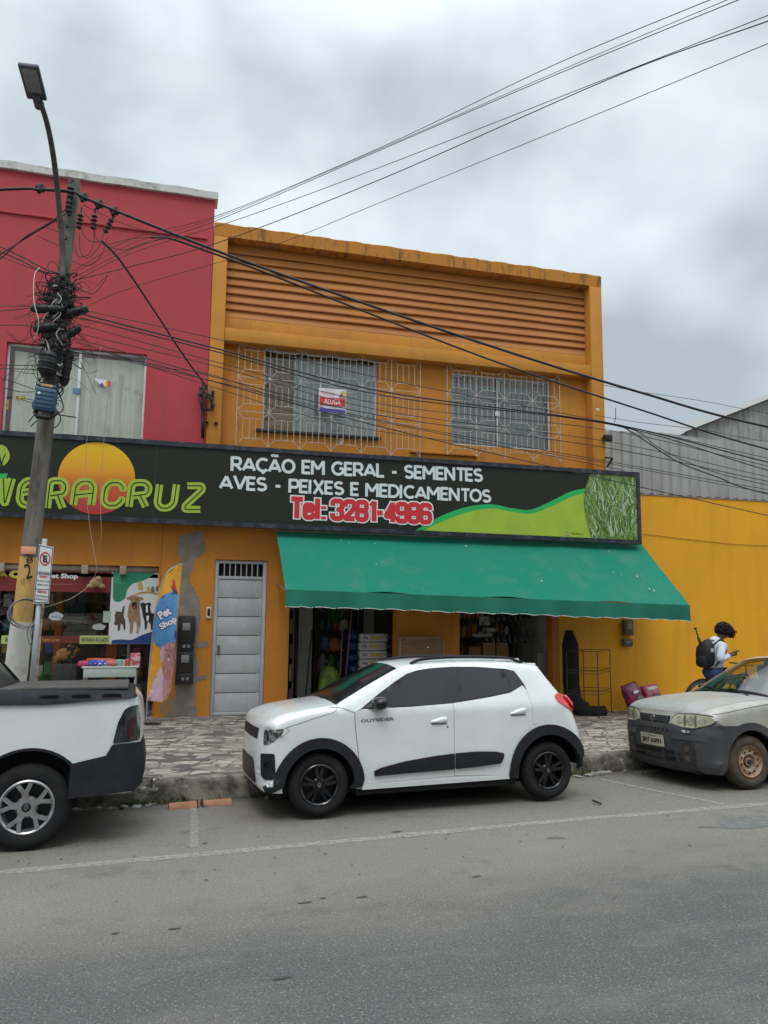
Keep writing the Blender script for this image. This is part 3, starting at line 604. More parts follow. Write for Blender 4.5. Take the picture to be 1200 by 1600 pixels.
# ground floor of the red building (painted orange) with the pet-shop front
sx0, sx1, sz1 = -4.6, -.262, 2.56
mb = MB(); wallgrid(mb, -7.5, XG0-.004, -.1, 3.495, D, D+.25, [(sx0, sx1-.03, .0, sz1)]); q = mb.build('ground_floor_wall', M_or_low); adopt(rb, q)
mb = MB(); a, b_, c, d = sx0, sx1-.03, D+.26, D+4.5
mb.box(a-.3, b_+.1, d, d+.1, 0, 3.0); mb.box(b_+.02, b_+.1, c, d, 0, 3.0); mb.box(a-.3, a-.2, c, d, 0, 3.0); q1 = mb.build('interior_wall', mat('shop_interior_wall', (.42, .39, .34), .9)); mb = MB(); mb.box(a, b_, c, d, 3.0, 3.08); q2 = mb.build('ceiling', M_int)
mb = MB(); mb.box(a, b_, D+.02, d, 0, .18); q3 = mb.build('interior_floor', M_floor); adopt(rb, q1, q2, q3)

# ------------------------------------------------------------------ yellow wall to the right
yw = thing('yellow_wall', 'long bright yellow painted wall at the right behind the person and silver car', 'wall', (9, D, .1))
mb = MB(); mb.box(XG1+.002, XR+.003, D+.002, D+.25, -.1, 3.495); mb.box(XR+.003, 21, D+.002, D+.25, -.1, 4.175); a = mb.build('wall', M_yel)
mb = MB(); mb.box(XR+.01, 21, D-.012, D+.26, 4.178, 4.20); b2 = mb.build('wall_cap', M_cem)
adopt(yw, a, b2)
# conduit line on it
P = [at(1005, 834, D-.01), at(1100, 845, D-.01), at(1200, 852, D-.01), Vector((16, D-.01, 3.45))]
q = MB().tube(spline(P, 8), .005, 6).build('cable', mat('painted_cable', (.42, .2, .02), .7), smooth=True); tag(q, 'thin cable painted yellow running along the yellow wall', 'cable')
# sheet-metal fence above and behind it, and the shed gable
Yf = D+.9
def corr(x0, x1, z0, ztop, Y, name, m, pitch=.20, amp=.018, rib=.05):
    mb = MB(); xs = []; x = x0
    while x < x1:
        for (u, a) in ((0, 0), (.55, 0), (.68, 1), (.86, 1)): xs.append((x+u*pitch, a))
        x += pitch
    vs = []
    for (x, a) in xs: vs += [(x, Y-a*amp*2, z0), (x, Y-a*amp*2, ztop(x))]
    mb.add(vs, [(2*i, 2*i+2, 2*i+3, 2*i+1) for i in range(len(xs)-1)]); return mb.build(name, m, recalc=False)
M_sheet = mat('zinc_sheet', (.42, .42, .41), .55, .25, c2=(.30, .30, .29), scale=2.5, lo=.35, hi=.7, stretch=(3, 1, .4), c3=(.5, .49, .47), s3=5, lo3=.55, hi3=.75)
fence = thing('metal_fence', 'tall grey corrugated sheet fence rising above the yellow wall beside the sign', 'fence', (11, Yf, 4))
a0 = at(952, 672, Yf); 
f1 = corr(a0.x-.35, 21, 3.6, lambda x: a0.z+.03*sin(x*2.1)+(.0), Yf, 'sheet_panel', M_sheet, .235); adopt(fence, f1)
M_mortar = mat('fence_cap', (.35, .33, .3), .8)
mb = MB()
for i in range(60):
    x = XR+.1+i*.22; mb.cbox(x, x+.09, D+.02, D+.16, 4.195, 4.225, .006)
q = mb.build('edge_clip', mat('dark_clip', (.06, .04, .03), .8)); adopt(fence, q)
Ys = D+4.2; p = [at(1050, 684, Ys), at(1200, 625, Ys)]; sl = (p[1].z-p[0].z)/(p[1].x-p[0].x)
shed = thing('shed', 'grey weathered shed gable with sloping roof behind the sheet fence', 'shed', (15, Ys, 0))
xe = p[0].x-2.5; peak = p[0].x+9
def gab(x): return min(p[0].z+(x-p[0].x)*sl, p[0].z+(2*peak-x-p[0].x)*sl)
g1 = corr(xe, 2*peak-xe, 3.0, gab, Ys, 'gable_wall', mat('old_fibre_cement', (.36, .36, .345), .9, c2=(.22, .22, .21), scale=2, lo=.4, hi=.65, stretch=(3, 1, .5), c3=(.44, .43, .4), s3=3, lo3=.5, hi3=.7), .34, .012)
mb = MB(); mb.add([(xe-.2, Ys-.2, gab(xe)-.05), (peak, Ys-.2, gab(peak)+.03), (peak, Ys+12, gab(peak)+.03), (xe-.2, Ys+12, gab(xe)-.05), (2*peak-xe, Ys-.2, gab(xe)-.05), (2*peak-xe, Ys+12, gab(xe)-.05)], [(0, 1, 2, 3), (1, 4, 5, 2)])
g2 = mb.build('roof', mat('roof_sheet', (.3, .3, .29), .8)); adopt(shed, g1, g2)
# ------------------------------------------------------------------ long signboard
YS = 12.42
sg = thing('signboard', 'long dark green shop signboard in black frame across both facades, with phone number', 'signboard', (3, YS, 3.2))
SXR = at(1001.5, 795, YS).x; SXL = -4.6
STR, SBR = at(1000, 738, YS).z, at(1002, 850.5, YS).z; STL, SBL = at(0, 672, YS).z, at(0, 807, YS).z
x0s = at(0, 740, YS).x
def szt(x): return STL+(STR-STL)*(x-x0s)/(SXR-x0s)
def szb(x): return SBL+(SBR-SBL)*(x-x0s)/(SXR-x0s)
M_banner = mat('banner_dark', (.013, .020, .012), .42, c2=(.020, .023, .015), scale=2, lo=.3, hi=.7, spec=.3, bump=.12, bscale=3)
fwid = .075
def quadprism(mb, P, y0, y1, mi=0):
    a = [(x, y0, z) for x, z in P]; b = [(x, y1, z) for x, z in P]; n = len(P)
    mb.add(a+b, [tuple(range(n)), tuple(reversed(range(n, 2*n)))]+[(i, i+n, (i+1) % n+n, (i+1) % n) for i in range(n)], mi)
mb = MB(); quadprism(mb, [(SXL, szb(SXL)+.01), (SXR-.01, szb(SXR)+.01), (SXR-.01, szt(SXR)-.01), (SXL, szt(SXL)-.01)], YS+.03, YS+.06); banner = mb.build('banner', M_banner)
mb = MB(); seg = [SXL, -1.9, .9, 3.3, 5.9, SXR]
for a, b in zip(seg[:-1], seg[1:]):
    j = .004*(seg.index(a) % 2)
    quadprism(mb, [(a+.002, szt(a)-fwid), (b-.002, szt(b)-fwid), (b-.002, szt(b)+j), (a+.002, szt(a)+j)], YS-j, YS+.12)
    quadprism(mb, [(a+.002, szb(a)), (b-.002, szb(b)), (b-.002, szb(b)+fwid), (a+.002, szb(a)+fwid)], YS-j, YS+.12)
quadprism(mb, [(SXR-.07, szb(SXR)+fwid+.001), (SXR-.001, szb(SXR)+fwid+.001), (SXR-.001, szt(SXR)-fwid-.001), (SXR-.07, szt(SXR)-fwid-.001)], YS+.001, YS+.12)
frm = mb.build('frame', M_blkmet)
mb = MB(); quadprism(mb, [(SXL, szb(SXL)+.005), (SXR-.005, szb(SXR)+.005), (SXR-.005, szt(SXR)-.005), (SXL, szt(SXL)-.005)], YS+.121, YS+.135); bk = mb.build('back_panel', M_blk)
mb = MB()
for x in (-3.6, -1.4, .5, 2.6, 4.6, 6.6, 8.2):
    yb = D if x > 0.4 else D
    mb.bar((x, YS+.13, szb(x)+.1), (x, D, szb(x)+.1), .04); mb.bar((x, YS+.13, szt(x)-.1), (x, D, szt(x)-.1) if x > .4 and x < 7.9 else (x, D, szt(x)-.1), .04)
br_ = mb.build('bracket', M_blkmet); adopt(sg, banner, frm, bk, br_)
L0 = YS+.027
def on(px, py, dy=0): p = at(px, py, L0-dy); return p
def flat(pix, m, name, dy=.001, smooth_n=0):
    P = [on(x, y, dy) for x, y in pix]
    if smooth_n: P = spline(P, smooth_n)
    mb = MB(); mb.poly(P); o = mb.build(name, m, recalc=False); adopt(sg, o); return o
M_lime = mat('print_lime', (.36, .52, .045), .4, c2=(.33, .47, .045), scale=3); M_grn = mat('print_green', (.02, .42, .10), .4); M_letter = mat('print_grey_white', (.66, .72, .72), .4)
# green hill with its darker outline, clipped to the banner
top = [(650, 828), (690, 806), (730, 792), (768, 788), (800, 794), (830, 796), (865, 781), (892, 768), (920, 762)]
T = spline([on(x, y, .001) for x, y in top], 8)
zmin = lambda x: szb(x)+fwid+.004
Tc = [p for p in T]; poly = [Vector((p.x, L0-.001, max(p.z, zmin(p.x)))) for p in Tc]; xe = poly[-1].x; poly += [Vector((xe+.1, L0-.001, zmin(xe+.1))), Vector((poly[0].x, L0-.001, zmin(poly[0].x)))]
mb = MB(); mb.poly(poly); o = mb.build('green_edge', M_grn, recalc=False); adopt(sg, o)
poly = [Vector((p.x, L0-.004, max(p.z-.085-.02*sin(i*.15), zmin(p.x)))) for i, p in enumerate(Tc)]+[Vector((xe+.1, L0-.004, zmin(xe+.1))), Vector((poly[0].x+.05, L0-.004, zmin(poly[0].x)))]
mb = MB(); mb.poly(poly); o = mb.build('lime_hill', M_lime, recalc=False); adopt(sg, o)
# grass photograph at the right end: printed picture, blades as flat shapes
gl = [(923, 738), (914, 765), (912, 785), (916, 812), (924, 842)]
G = [on(x, y, .007) for x, y in gl]; G = spline(G, 6)
for p in G: p.z = min(p.z, szt(p.x)-fwid-.003); 
xr_ = SXR-.072; P = G+[Vector((xr_, L0-.007, zmin(xr_))), Vector((xr_, L0-.007, szt(xr_)-fwid-.003))]
P[len(G)-1].z = zmin(P[len(G)-1].x)
mb = MB(); mb.poly(P); o = mb.build('grass_picture', mat('print_grass', (.07, .14, .02), .45, c2=(.22, .30, .07), scale=5, lo=.35, hi=.65, stretch=(3, 1, 1.2), c3=(.03, .05, .02), s3=6, lo3=.52, hi3=.7), recalc=False); adopt(sg, o)
random.seed(21); gm = [mat('print_blade_a', (.17, .30, .06), .45), mat('print_blade_b', (.30, .42, .18), .45), mat('print_blade_c', (.05, .12, .02), .45), mat('print_blade_d', (.50, .57, .46), .45)]
mb = MB(); zlo, zhi = szb(xr_)+fwid+.01, szt(xr_)-fwid-.01
for i in range(420):
    bx = G[10].x+.08+random.random()*(xr_-G[10].x-.12); bz = zlo+(zhi-zlo)*random.random()**1.3*.8; L = .22+.42*random.random(); a = random.gauss(pi/2, .30); cv = random.choice((-1, 1))*(.5+1.5*random.random()**2*1.4); w = .006+.009*random.random(); p = Vector((bx, L0-.0075-i*.000008, bz)); strip = []; ok = True
    n = 9
    for k in range(n+1):
        ww = w*(1-.85*k/n); d = Vector((cos(a), 0, sin(a))); nn = Vector((-sin(a), 0, cos(a)))
        if not (p.x < xr_-.015 and zlo < p.z < zhi and p.x > min(G, key=lambda g: abs(g.z-p.z)).x+.012): break
        strip += [p-nn*ww, p+nn*ww]; p = p+d*L/n; a += cv*L/n*(.3+1.6*k/n)*2
    m_ = len(strip)//2
    if m_ > 2: mb.add(strip, [(2*j, 2*j+1, 2*j+3, 2*j+2) for j in range(m_-1)], random.choice((0, 0, 0, 1, 1, 2, 2, 2, 3)))
o = mb.build('grass_blades', gm, recalc=False); adopt(sg, o)
# lettering
def sline(body, p0, p1, h, m, bold, dy=.003, sx=1, name='lettering', shear=0, font=None, sp=1):
    a, b = on(*p0, dy), on(*p1, dy); ax = (b-a); w = ax.length; ax.normalize(); ay = Vector((-ax.z, 0, ax.x))
    mb = MB(); text_on(mb, body, (a+b)/2, .2, ax, ay, fit=(w, h), bold=bold, shear=shear, spacing=sp); o = mb.build(name, m, recalc=False); adopt(sg, o); return o
def vext(px, pa, pb): return abs(on(px, pa).z-on(px, pb).z)
def union_flat(quads, toW, m, name, eps=1e-5):
    """union of flat 2-D polygons, mapped by toW into the sign plane"""
    vs, fs = [], []
    for q in quads:
        o = len(vs); a = sum(q[i][0]*q[(i+1) % len(q)][1]-q[(i+1) % len(q)][0]*q[i][1] for i in range(len(q)))
        if abs(a) < 1e-9: continue
        q = q if a > 0 else q[::-1]; vs += [Vector(p) for p in q]; fs.append(list(range(o, o+len(q))))
    ed = [(f[k], f[(k+1) % len(f)]) for f in fs for k in range(len(f))]; r = delaunay_2d_cdt(vs, ed, [], 0, 1e-5)
    QP = [np.array([vs[i][:] for i in f]) for f in fs]; lo_ = np.array([q.min(0) for q in QP]); hi_ = np.array([q.max(0) for q in QP]); keep = []
    for f in r[2]:
        c = np.mean([r[0][i][:] for i in f], axis=0); ok = False
        for k in np.nonzero(((lo_ <= c) & (hi_ >= c)).all(1))[0]:
            q = QP[k]; d = np.roll(q, -1, 0)-q; e = c-q; cr = d[:, 0]*e[:, 1]-d[:, 1]*e[:, 0]
            if (cr > -1e-7).all(): ok = True; break
        if ok: keep.append(tuple(f))
    mb = MB(); mb.add([toW(p) for p in r[0]], keep); return mb.build(name, m, recalc=False)
def rquads(P, w):
    o = []; P = [Vector(p).to_2d() for p in P]; closed = (P[0]-P[1 if False else -1]).length < 1e-6
    for i in range(len(P)-1):
        d = P[i+1]-P[i]
        if d.length < 1e-7: continue
        d.normalize(); n = Vector((-d.y, d.x))*w/2; o.append([tuple(q) for q in (P[i]-n, P[i+1]-n, P[i+1]+n, P[i]+n)])
        if i: o.append([(P[i].x+w/2*.998*cos(a), P[i].y+w/2*.998*sin(a)) for a in [2*pi*k/14 for k in range(14)]])
    return o
def roundpath(P, r=.12):
    out_ = [P[0]]
    for a, b, c_ in zip(P[:-2], P[1:-1], P[2:]):
        a, b, c_ = Vector(a), Vector(b), Vector(c_); u = (a-b); v = (c_-b); q = min(r, u.length*.45, v.length*.45); p0, p1 = b+u.normalized()*q, b+v.normalized()*q
        for k in range(6): t = k/5; out_.append(tuple((1-t)**2*p0+2*t*(1-t)*b+t*t*p1))
    out_.append(P[-1]); return [Vector(p) for p in out_]
def ribbon(mb, P, w, mi=0, ycoord=0):
    n = len(P); vs = []
    for i, p in enumerate(P):
        d0 = (P[i]-P[i-1]).normalized() if i else (P[1]-P[0]).normalized(); d1 = (P[i+1]-P[i]).normalized() if i < n-1 else d0
        nn = Vector((-(d0+d1).y, (d0+d1).x)); nn.normalize(); k = 1/max(.6, nn.dot(Vector((-d0.y, d0.x)))); vs += [p-nn*w*k/2, p+nn*w*k/2]
    mb.add([(v.x, ycoord, v.y) for v in vs], [(2*i, 2*i+2, 2*i+3, 2*i+1) for i in range(n-1)], mi)

# stroke alphabet: skeletons in a unit-high box, (advance width, [paths]); closed loops repeat their first point
def ell(cx, cy, rx, ry, a0=0, a1=360, n=20): return [(cx+rx*cos(radians(a0+(a1-a0)*k/n)), cy+ry*sin(radians(a0+(a1-a0)*k/n))) for k in range(n+1)]
BD = lambda x0, y0, y1, r: [(x0, y0), (r-.22, y0)]+ell(r-.22, (y0+y1)/2, .22, (y1-y0)/2, -90, 90, 8)+[(x0, y1)]
SF = {'R': (.80, [[(0, -.1), (0, 1.1)], BD(-.0, .42, 1, .64), [(.30, .42), (.70, 0)]]), 'A': (.98, [[(-.02, 0), (.42, 1.0)], [(.42, 1.0), (.86, 0)], [(.14, .27), (.70, .27)]]),
 'O': (1.02, [ell(.44, .5, .44, .5, 0, 360, 28)]), 'C': (.88, [ell(.46, .5, .46, .5, 48, 312, 22)]), 'G': (.96, [ell(.46, .5, .46, .5, 48, 338, 22)+[(.86, .5)], [(.86, .5), (.56, .5)]]),
 'E': (.68, [[(0, -.1), (0, 1.1)], [(0, 0), (.58, 0)], [(0, .5), (.52, .5)], [(0, 1), (.58, 1)]]), 'M': (1.08, [[(0, -.1), (0, 1.08)], [(0, 1.05), (.45, .36)], [(.45, .36), (.9, 1.05)], [(.9, 1.08), (.9, -.1)]]),
 'L': (.64, [[(0, 1.1), (0, -.1)], [(0, 0), (.56, 0)]]), 'S': (.78, [ell(.32, .76, .30, .24, 35, 270, 12)+ell(.32, .26, .32, .26, 90, -150, 12)[1:]]), 'N': (.92, [[(0, -.1), (0, 1.08)], [(0, 1.05), (.74, -.05)], [(.74, -.08), (.74, 1.1)]]),
 'T': (.78, [[(0, 1), (.74, 1)], [(.37, 1), (.37, -.1)]]), 'V': (.92, [[(-.04, 1.1), (.40, -.02)], [(.40, -.02), (.84, 1.1)]]), 'P': (.76, [[(0, -.1), (0, 1.1)], BD(0, .38, 1, .66)]), 'I': (.26, [[(0, -.1), (0, 1.1)]]),
 'X': (.86, [[(0, -.1), (.72, 1.1)], [(0, 1.1), (.72, -.1)]]), 'D': (.90, [[(0, -.1), (0, 1.1)], [(0, 0), (.32, 0)]+ell(.32, .5, .44, .5, -90, 90, 14)+[(0, 1)]]), '-': (.60, [[(.04, .40), (.42, .40)]]), ' ': (.42, []),
 '~': (0, [[(.14, 1.30), (.28, 1.38), (.52, 1.30), (.68, 1.38)]]), ',': (0, [[(.46, -.06), (.50, -.20), (.36, -.24)]])}
HW = .42                                            # heavy condensed digits
def hx(P): return [(x*HW, y) for x, y in P]
SF2 = {'3': (.56, [hx([(0, .72), (0, .92), (.2, 1), (.8, 1), (1, .9), (1, .62), (.75, .51)]), hx([(.5, .51), (.75, .51), (1, .4), (1, .1), (.8, 0), (.2, 0), (0, .08), (0, .3)])]),
 '2': (.56, [hx([(0, .68), (0, .9), (.2, 1), (.8, 1), (1, .9), (1, .62), (0, .02), (1.05, .02)])]), '8': (.56, [hx([(.5, .51), (.1, .55), (0, .65), (0, .9), (.2, 1), (.8, 1), (1, .9), (1, .65), (.9, .55), (.5, .51)]), hx([(.5, .5), (.1, .45), (0, .38), (0, .1), (.2, 0), (.8, 0), (1, .1), (1, .38), (.9, .45), (.5, .5)])]),
 '1': (.38, [[(.06, .80), (.22, 1.0)], [(.22, 1.08), (.22, -.08)]]), '4': (.56, [[(.33, -.08), (.33, 1.06)], [(.33, 1.0), (0, .25), (.48, .25)]]), '9': (.56, [hx([(1, .5), (.2, .45), (0, .55), (0, .9), (.2, 1), (.8, 1), (1, .9), (1, .1), (.8, 0), (.2, 0), (0, .08), (0, .28)])]),
 '6': (.56, [hx([(0, .5), (.8, .55), (1, .45), (1, .1), (.8, 0), (.2, 0), (0, .1), (0, .9), (.2, 1), (.8, 1), (1, .92), (1, .74)])]), 'T': (.60, [[(-.02, 1), (.50, 1)], [(.24, 1), (.24, -.08)]]), 'e': (.50, [[(0, .40), (.34, .40), (.34, .62), (.28, .70), (.07, .70), (0, .62), (0, .08), (.07, 0), (.28, 0), (.36, .08), (.36, .2)]]),
 'l': (.27, [[(.05, -.08), (.05, 1.08)]]), ':': (.30, [[(.05, -.08), (.05, .08)], [(.05, .5), (.05, .66)]]), '-': (.38, [[(-.02, .42), (.24, .42)]]), ' ': (.16, [])}
def strokes(body, p0, p1, hpx, m, sw, dy, name, F, rr=.02, extra=0, squash=None):
    """body drawn with ribbons from pixel p0 (lower left of caps) to p1 (lower right); sw is stroke width over cap height"""
    a, b = on(*p0, dy), on(*p1, dy); mx_ = ((p0[0]+p1[0])/2, (p0[1]+p1[1])/2); Hc = vext(mx_[0], mx_[1], mx_[1]-hpx); ax = b-a; w = ax.length; ax.normalize(); ay = Vector((-ax.z, 0, ax.x))
    W = 0; items = []; lastadv = 0
    for ch in body:
        adv, paths = F[ch]; adv += (.07 if F is SF and adv else 0)
        if ch in '~,' : items.append((W-lastadv, paths)); continue
        items.append((W, paths)); W += adv; lastadv = adv
    Hs = Hc*(1-sw); kx = (w-sw*Hc)/(W-(.12 if F is SF2 else .14)); Q = []
    for off, paths in items:
        for P in paths:
            P = [Vector(((off+x)*kx+sw*Hc/2, sw*Hc/2+min(max(y, -.001 if y > -.05 else -sw/2/(1-sw)), (1+sw/2/(1-sw)) if y < 1.15 else 9)*Hs)) for x, y in P]
            if len(P) > 2 and len(P) < 14: P = roundpath([tuple(p) for p in P], rr)
            closed = (P[0]-P[-1]).length < 1e-4
            if extra and not closed: P = [P[0]+(P[0]-P[1]).normalized()*extra/2]+P[1:-1]+[P[-1]+(P[-1]-P[-2]).normalized()*extra/2]
            if closed: P = P+[P[1]]
            Q += rquads(P, sw*Hc+extra)
    o = union_flat(Q, lambda p: a+ax*p[0]+ay*p[1], m, name); adopt(sg, o); return o

strokes('RACA~O EM GERAL - SEMENTES'.replace('RAC', 'RAC,'), (360, 736), (756, 753.5), 22.5, M_letter, .195, .003, 'lettering', SF)
strokes('AVES - PEIXES E MEDICAMENTOS', (342, 764.5), (769, 786), 22, M_letter, .195, .003, 'lettering', SF)
M_tw = mat('print_outline_white', (.74, .74, .74), .4)
strokes('Tel: 3281-4986', (451, 811), (676, 820), 35, M_tw, .225, .006, 'lettering_outline', SF2, .03, extra=.045)
strokes('Tel: 3281-4986', (451, 811), (676, 820), 35, mat('print_phone_red', (.62, .025, .04), .4), .225, .009, 'lettering', SF2, .03)
# sun with the orange to red print gradient
c = on(151.5, 747, .001); rx = (on(212, 747).x-on(91, 747).x)/2; rz = (on(151, 690).z-on(151, 803).z)/2
def grad():
    m = bpy.data.materials.new('print_sunset'); m.use_nodes = True; nt = m.node_tree; b = nt.nodes['Principled BSDF']; b.inputs['Roughness'].default_value = .4
    t = nt.nodes.new('ShaderNodeTexCoord'); s = nt.nodes.new('ShaderNodeSeparateXYZ'); r = nt.nodes.new('ShaderNodeValToRGB')
    nt.links.new(t.outputs['Generated'], s.inputs[0]); nt.links.new(s.outputs['Z'], r.inputs['Fac']); nt.links.new(r.outputs['Color'], b.inputs['Base Color'])
    e = r.color_ramp.elements; e[0].position = .05; e[0].color = (.42, .03, .03, 1); e[1].position = .95; e[1].color = (.80, .50, .008, 1)
    x = e.new(.38); x.color = (.55, .10, .02, 1); x = e.new(.62); x.color = (.76, .33, .01, 1); return m
mb = MB(); mb.poly([(c.x+rx*cos(a), c.y, c.z+rz*sin(a)) for a in [k*2*pi/56 for k in range(56)]]); o = mb.build('sun_emblem', grad(), recalc=False); adopt(sg, o)
# hand-drawn VERACRUZ: fat lime strokes with a dark inline
A_, B_ = on(22, 768), on(317, 776)   # cap middle line
lh = vext(200, 748, 796)
GL = {'V': [[(0, 1), (.32, 0), (.68, 1)]], 'E': [[(.12, .52), (.86, .60), (.86, .78), (.66, 1), (.22, 1), (0, .78), (0, .2), (.22, 0), (.9, 0)]],
 'R': [[(0, 0), (0, 1), (.6, 1), (.82, .82), (.78, .52), (.1, .45)], [(.45, .48), (.78, 0)]], 'A': [[(0, 0), (0, .78), (.22, 1), (.62, 1), (.84, .78), (.84, 0)], [(.0, .42), (.84, .50)]],
 'C': [[(.84, .66), (.84, .8), (.62, 1), (.22, 1), (0, .78), (0, .2), (.22, 0), (.62, 0), (.84, .2), (.84, .32)]], 'U': [[(0, 1), (0, .2), (.22, 0), (.62, 0), (.84, .22), (.84, 1)]], 'Z': [[(0, 1), (.8, 1), (.84, .82), (.04, .16), (.04, 0), (.88, 0)]]}
starts = [(0, 743.5, 794), (29, 747, 793), (73, 747, 798), (114, 748, 793), (160, 750, 794), (201, 750, 796), (244, 753, 798), (287, 755, 800)]
W_ = [24, 34, 34, 36, 36, 36, 34, 32]
Q1, Q2 = [], []
for ch, (px, pt, pb), w in zip('VERACRUZ', starts, W_):
    for j, path in enumerate(GL[ch]):
        P = []
        for (u, v) in path:
            sh = (v-.5)*5; q = on(px+3+u/.86*(w-7)+sh, pb-4-(pb-pt-8)*v); P.append((q.x, q.z))
        P = roundpath(P, .09); Q1 += rquads(P, .112); Q2 += rquads(P, .016)
adopt(sg, union_flat(Q1, lambda p: Vector((p[0], L0-.004, p[1])), M_lime, 'lettering'), union_flat(Q2, lambda p: Vector((p[0], L0-.0075, p[1])), M_banner, 'lettering_inline'))
# tree emblem cut by the left edge of the photo
flat([(-12, 697), (3, 695), (12, 702), (15, 714), (10, 724), (0, 729), (-14, 728), (-24, 712)], M_lime, 'tree_emblem', .001, 3)
flat([(-3, 705), (-1, 705), (3, 725), (4, 740), (1, 740), (0, 726)], M_banner, 'tree_emblem', .004); flat([(8, 708), (9.5, 709), (4, 722), (5, 740), (3.5, 740), (2.6, 721)], M_banner, 'tree_emblem', .0045)
flat([(-20, 738), (12, 740), (4, 768), (-10, 792), (-20, 792)], M_grn, 'leaf_emblem', .001); flat([(-20, 798), (3, 800), (8, 803), (4, 805), (-20, 804)], M_grn, 'leaf_emblem', .0015)
# printer's mark at the lower right
c = on(886.5, 834.5, .008); mb = MB()
ring = [(c.x+.034*cos(a), c.y, c.z+.034*sin(a)) for a in [k*2*pi/20 for k in range(20)]]; mb.poly(ring); o = mb.build('printer_mark', M_blk, recalc=False); adopt(sg, o)
mb = MB(); mb.poly([(c.x+.024*cos(a), c.y-.002, c.z+.024*sin(a)) for a in [k*2*pi/20 for k in range(20)]]); o = mb.build('printer_mark', M_tw, recalc=False); adopt(sg, o)
mb = MB(); mb.box(c.x-.005, c.x+.005, c.y-.004, c.y-.003, c.z-.015, c.z+.015); mb.box(c.x-.015, c.x+.015, c.y-.0045, c.y-.0035, c.z-.004, c.z+.005); o = mb.build('printer_mark', M_pr); adopt(sg, o)
sline('FastPlacas', (893, 833.5), (912, 834.6), .028, M_blk, .002, dy=.006); 
# streaks and pulled seams of the banner
for px in (505, 722, 245):
    mb = MB(); a = on(px, 700, .0005); mb.box(a.x-.003, a.x+.003, L0+.0005, L0+.003, szb(a.x)+fwid, szt(a.x)-fwid); o = mb.build('banner_seam', mat('seam', (.05, .055, .045), .4)); adopt(sg, o)

# ------------------------------------------------------------------ green awning
AX0, AX1 = 1.56, 8.56; AYb, AZb = 12.66, 3.21; AYf = 11.30
zfl = at(444, 920, AYf).z; zfr = at(1078, 944, AYf).z-.01
aw = thing('awning', 'faded green canvas awning with hanging valance over the shop openings', 'awning', ((AX0+AX1)/2, AYb, AZb))
M_aw = mat('awning_canvas', (.008, .195, .125), .62, c2=(.022, .19, .13), scale=.8, lo=.38, hi=.68, c3=(.055, .21, .15), s3=2.2, lo3=.55, hi3=.78, bump=.25, bscale=9, spec=.1)
def canvas_mat():
    m = M_aw.copy(); m.name = 'valance_canvas'; return m
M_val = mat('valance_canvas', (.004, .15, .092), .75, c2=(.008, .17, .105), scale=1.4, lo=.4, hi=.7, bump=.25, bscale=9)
mb = MB(); nx, nt_ = 110, 18; vs = []
for j in range(nt_+1):
    t = j/nt_
    for i in range(nx+1):
        u = i/nx; x = AX0+(AX1-AX0)*u; y = AYb+(AYf-AYb)*t; zf = zfl+(zfr-zfl)*u
        sag = -.035*sin(pi*t)*abs(sin(u*4*pi))**.7+.007*sin(u*44+t*4)*t+.014*sin(u*9+t*3)*sin(pi*t)+.008*sin(u*21-t*9)*t-.02*t*(1-abs(cos(u*4*pi)))
        vs.append((x, y, AZb+(zf-AZb)*t+sag))
mb.add(vs, [(j*(nx+1)+i, j*(nx+1)+i+1, (j+1)*(nx+1)+i+1, (j+1)*(nx+1)+i) for j in range(nt_) for i in range(nx)])
cv = mb.build('canopy', M_aw, smooth=True)
mb = MB(); vs = []; nv = 7; nx = 280; vhm = lambda u: .285+.02*u+.005*sin(u*20)
for j in range(nv+1):
    t = j/nv
    for i in range(nx+1):
        u = i/nx; x = AX0+(AX1-AX0)*u; zf = zfl+(zfr-zfl)*u-.008; scal = .022*abs(sin(u*nx/280*pi*19)) if u > .03 else 0
        wv = .018*sin(u*33+1.7*sin(u*11))*t+.010*sin(u*83)*t
        h = vhm(u)-.03-scal*.8*(t > .8)
        vs.append((x, AYf-.012-wv, zf-h*t))
mb.add(vs, [(j*(nx+1)+i, j*(nx+1)+i+1, (j+1)*(nx+1)+i+1, (j+1)*(nx+1)+i) for j in range(nv) for i in range(nx)])
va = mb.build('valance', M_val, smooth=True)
e0 = len(vs)-(nx+1); 
hem = MB()
for a in range(0, nx, 1):
    if (a//3) % 5 != 0 or a % 2 == 0:
        p, q = Vector(vs[e0+a]), Vector(vs[e0+a+1]); hem.add([p+Vector((0, -.002, -.004)), q+Vector((0, -.002, -.004)), q+Vector((0, -.002, .006)), p+Vector((0, -.002, .006))], [(0, 1, 2, 3)])
he = hem.build('hem_cord', mat('hem_white', (.62, .64, .6), .8), recalc=False)
mb = MB(); mb.tube([(AX0+.02, AYf+.03, zfl-.03), (AX1-.02, AYf+.03, zfr-.03)], .022, 10)
for u in (0.01, .25, .5, .75, .99):
    x = AX0+(AX1-AX0)*u; mb.tube([(x, AYb, AZb-.06), (x, AYf+.05, zfl+(zfr-zfl)*u-.05)], .016, 8)
for u in (.01, .5, .99):
    x = AX0+(AX1-AX0)*u; mb.tube([(x, D, 2.32), (x, AYf+.08, zfl+(zfr-zfl)*u-.06)], .014, 8)
mb.tube([(AX0, AYb, AZb-.03), (AX1, AYb, AZb-.03)], .03, 10)
ff = mb.build('awning_frame', mat('awning_tube', (.3, .3, .29), .5, .5), smooth=True)
mb = MB(); random.seed(4)
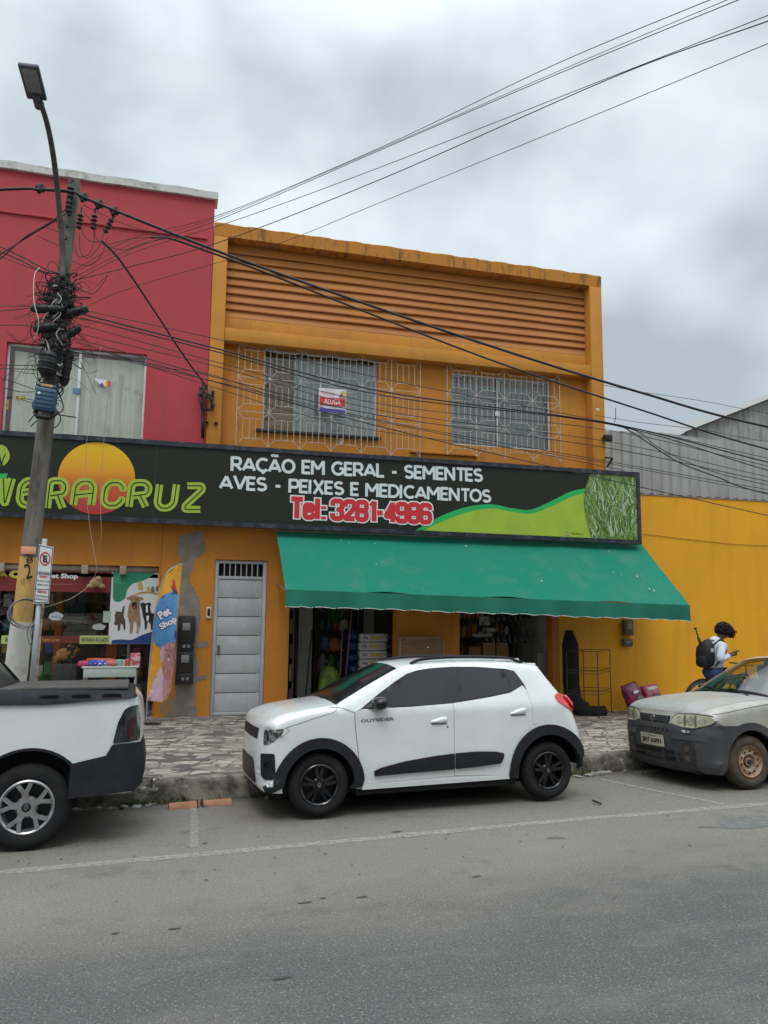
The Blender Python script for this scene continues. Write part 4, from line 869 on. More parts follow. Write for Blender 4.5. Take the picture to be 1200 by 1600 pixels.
for i in range(14):                              # bird droppings and mould specks
    u = random.random(); t = .1+.85*random.random(); x = AX0+(AX1-AX0)*u; y = AYb+(AYf-AYb)*t; z = AZb+(zfl+(zfr-zfl)*u-AZb)*t+.006; r = .004+.010*random.random()
    mb.add([(x+r*cos(k*pi/3), y+r*1.6*sin(k*pi/3), z-(1.0/1.36)*-r*1.6*sin(k*pi/3)) for k in range(6)], [(0, 1, 2, 3, 4, 5)])
sp_ = mb.build('dropping', mat('dropping', (.5, .52, .48), .8), recalc=False); sp_['kind'] = 'stuff'
# end flap hanging at the left corner
adopt(aw, cv, va, he, ff, sp_)

# ------------------------------------------------------------------ metal door
dr = thing('metal_door', 'grey painted sheet-metal door with barred transom between the orange piers', 'door', (1.02, D+.06, .16))
dx0, dx1, dz0, dz1 = door[0]+.004, door[1]-.004, .172, 2.69; zt_ = 2.38
M_dm = mat('door_metal', (.44, .45, .46), .5, .0, c2=(.38, .39, .40), scale=1.8, lo=.35, hi=.7, c3=(.50, .51, .51), s3=3, lo3=.5, hi3=.7, bump=.1, bscale=5)
mb = MB(); y = D+.05
for a, b, c, d in ((dx0, dx0+.06, dz0, dz1), (dx1-.06, dx1, dz0, dz1)): mb.cbox(a, b, y-.01, y+.05, c, d, .004)
for z in (dz0, zt_, dz1-.05): mb.cbox(dx0+.06, dx1-.06, y-.008, y+.048, z, z+.05, .004)
fr = mb.build('door_frame', M_dm, angle=40)
lf = MB(); n = 7; h = (zt_-dz0-.05)/n; xm = dx1-.06
for k in range(n):
    z0 = dz0+.05+k*h; lf.cbox(dx0+.065, xm-.005, y+.008, y+.03, z0+.004, z0+h-.004, .003)
lf.box(dx0+.06, xm, y+.024, y+.04, dz0+.05, zt_)
leaf = lf.build('door_leaf', M_dm, angle=40)
tb = MB()
for k in range(1, 8): xx = dx0+.06+(xm-dx0-.06)*k/8; tb.bar((xx, y+.02, zt_+.05), (xx, y+.02, dz1-.05), .018)
bars = tb.build('transom_bars', M_dm)
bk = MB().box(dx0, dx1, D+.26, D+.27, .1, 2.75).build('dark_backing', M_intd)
hn = MB(); c = at(329, 990, D); hn.cbox(dx0+.09, dx0+.12, y-.03, y-.0, 1.15, 1.30, .005); h1 = hn.build('handle', mat('handle_steel', (.15, .15, .15), .4, .8))
adopt(dr, fr, leaf, bars, bk, h1)
mb = MB()
for k in range(n+1):
    z0 = dz0+.05+k*h; mb.box(dx0+.065, xm-.06, y+.0065, y+.009, z0-.007+(.0 if k else .01), z0+.004)
q = mb.build('panel_groove', mat('groove', (.05, .05, .05), .8)); adopt(dr, q)

# ------------------------------------------------------------------ things on the ground-floor wall
def meters():
    c0 = at(276, 963, D); c1 = at(303, 1068, D); x0, x1, z1, z0 = at(276, 1010, D).x, at(303.5, 1010, D).x, at(290, 962, D).z, at(288, 1068, D).z
    r = thing('electricity_meter_box', 'stack of black electricity meter boxes on the cement-patched pier', 'meter box', ((x0+x1)/2, D, z0))
    mb = MB(); H_ = z1-z0; mb.cbox(x0, x1, D-.15, D-.004, z0, z0+H_*.16, .01); mb.cbox(x0+.005, x1-.005, D-.15, D-.004, z0+H_*.165, z0+H_*.475, .012); mb.cbox(x0+.008, x1-.008, D-.14, D-.004, z0+H_*.48, z0+H_*.60, .01); mb.cbox(x0, x1, D-.16, D-.004, z0+H_*.605, z1, .012)
    a = mb.build('housing', mat('meter_plastic', (.016, .015, .015), .35, spec=.6), angle=35)
    mb = MB(); g2 = mat('meter_window', (.23, .24, .24), .25); 
    for k, w_ in ((.37, .28), (.84, .28)):
        mb.cbox(x0+(x1-x0)*.28, x0+(x1-x0)*.72, D-.172, D-.155, z0+H_*(k-.055), z0+H_*(k+.055), .01)
    b = mb.build('meter_window', g2, angle=35); mb = MB()
    for k in (.07, .54):
        for q in (.35, .6): mb.cbox(x0+(x1-x0)*q, x0+(x1-x0)*(q+.14), D-.165, D-.14, z0+H_*(k-.012), z0+H_*(k+.03), .006)
    c = mb.build('breaker', g2, angle=35); adopt(r, a, b, c)
meters()
def wallbox(px0, px1, py0, py1, dep, label, name, m, cat, slots):
    cx, cz = at((px0+px1)/2, (py0+py1)/2, D).x, at((px0+px1)/2, (py0+py1)/2, D).z; w = at(px1, py0, D).x-at(px0, py0, D).x; h = at(px0, py0, D).z-at(px0, py1, D).z
    r = thing(name, label, cat, (cx, D, cz-h/2)); a = MB().cbox(cx-w/2, cx+w/2, D-dep, D, cz-h/2, cz+h/2, .012).build('housing', m, angle=35)
    b = MB().cbox(cx-w*.25, cx+w*.25, D-dep-.006, D-dep+.002, cz+h*slots[0], cz+h*slots[1], .003).build('cover', mat('box_label', (.3, .29, .25), .6, c2=(.1, .09, .08), scale=30), angle=35); adopt(r, a, b)
M_box = mat('weathered_box', (.16, .12, .06), .7, c2=(.09, .075, .05), scale=10)
wallbox(971.5, 985.5, 968, 992.5, .10, 'tall weathered meter box on the yellow wall just under the awning corner', 'wall_meter', M_box, 'meter box', (-.15, .25))
wallbox(971, 985.5, 998, 1010, .08, 'small square electrical box below the tall one on the yellow wall', 'wall_meter', M_box, 'meter box', (-.1, .2))
c = at(326, 957.5, D); r = thing('intercom', 'small black and white intercom button beside the metal door', 'intercom', (c.x, D, c.z-.08)); a = MB().cbox(c.x-.035, c.x+.035, D-.03, D, c.z-.09, c.z+.09, .008).build('housing', M_white, angle=35); b = MB().cbox(c.x-.022, c.x+.022, D-.036, D-.028, c.z-.05, c.z+.075, .006).build('cover', M_blk, angle=35); adopt(r, a, b)
c = at(943, 686, D); r = thing('wall_lamp', 'small black floodlight fixed to the right edge of the orange facade', 'lamp', (XR, D-.02, c.z))
a = MB().cbox(XR-.10, XR+.07, D-.16, D-.05, c.z-.07, c.z+.06, .02).build('lamp_head', M_blk, angle=35); b = MB().cbox(XR-.08, XR-.02, D-.06, D, c.z-.02, c.z+.03, .006).build('bracket', M_blk); adopt(r, a, b)
r = thing('angle_bracket', 'small black angle iron at the right end above the signboard', 'bracket', (XR, D, at(950, 720, D).z)); p = [at(946, 715, D), at(957, 716, D-.25), at(949, 729, D-.05)]; a = MB().bar(p[0], p[1], .03).bar(p[1], p[2], .03).build('bracket_arm', M_blk); adopt(r, a)
# ------------------------------------------------------------------ utility pole
PY = 8.98
pb0, pt0 = at(20, 1090, PY), at(117, 284, PY)
pdir = (pt0-pb0).normalized(); base = pb0+pdir*(-(pb0.z-.1)/pdir.z)
pole = thing('utility_pole', 'leaning concrete utility pole with yellow and white painted foot behind the pickup', 'utility pole', base)
def pp(z): return base+pdir*((z-base.z)/pdir.z)
def prad(z): return .106-.0045*z
def zpx(x, y): return at(x, y, PY).z
zw = zpx(40, 972); zy1 = zpx(43, 868); zy0 = zpx(39, 972)
def psec(z0, z1, m, name, grow=0, n=16):
    return MB().tube([pp(z0+(z1-z0)*i/8) for i in range(9)], [prad(z0+(z1-z0)*i/8)+grow for i in range(9)], n).build(name, m, smooth=True, angle=50)
ztop = pt0.z
# lower shaft is round, upper part a rectangular drilled beam
zm = zpx(100, 430)
s1 = psec(base.z, zm, M_pole, 'shaft', n=20)
mb = MB(); a, b = pp(zm-.6), pp(ztop); mb.bar(a, b, .115, .14, up=Vector((0, 1, 0)))
s2 = mb.build('upper_shaft', mat('pole_top', (.16, .165, .14), .9, c2=(.10, .105, .085), scale=5, bump=.5))
M_py2 = mat('pole_yellow', (.60, .36, .10), .75, c2=(.40, .25, .10), scale=4, lo=.42, hi=.7, c3=(.16, .12, .07), s3=7, lo3=.6, hi3=.75, stretch=(2, 2, .8), bump=.3)
M_pw2 = mat('pole_white', (.58, .57, .53), .8, c2=(.36, .34, .30), scale=5, lo=.5, hi=.75, c3=(.16, .13, .1), s3=9, lo3=.66, hi3=.78, bump=.4)
s3 = psec(zy0-.04, zy1-.02, M_py2, 'yellow_band', .004); s4 = psec(base.z, zw+.0, M_pw2, 'white_band', .016)
s5 = psec(zpx(36, 1010)-.03, zpx(36, 1006)+.02, mat('yellow_line', (.65, .36, .03), .7), 'yellow_line', .012)
mb = MB(); random.seed(8)
for i in range(8):
    z = zm+.12+i*.145; p = pp(z); mb.lathe([(.016, 0), (.012, .004), (0, .005)], 8, Matrix.Translation(p+Vector((-.01, -.073, 0))) @ Matrix.Rotation(pi/2, 4, 'X'))
s6 = mb.build('bolt_hole', M_blk); s6['kind'] = 'stuff'
adopt(pole, s1, s2, s3, s4, s5, s6)
# orange number plate
c = pp(zpx(45, 861)); mb = MB(); mb.cbox(c.x-.075, c.x+.075, c.y-prad(c.z)-.03, c.y-prad(c.z)-.02, c.z-.04, c.z+.04, .003); o = mb.build('number_plate', mat('plate_orange', (.72, .33, .2), .6), angle=35)
q = text_on(MB(), '610367', (c.x, c.y-prad(c.z)-.032, c.z), .05, fit=(.125, .042), bold=.001).build('lettering', mat('plate_ink', (.25, .04, .02), .6)); q.parent = o
adopt(pole, o)
mb = MB(); text_on(mb, '2', (pp(zpx(50, 893)).x+.02, PY-prad(2.4)-.012, zpx(50, 893)), .14, Vector((.93, 0, .2)), Vector((-.2, 0, .97)), fit=(.075, .16)); text_on(mb, '8', (pp(zpx(50, 876)).x+.02, PY-prad(2.5)-.012, zpx(50, 876)), .1, Vector((.96, 0, .2)), Vector((-.2, 0, .97)), fit=(.07, .07))
o = mb.build('lettering', M_blk, recalc=False); adopt(pole, o)

# ------------------------------------------------------------------ street lamp arm
lp = [at(98, 435, PY-.16), at(98, 395, PY-.17), at(93, 330, PY-.3), at(88, 280, PY-.5), at(82, 235, PY-.75), at(74, 195, PY-1.0), at(64, 162, PY-1.22)]
lamp = thing('street_lamp', 'LED street lamp on a curved steel arm above the utility pole', 'street lamp', lp[0])
P = spline(lp, 8); arm = MB().tube(P, [.034-.008*i/len(P) for i in range(len(P))], 12).build('arm', mat('arm_steel', (.13, .12, .115), .55, .5, c2=(.08, .07, .065), scale=6), smooth=True)
d = (lp[-1]-lp[-2]).normalized(); tip = lp[-1]
# head: flat box seen from below; axes: along arm (a), across (c), up (n)
hd_a = (at(48, 105, PY-1.62)-at(62, 158, PY-1.22)).normalized(); c_ = (at(70, 110, PY-1.62)-at(30, 104, PY-1.62)); c_ = (c_-hd_a*c_.dot(hd_a)).normalized(); n_ = c_.cross(hd_a).normalized()
if n_.z < 0: n_ = -n_
ctr = (at(51, 131, PY-1.42)); M = Matrix.Translation(ctr) @ Matrix((c_, hd_a, n_)).transposed().to_4x4()
L2, W2 = .205, .095
mb = MB(); mb.cbox(-W2, W2, -L2, L2, 0, .045, .015, M=M); mb.cbox(-W2*.8, W2*.8, -L2*.9, L2*.6, .046, .075, .008, M=M); hb = mb.build('lamp_head', mat('lamp_body', (.075, .085, .11), .5, .3), angle=35)
mb = MB(); mb.cbox(-W2*.72, W2*.72, -L2*.5, L2*.85, -.008, .002, .003, M=M); ln = mb.build('lens', mat('lamp_lens', (.26, .27, .26), .25, c2=(.2, .21, .2), scale=30), angle=35)
mb = MB(); mb.tube([M @ Vector((0, -L2-.1, .02)), M @ Vector((0, -L2+.06, .02))], .045, 12); mb.tube([tip, M @ Vector((0, -L2-.08, .02))], .033, 12); sk = mb.build('socket', mat('lamp_body', (0, 0, 0)), smooth=True)
adopt(lamp, arm, hb, ln, sk)

# ------------------------------------------------------------------ things clamped on the pole
def onpole(px, py, dx=0, dy=0): p = at(px, py, PY+dy); return p
c = at(72, 623, PY-.24); r = thing('junction_box', 'blue plastic cable junction box strapped to the utility pole', 'junction box', (c.x, c.y, c.z-.17))
w, h = .105, .15; tl = Matrix.Translation(c) @ Matrix.Rotation(radians(6), 4, 'Y')
mb = MB(); mb.cbox(-w, w, -.08, .05, -h, h*.72, .02, M=tl); mb.cbox(-w*.92, w*.92, -.07, .06, h*.74, h, .02, M=tl); a = mb.build('housing', mat('blue_plastic', (.035, .10, .17), .45, c2=(.03, .07, .12), scale=6), angle=35)
mb = MB()
for k in range(5): mb.cbox(-w*.85, w*.85, -.09, -.075, -h*.8+k*.045, -h*.8+k*.045+.012, .003, M=tl)
for s in (-1, 1): mb.cbox(s*w-.012, s*w+.012, -.05, .05, -h*.9, -h*.5, .006, M=tl)
b = mb.build('rib', mat('blue_plastic', (0, 0, 0)), angle=35); b2 = MB().cbox(-w*.6, w*.55, -.078, -.068, h*.76, h*.96, .004, M=tl).build('paper_label', mat('label_orange', (.5, .3, .12), .6))
b3 = MB().lathe([(.018, 0), (.014, .01), (0, .012)], 12, tl @ Matrix.Translation((-w*.6, -.08, h*.2)) @ Matrix.Rotation(pi/2, 4, 'X')).build('seal', M_white)
b4 = MB().tube([c+Vector((-.1, .0, -.15)), c+Vector((-.07, -.03, -.21)), c+Vector((.05, -.03, -.22)), c+Vector((.11, .02, -.14))], .028, 8).build('cable_collar', M_blk, smooth=True)
adopt(r, a, b, b2, b3, b4)
def closure(px, py, dy, L, R, tilt, label, name='splice_closure'):
    c = at(px, py, PY+dy); M = Matrix.Translation(c) @ Matrix.Rotation(tilt, 4, 'Y')
    r = thing(name, label, 'cable closure', c)
    a = MB().lathe([(0, -L/2), (R*.6, -L/2), (R, -L/2+.04), (R, L/2-.05), (R*.7, L/2), (0, L/2+.01)], 14, M).build('housing', M_blk, smooth=True, angle=50)
    mb = MB()
    for k in (-.3, 0, .3): mb.lathe([(R, L*k-.012), (R+.008, L*k-.008), (R+.008, L*k+.008), (R, L*k+.012)], 14, M)
    b = mb.build('collar', M_blk, smooth=True); adopt(r, a, b)
closure(104, 575, .02, .42, .05, .1, 'black upright cable closure on the right side of the pole above the blue box')
closure(75, 568, -.2, .26, .095, .1, 'fat black cable dome on the pole just above the blue box')
closure(74, 483, -.15, .34, .05, 1.5, 'black horizontal cable closure left of the pole, below the lamp arm foot')
closure(119, 487, -.1, .26, .05, 1.2, 'black horizontal cable closure at the right of the pole, level with the left one')
closure(70, 512, -.16, .24, .05, 1.3, 'black stubby cable closure left of the pole above the window top')
closure(112, 520, -.08, .22, .045, .9, 'black tilted cable closure at the right of the pole above the window top')
# steel bands
for i, (py, lb) in enumerate(((451, 'bright steel strap round the pole beneath the lamp arm foot'), (476, 'bright steel strap round the pole between the two horizontal closures'), (517, 'bright steel strap round the pole, third from the top'), (531, 'bright steel strap round the pole level with the window top'), (573, 'bright steel strap round the pole, two above the blue box'), (587, 'bright steel strap round the pole just above the blue box'))):
    z = zpx(85, py); p = pp(z); r0 = prad(z)+.03
    o = MB().lathe([(r0, -.01), (r0+.004, -.01), (r0+.004, .01), (r0, .01)], 24, Matrix.Translation(p)).build('steel_strap', mat('strap_steel', (.5, .5, .48), .35, .7)); tag(o, lb, 'strap')
# wire loop hung on the yellow part
c = at(38, 959, PY-.26); mb = MB(); random.seed(12)
for k in range(4):
    rr = .155+.012*random.random(); ph = random.random()*6
    mb.tube([c+Vector((rr*cos(a)*1.0+.01*k, .02*sin(a+k)-.005*k, rr*.9*sin(a)+.006*k)) for a in [2*pi*i/40 for i in range(40)]], .006, 6, closed=True)
o = mb.build('wire_coil', mat('grey_cable', (.20, .19, .18), .6), smooth=True, recalc=False); tag(o, 'coil of grey wire hanging where the pole turns from yellow to white', 'wire')
c = at(49, 985, PY-.24); mb = MB(); mb.tube(spline([c+Vector((.04, 0, .12)), c+Vector((-.03, -.01, .02)), c+Vector((-.02, -.02, -.10)), c+Vector((.03, -.01, -.18)), c+Vector((.05, 0, -.06)), c+Vector((.03, .01, .08))], 8), .006, 6); mb.tube(spline([c+Vector((.07, 0, .2)), c+Vector((.0, -.02, .0)), c+Vector((.04, -.02, -.14)), c+Vector((.09, 0, .1))], 8), .006, 6)
o = mb.build('wire_loop', mat('grey_cable', (0, 0, 0)), smooth=True); tag(o, 'loose loops of grey wire between the white pole foot and sign post', 'wire')
# suspension insulators on the pole top and on the messenger
def insul(px, py, Y, tilt, label, n=4, s=1.0):
    s *= .8
    c = at(px, py, Y); r = thing('insulator', label, 'insulator', c, group='insulators'); M = Matrix.Translation(c) @ Matrix.Rotation(tilt, 4, 'Y') @ Matrix.Scale(s, 4)
    prof = [(.008, -.02-n*.03)]
    for k in range(n): z = -n*.03+k*.06; prof += [(.018, z), (.045, z+.012), (.045, z+.02), (.018, z+.036)]
    prof += [(.01, n*.03+.02)]; a = MB().lathe(prof, 14, M).build('disc_stack', mat('dark_porcelain', (.03, .028, .035), .3), smooth=True, angle=40); b = MB().bar(M @ Vector((0, 0, n*.03)), M @ Vector((0, 0, n*.03+.08)), .018).build('hook', M_cable); adopt(r, a, b)
insul(110, 300, PY-.13, .0, 'topmost dark insulator on the front of the utility pole', 3, 1.1); insul(108, 322, PY-.14, .0, 'lower dark insulator on the front of the pole top', 3, 1.1)
insul(125, 345, PY-.1, .05, 'dark hanging insulator nearest the right side of the pole'); insul(147, 346, PY-.1, .03, 'dark hanging insulator, middle one below the thick cable'); insul(170, 352, PY-.1, .35, 'dark slanted insulator, rightmost below the thick cable')
for (px, py, lb) in ((131, 308, 'black clamp on the thick cable nearest the pole'), (155, 319, 'black clamp on the thick cable, middle one'), (179, 330, 'black clamp on the thick cable, rightmost'), (63, 294, 'black clamp on the thick cable left of the lamp arm')):
    c = at(px, py, PY-.12); M = Matrix.Translation(c) @ Matrix.Rotation(.35, 4, 'Y'); o = MB().cbox(-.05, .05, -.03, .03, -.03, .03, .012, M=M).cbox(-.02, .02, -.035, .035, -.06, .05, .01, M=M).build('cable_clamp', M_blk, angle=35); tag(o, lb, 'clamp')

# ------------------------------------------------------------------ overhead cables, each one a thing
def cable(pts, r, label, m=None, group=None, n=14, name='overhead_cable'):
    P = spline([p if isinstance(p, Vector) else at(*p) for p in pts], n); o = MB().tube(P, r, 6).build(name, m or M_cable, smooth=True, recalc=False); return tag(o, label, 'cable', group)
Yc = PY-.15
cable([(-400, 316, Yc), (0, 296, Yc), (60, 296, Yc), (110, 299, Yc), (135, 310, Yc), (200, 337, Yc), (350, 396, Yc), (540, 464, Yc), (780, 545, Yc), (1000, 613, Yc), (1200, 667, Yc), (1600, 745, Yc)], .017, 'thickest black overhead cable running from the pole top past the orange building')
cable([(-400, 320, Yc+.02), (0, 297, Yc+.02), (62, 297, Yc+.02), (108, 300, Yc+.02)], .012, 'thinner black cable twisted under the thick one left of the pole top')
cable([(235, 371, Yc+.04), (262, 372, Yc+.04), (300, 384, Yc+.04), (420, 428, Yc+.04), (560, 483, Yc+.04), (780, 567, Yc+.04), (1000, 640, Yc+.04), (1200, 702, Yc+.04), (1600, 800, Yc+.04)], .0125, 'second black cable crossing the orange facade just below the thickest one')
cable([(160, 377, Yc), (190, 410, Yc+.6), (240, 484, Yc+1.6), (290, 560, Yc+2.8), (322, 603, D-.15)], .013, 'black service drop slanting from the insulators to the rack at the building corner')
# service lines climbing across the sky to the far side of the street
sky_l = [((345, 335), (600, 228), (860, 104), (1128, -8), 'uppermost thin line crossing the sky to the upper right'), ((345, 338), (600, 230), (880, 108), (1150, -6), 'second thin line from the top crossing the sky'), ((345, 342), (600, 232), (880, 112), (1168, -6), 'third thin line from the top crossing the sky'),
 ((380, 340), (600, 259), (960, 118), (1200, 24), 'upper line of the middle pair crossing the sky'), ((350, 376), (600, 278), (960, 120), (1200, 33), 'lower line of the middle pair crossing the sky'), ((420, 386), (600, 314), (900, 192), (1200, 68), 'lowest single line crossing the sky to the right edge')]
st_pts = [((262, 372),), ((262, 372),), ((210, 382),), ((112, 440),), ((118, 420),), ((112, 490),)]
for i, (a, b, c_, d, lb) in enumerate(sky_l):
    e = [(112, 424), (112, 428), (118, 432), (115, 440), (116, 438), (120, 486)][i]
    g_ = (d[0]+(d[0]-c_[0])*.6, d[1]+(d[1]-c_[1])*.6)
    cable([(e[0], e[1], Yc), (210, (e[1]+a[1])/2-8+(4*i), Yc-.3), (a[0], a[1], Yc-.9), (b[0], b[1], Yc-1.9), (c_[0], c_[1], Yc-3.4), (d[0], d[1], Yc-5), (g_[0], g_[1], Yc-6.2)], [.0032, .0026, .0034, .0034, .0045, .003][i], 'thin black '+lb if i > 2 else lb)
# telecom bundle running right at first-floor level
random.seed(31)
tele = [((128, 484), (340, 530), (600, 592), (950, 660), (1200, 716), .0045, 'uppermost thin telecom wire passing over the left upper window'), ((126, 490), (340, 545), (600, 612), (955, 662), (1200, 722), .009, 'thick dark telecom cable passing over the window grilles'), ((124, 496), (340, 550), (600, 618), (958, 664), (1200, 735), .007, 'telecom cable just beneath the thick one over the grilles'),
 ((120, 506), (340, 566), (600, 632), (950, 672), (1200, 728), .0045, 'thin telecom wire sagging below the first bundle at the grille'), ((120, 520), (340, 573), (600, 642), (950, 690), (1200, 745), .0045, 'thin telecom wire crossing the rental poster'), ((116, 528), (340, 590), (600, 650), (950, 700), (1200, 752), .0055, 'telecom cable crossing just under the rental poster text'),
 ((112, 545), (340, 597), (600, 658), (945, 720), (1200, 765), .0045, 'thin telecom wire crossing below the rental poster'), ((112, 530), (340, 607), (560, 668), (880, 712), (1200, 770), .004, 'very thin wire skimming the window sill of the left upper window'), ((118, 535), (240, 572), (330, 585), (470, 632), (700, 680), .004, 'very thin wire fading into the middle of the orange facade'),
 ((100, 548), (235, 568), (330, 595), (600, 668), (930, 745), .006, 'telecom cable sagging over the upper right of the red building window')]
for i, (a, b, c_, d, e, r_, lb) in enumerate(tele):
    y0 = Yc+.02*i-.1; e2 = (e[0]+(e[0]-d[0])*1.2, e[1]+(e[1]-d[1])*1.15)
    cable([(a[0], a[1], y0), (b[0], b[1], y0), (c_[0], c_[1], y0), (d[0], d[1], y0), (e[0], e[1], y0), (e2[0], e2[1], y0)], r_, lb)
cable([(958, 664, Yc), (975, 668, Yc), (1010, 690, Yc), (1060, 722, Yc), (1120, 745, Yc), (1200, 772, Yc), (1500, 840, Yc)], .008, 'black cable dropping across the sheet fence to the right edge')
cable([(962, 665, Yc), (1000, 676, Yc), (1030, 700, Yc), (1100, 732, Yc), (1200, 758, Yc), (1500, 820, Yc)], .0055, 'thinner companion of the cable dropping across the sheet fence')
cable([(940, 601, Yc), (1000, 612, Yc), (1100, 627, Yc), (1200, 646, Yc), (1500, 700, Yc)], .0035, 'hair-thin wire in the sky above the sheet fence')
cable([(930, 649, Yc), (1000, 660, Yc), (1100, 672, Yc), (1200, 690, Yc), (1500, 730, Yc)], .0035, 'hair-thin wire just above the top of the sheet fence')
cable([(962, 637, Yc), (962, 650, Yc), (960, 660, Yc)], .005, 'short vertical tie wire between cables right of the orange building')
for i, (p, lb) in enumerate((([(0, 486), (40, 482), (85, 476), (110, 470)], 'left telecom wire reaching the pole between the straps'), ([(0, 508), (35, 508), (75, 512), (110, 505)], 'left telecom wire ending at the stubby closure'), ([(0, 478), (60, 478), (110, 474)], 'thin left wire just above the horizontal closure'),
    ([(0, 405), (40, 370), (80, 346), (108, 322)], 'thick left cable rising to the lower insulator'), ([(0, 398), (40, 372), (78, 350), (108, 330)], 'upper one of the crossed left cables rising to the pole'), ([(0, 385), (40, 404), (70, 420), (108, 432)], 'left cable falling to the knot under the lamp arm'), ([(0, 393), (35, 408), (70, 425), (110, 428)], 'lower left cable falling to the knot under the lamp arm'),
    ([(0, 400), (30, 412), (62, 424), (100, 440)], 'lowest left cable falling to the knot under the lamp arm'), ([(70, 355), (90, 362), (110, 372)], 'short jumper wire left of the pole below the insulators'), ([(58, 368), (80, 378), (100, 388)], 'short jumper wire left of the pole under the first one'),
    ([(0, 590), (30, 600), (62, 610), (82, 605)], 'drooping left wire that ends at the blue box'), ([(0, 604), (30, 612), (60, 612)], 'lower drooping left wire that ends at the blue box'), ([(0, 570), (40, 571), (62, 570)], 'short left wire at the height of the black dome'), ([(0, 576), (50, 577), (95, 577)], 'level thin wire crossing the left window sash'))):
    x0_, y0_ = p[0]; x1_, y1_ = p[1]; e0 = (x0_-(x1_-x0_)*4, y0_-(y1_-y0_)*4)
    cable([(e0[0], e0[1], Yc+.01*i)]*(1 if x0_ == 0 else 0)+[(x, y, Yc+.01*i-.03) for x, y in p], .0045+.0025*(i in (3, 4, 5, 6)), lb)
# long vertical pale wires
cable([(158, 540, Yc), (140, 640, Yc), (134, 740, Yc), (140, 820, Yc), (150, 880, Yc-.02), (150, 893, Yc)], .0028, 'pale hanging wire in front of the sun emblem, left one', mat('pale_wire', (.36, .30, .22), .6))
cable([(172, 590, Yc), (163, 680, Yc), (157, 780, Yc), (158, 840, Yc), (148, 900, Yc+.3), (120, 930, Yc), (80, 946, Yc-.1), (60, 950, Yc-.2)], .0028, 'pale hanging wire that swings back to the pole, right one', mat('pale_wire', (0, 0, 0)))
cable([(62, 418, Yc), (54, 430, Yc-.05), (53, 470, Yc-.1), (60, 500, Yc-.1), (58, 520, Yc-.05), (52, 530, Yc)], .005, 'white cable hanging down at the left of the pole', mat('white_wire', (.62, .55, .52), .6))
cable([(97, 430, Yc), (130, 455, Yc), (150, 456, Yc), (168, 430, Yc+.02), (152, 446, Yc)], .004, 'slack wire bow right of the pole above the closures')
for i, p in enumerate(([(125, 362), (124, 385), (130, 400), (140, 402), (155, 385), (160, 374)], [(147, 362), (146, 380), (138, 398), (122, 400), (116, 380)], [(168, 368), (160, 395), (146, 412), (130, 414), (114, 408)], [(160, 378), (172, 386), (196, 390), (225, 380), (262, 372)], [(158, 380), (168, 382), (200, 374), (232, 371), (255, 372)], [(130, 330), (145, 350), (150, 372), (158, 378)], [(185, 334), (168, 350), (160, 372)], [(125, 350), (134, 372), (150, 378), (160, 376)], [(130, 320), (160, 335), (200, 352), (262, 368)])):
    lb = ['deep wire loop hanging at the right of the pole', 'wire loop curling back to the pole under the nearest insulator', 'widest wire loop under the hanging insulators', 'wire running right from the knot below the slanted insulator, lower one', 'wire running right from the knot below the slanted insulator, upper one', 'short wire linking the first clamp to the knot', 'short wire linking the rightmost clamp to the knot', 'short wire linking the nearest insulator to the knot', 'thin straight wire below the thick cable clamps'][i]
    cable([(x, y, Yc-.06+.012*i) for x, y in p], .0042, lb, n=10, name='jumper_wire')
# the uncountable tangle wound round the pole
mb = MB(); random.seed(77)
for i in range(120):
    py0 = random.choice([random.uniform(425, 470), random.uniform(440, 560), random.uniform(480, 600)]); z0 = zpx(90, py0); p0 = pp(z0); ang = random.random()*6.28; pts = []; R0 = prad(z0)+.005+.03*random.random(); n = random.randint(4, 8); z = z0
    for k in range(n):
        ang += random.uniform(.5, 1.3)*(1 if i % 2 else -1); z -= random.uniform(-.05, .14); q = pp(z); R_ = R0+random.uniform(0, .05)*(1+(random.random() < .15)*3.0); pts.append(q+Vector((R_*cos(ang)*1.1, R_*sin(ang)*.9, 0)))
    mb.tube(spline(pts, 5), random.uniform(.003, .0075), 5)
for i in range(46):                               # loose ends sticking out both sides
    py0 = random.uniform(430, 600); z0 = zpx(90, py0); p0 = pp(z0)+Vector((0, -.12*random.random(), 0)); s = random.choice((-1, 1)); L_ = random.uniform(.12, .55)**1.1; a = random.uniform(-1.1, .7)
    p3 = p0+Vector((s*L_, random.uniform(-.1, .1), L_*sin(a))); p1 = p0+Vector((s*L_*.35, -.05, random.uniform(-.14, .14))); p2 = p0+Vector((s*L_*.75, -.03, L_*sin(a)*.5+random.uniform(-.12, .05))); mb.tube(spline([p0, p1, p2, p3], 5), random.uniform(.002, .004), 4)
o = mb.build('cable_tangle', M_cable, smooth=True, recalc=False); tag(o, 'messy tangle of black telecom wires wound round the utility pole', 'cables', kind='stuff')
mb = MB()
for i in range(40):
    py0 = random.uniform(440, 555); z0 = zpx(88, py0); p = pp(z0)+Vector((random.gauss(0, .05), -prad(z0)-.02-.05*random.random(), 0)); s = .014+.022*random.random(); M = Matrix.Translation(p) @ Matrix.Rotation(random.random()*3, 4, 'Y') @ Matrix.Rotation(random.random(), 4, 'X'); mb.cbox(-s, s, -s*.5, s*.5, -s*1.3, s*1.3, s*.3, M=M)
o = mb.build('connector_clutter', mat('connector_plastic', (.02, .02, .02), .6, c2=(.05, .05, .045), scale=20), angle=35); tag(o, 'clutter of black connectors clamped on the utility pole', 'connectors', kind='stuff')
mb = MB(); random.seed(78)
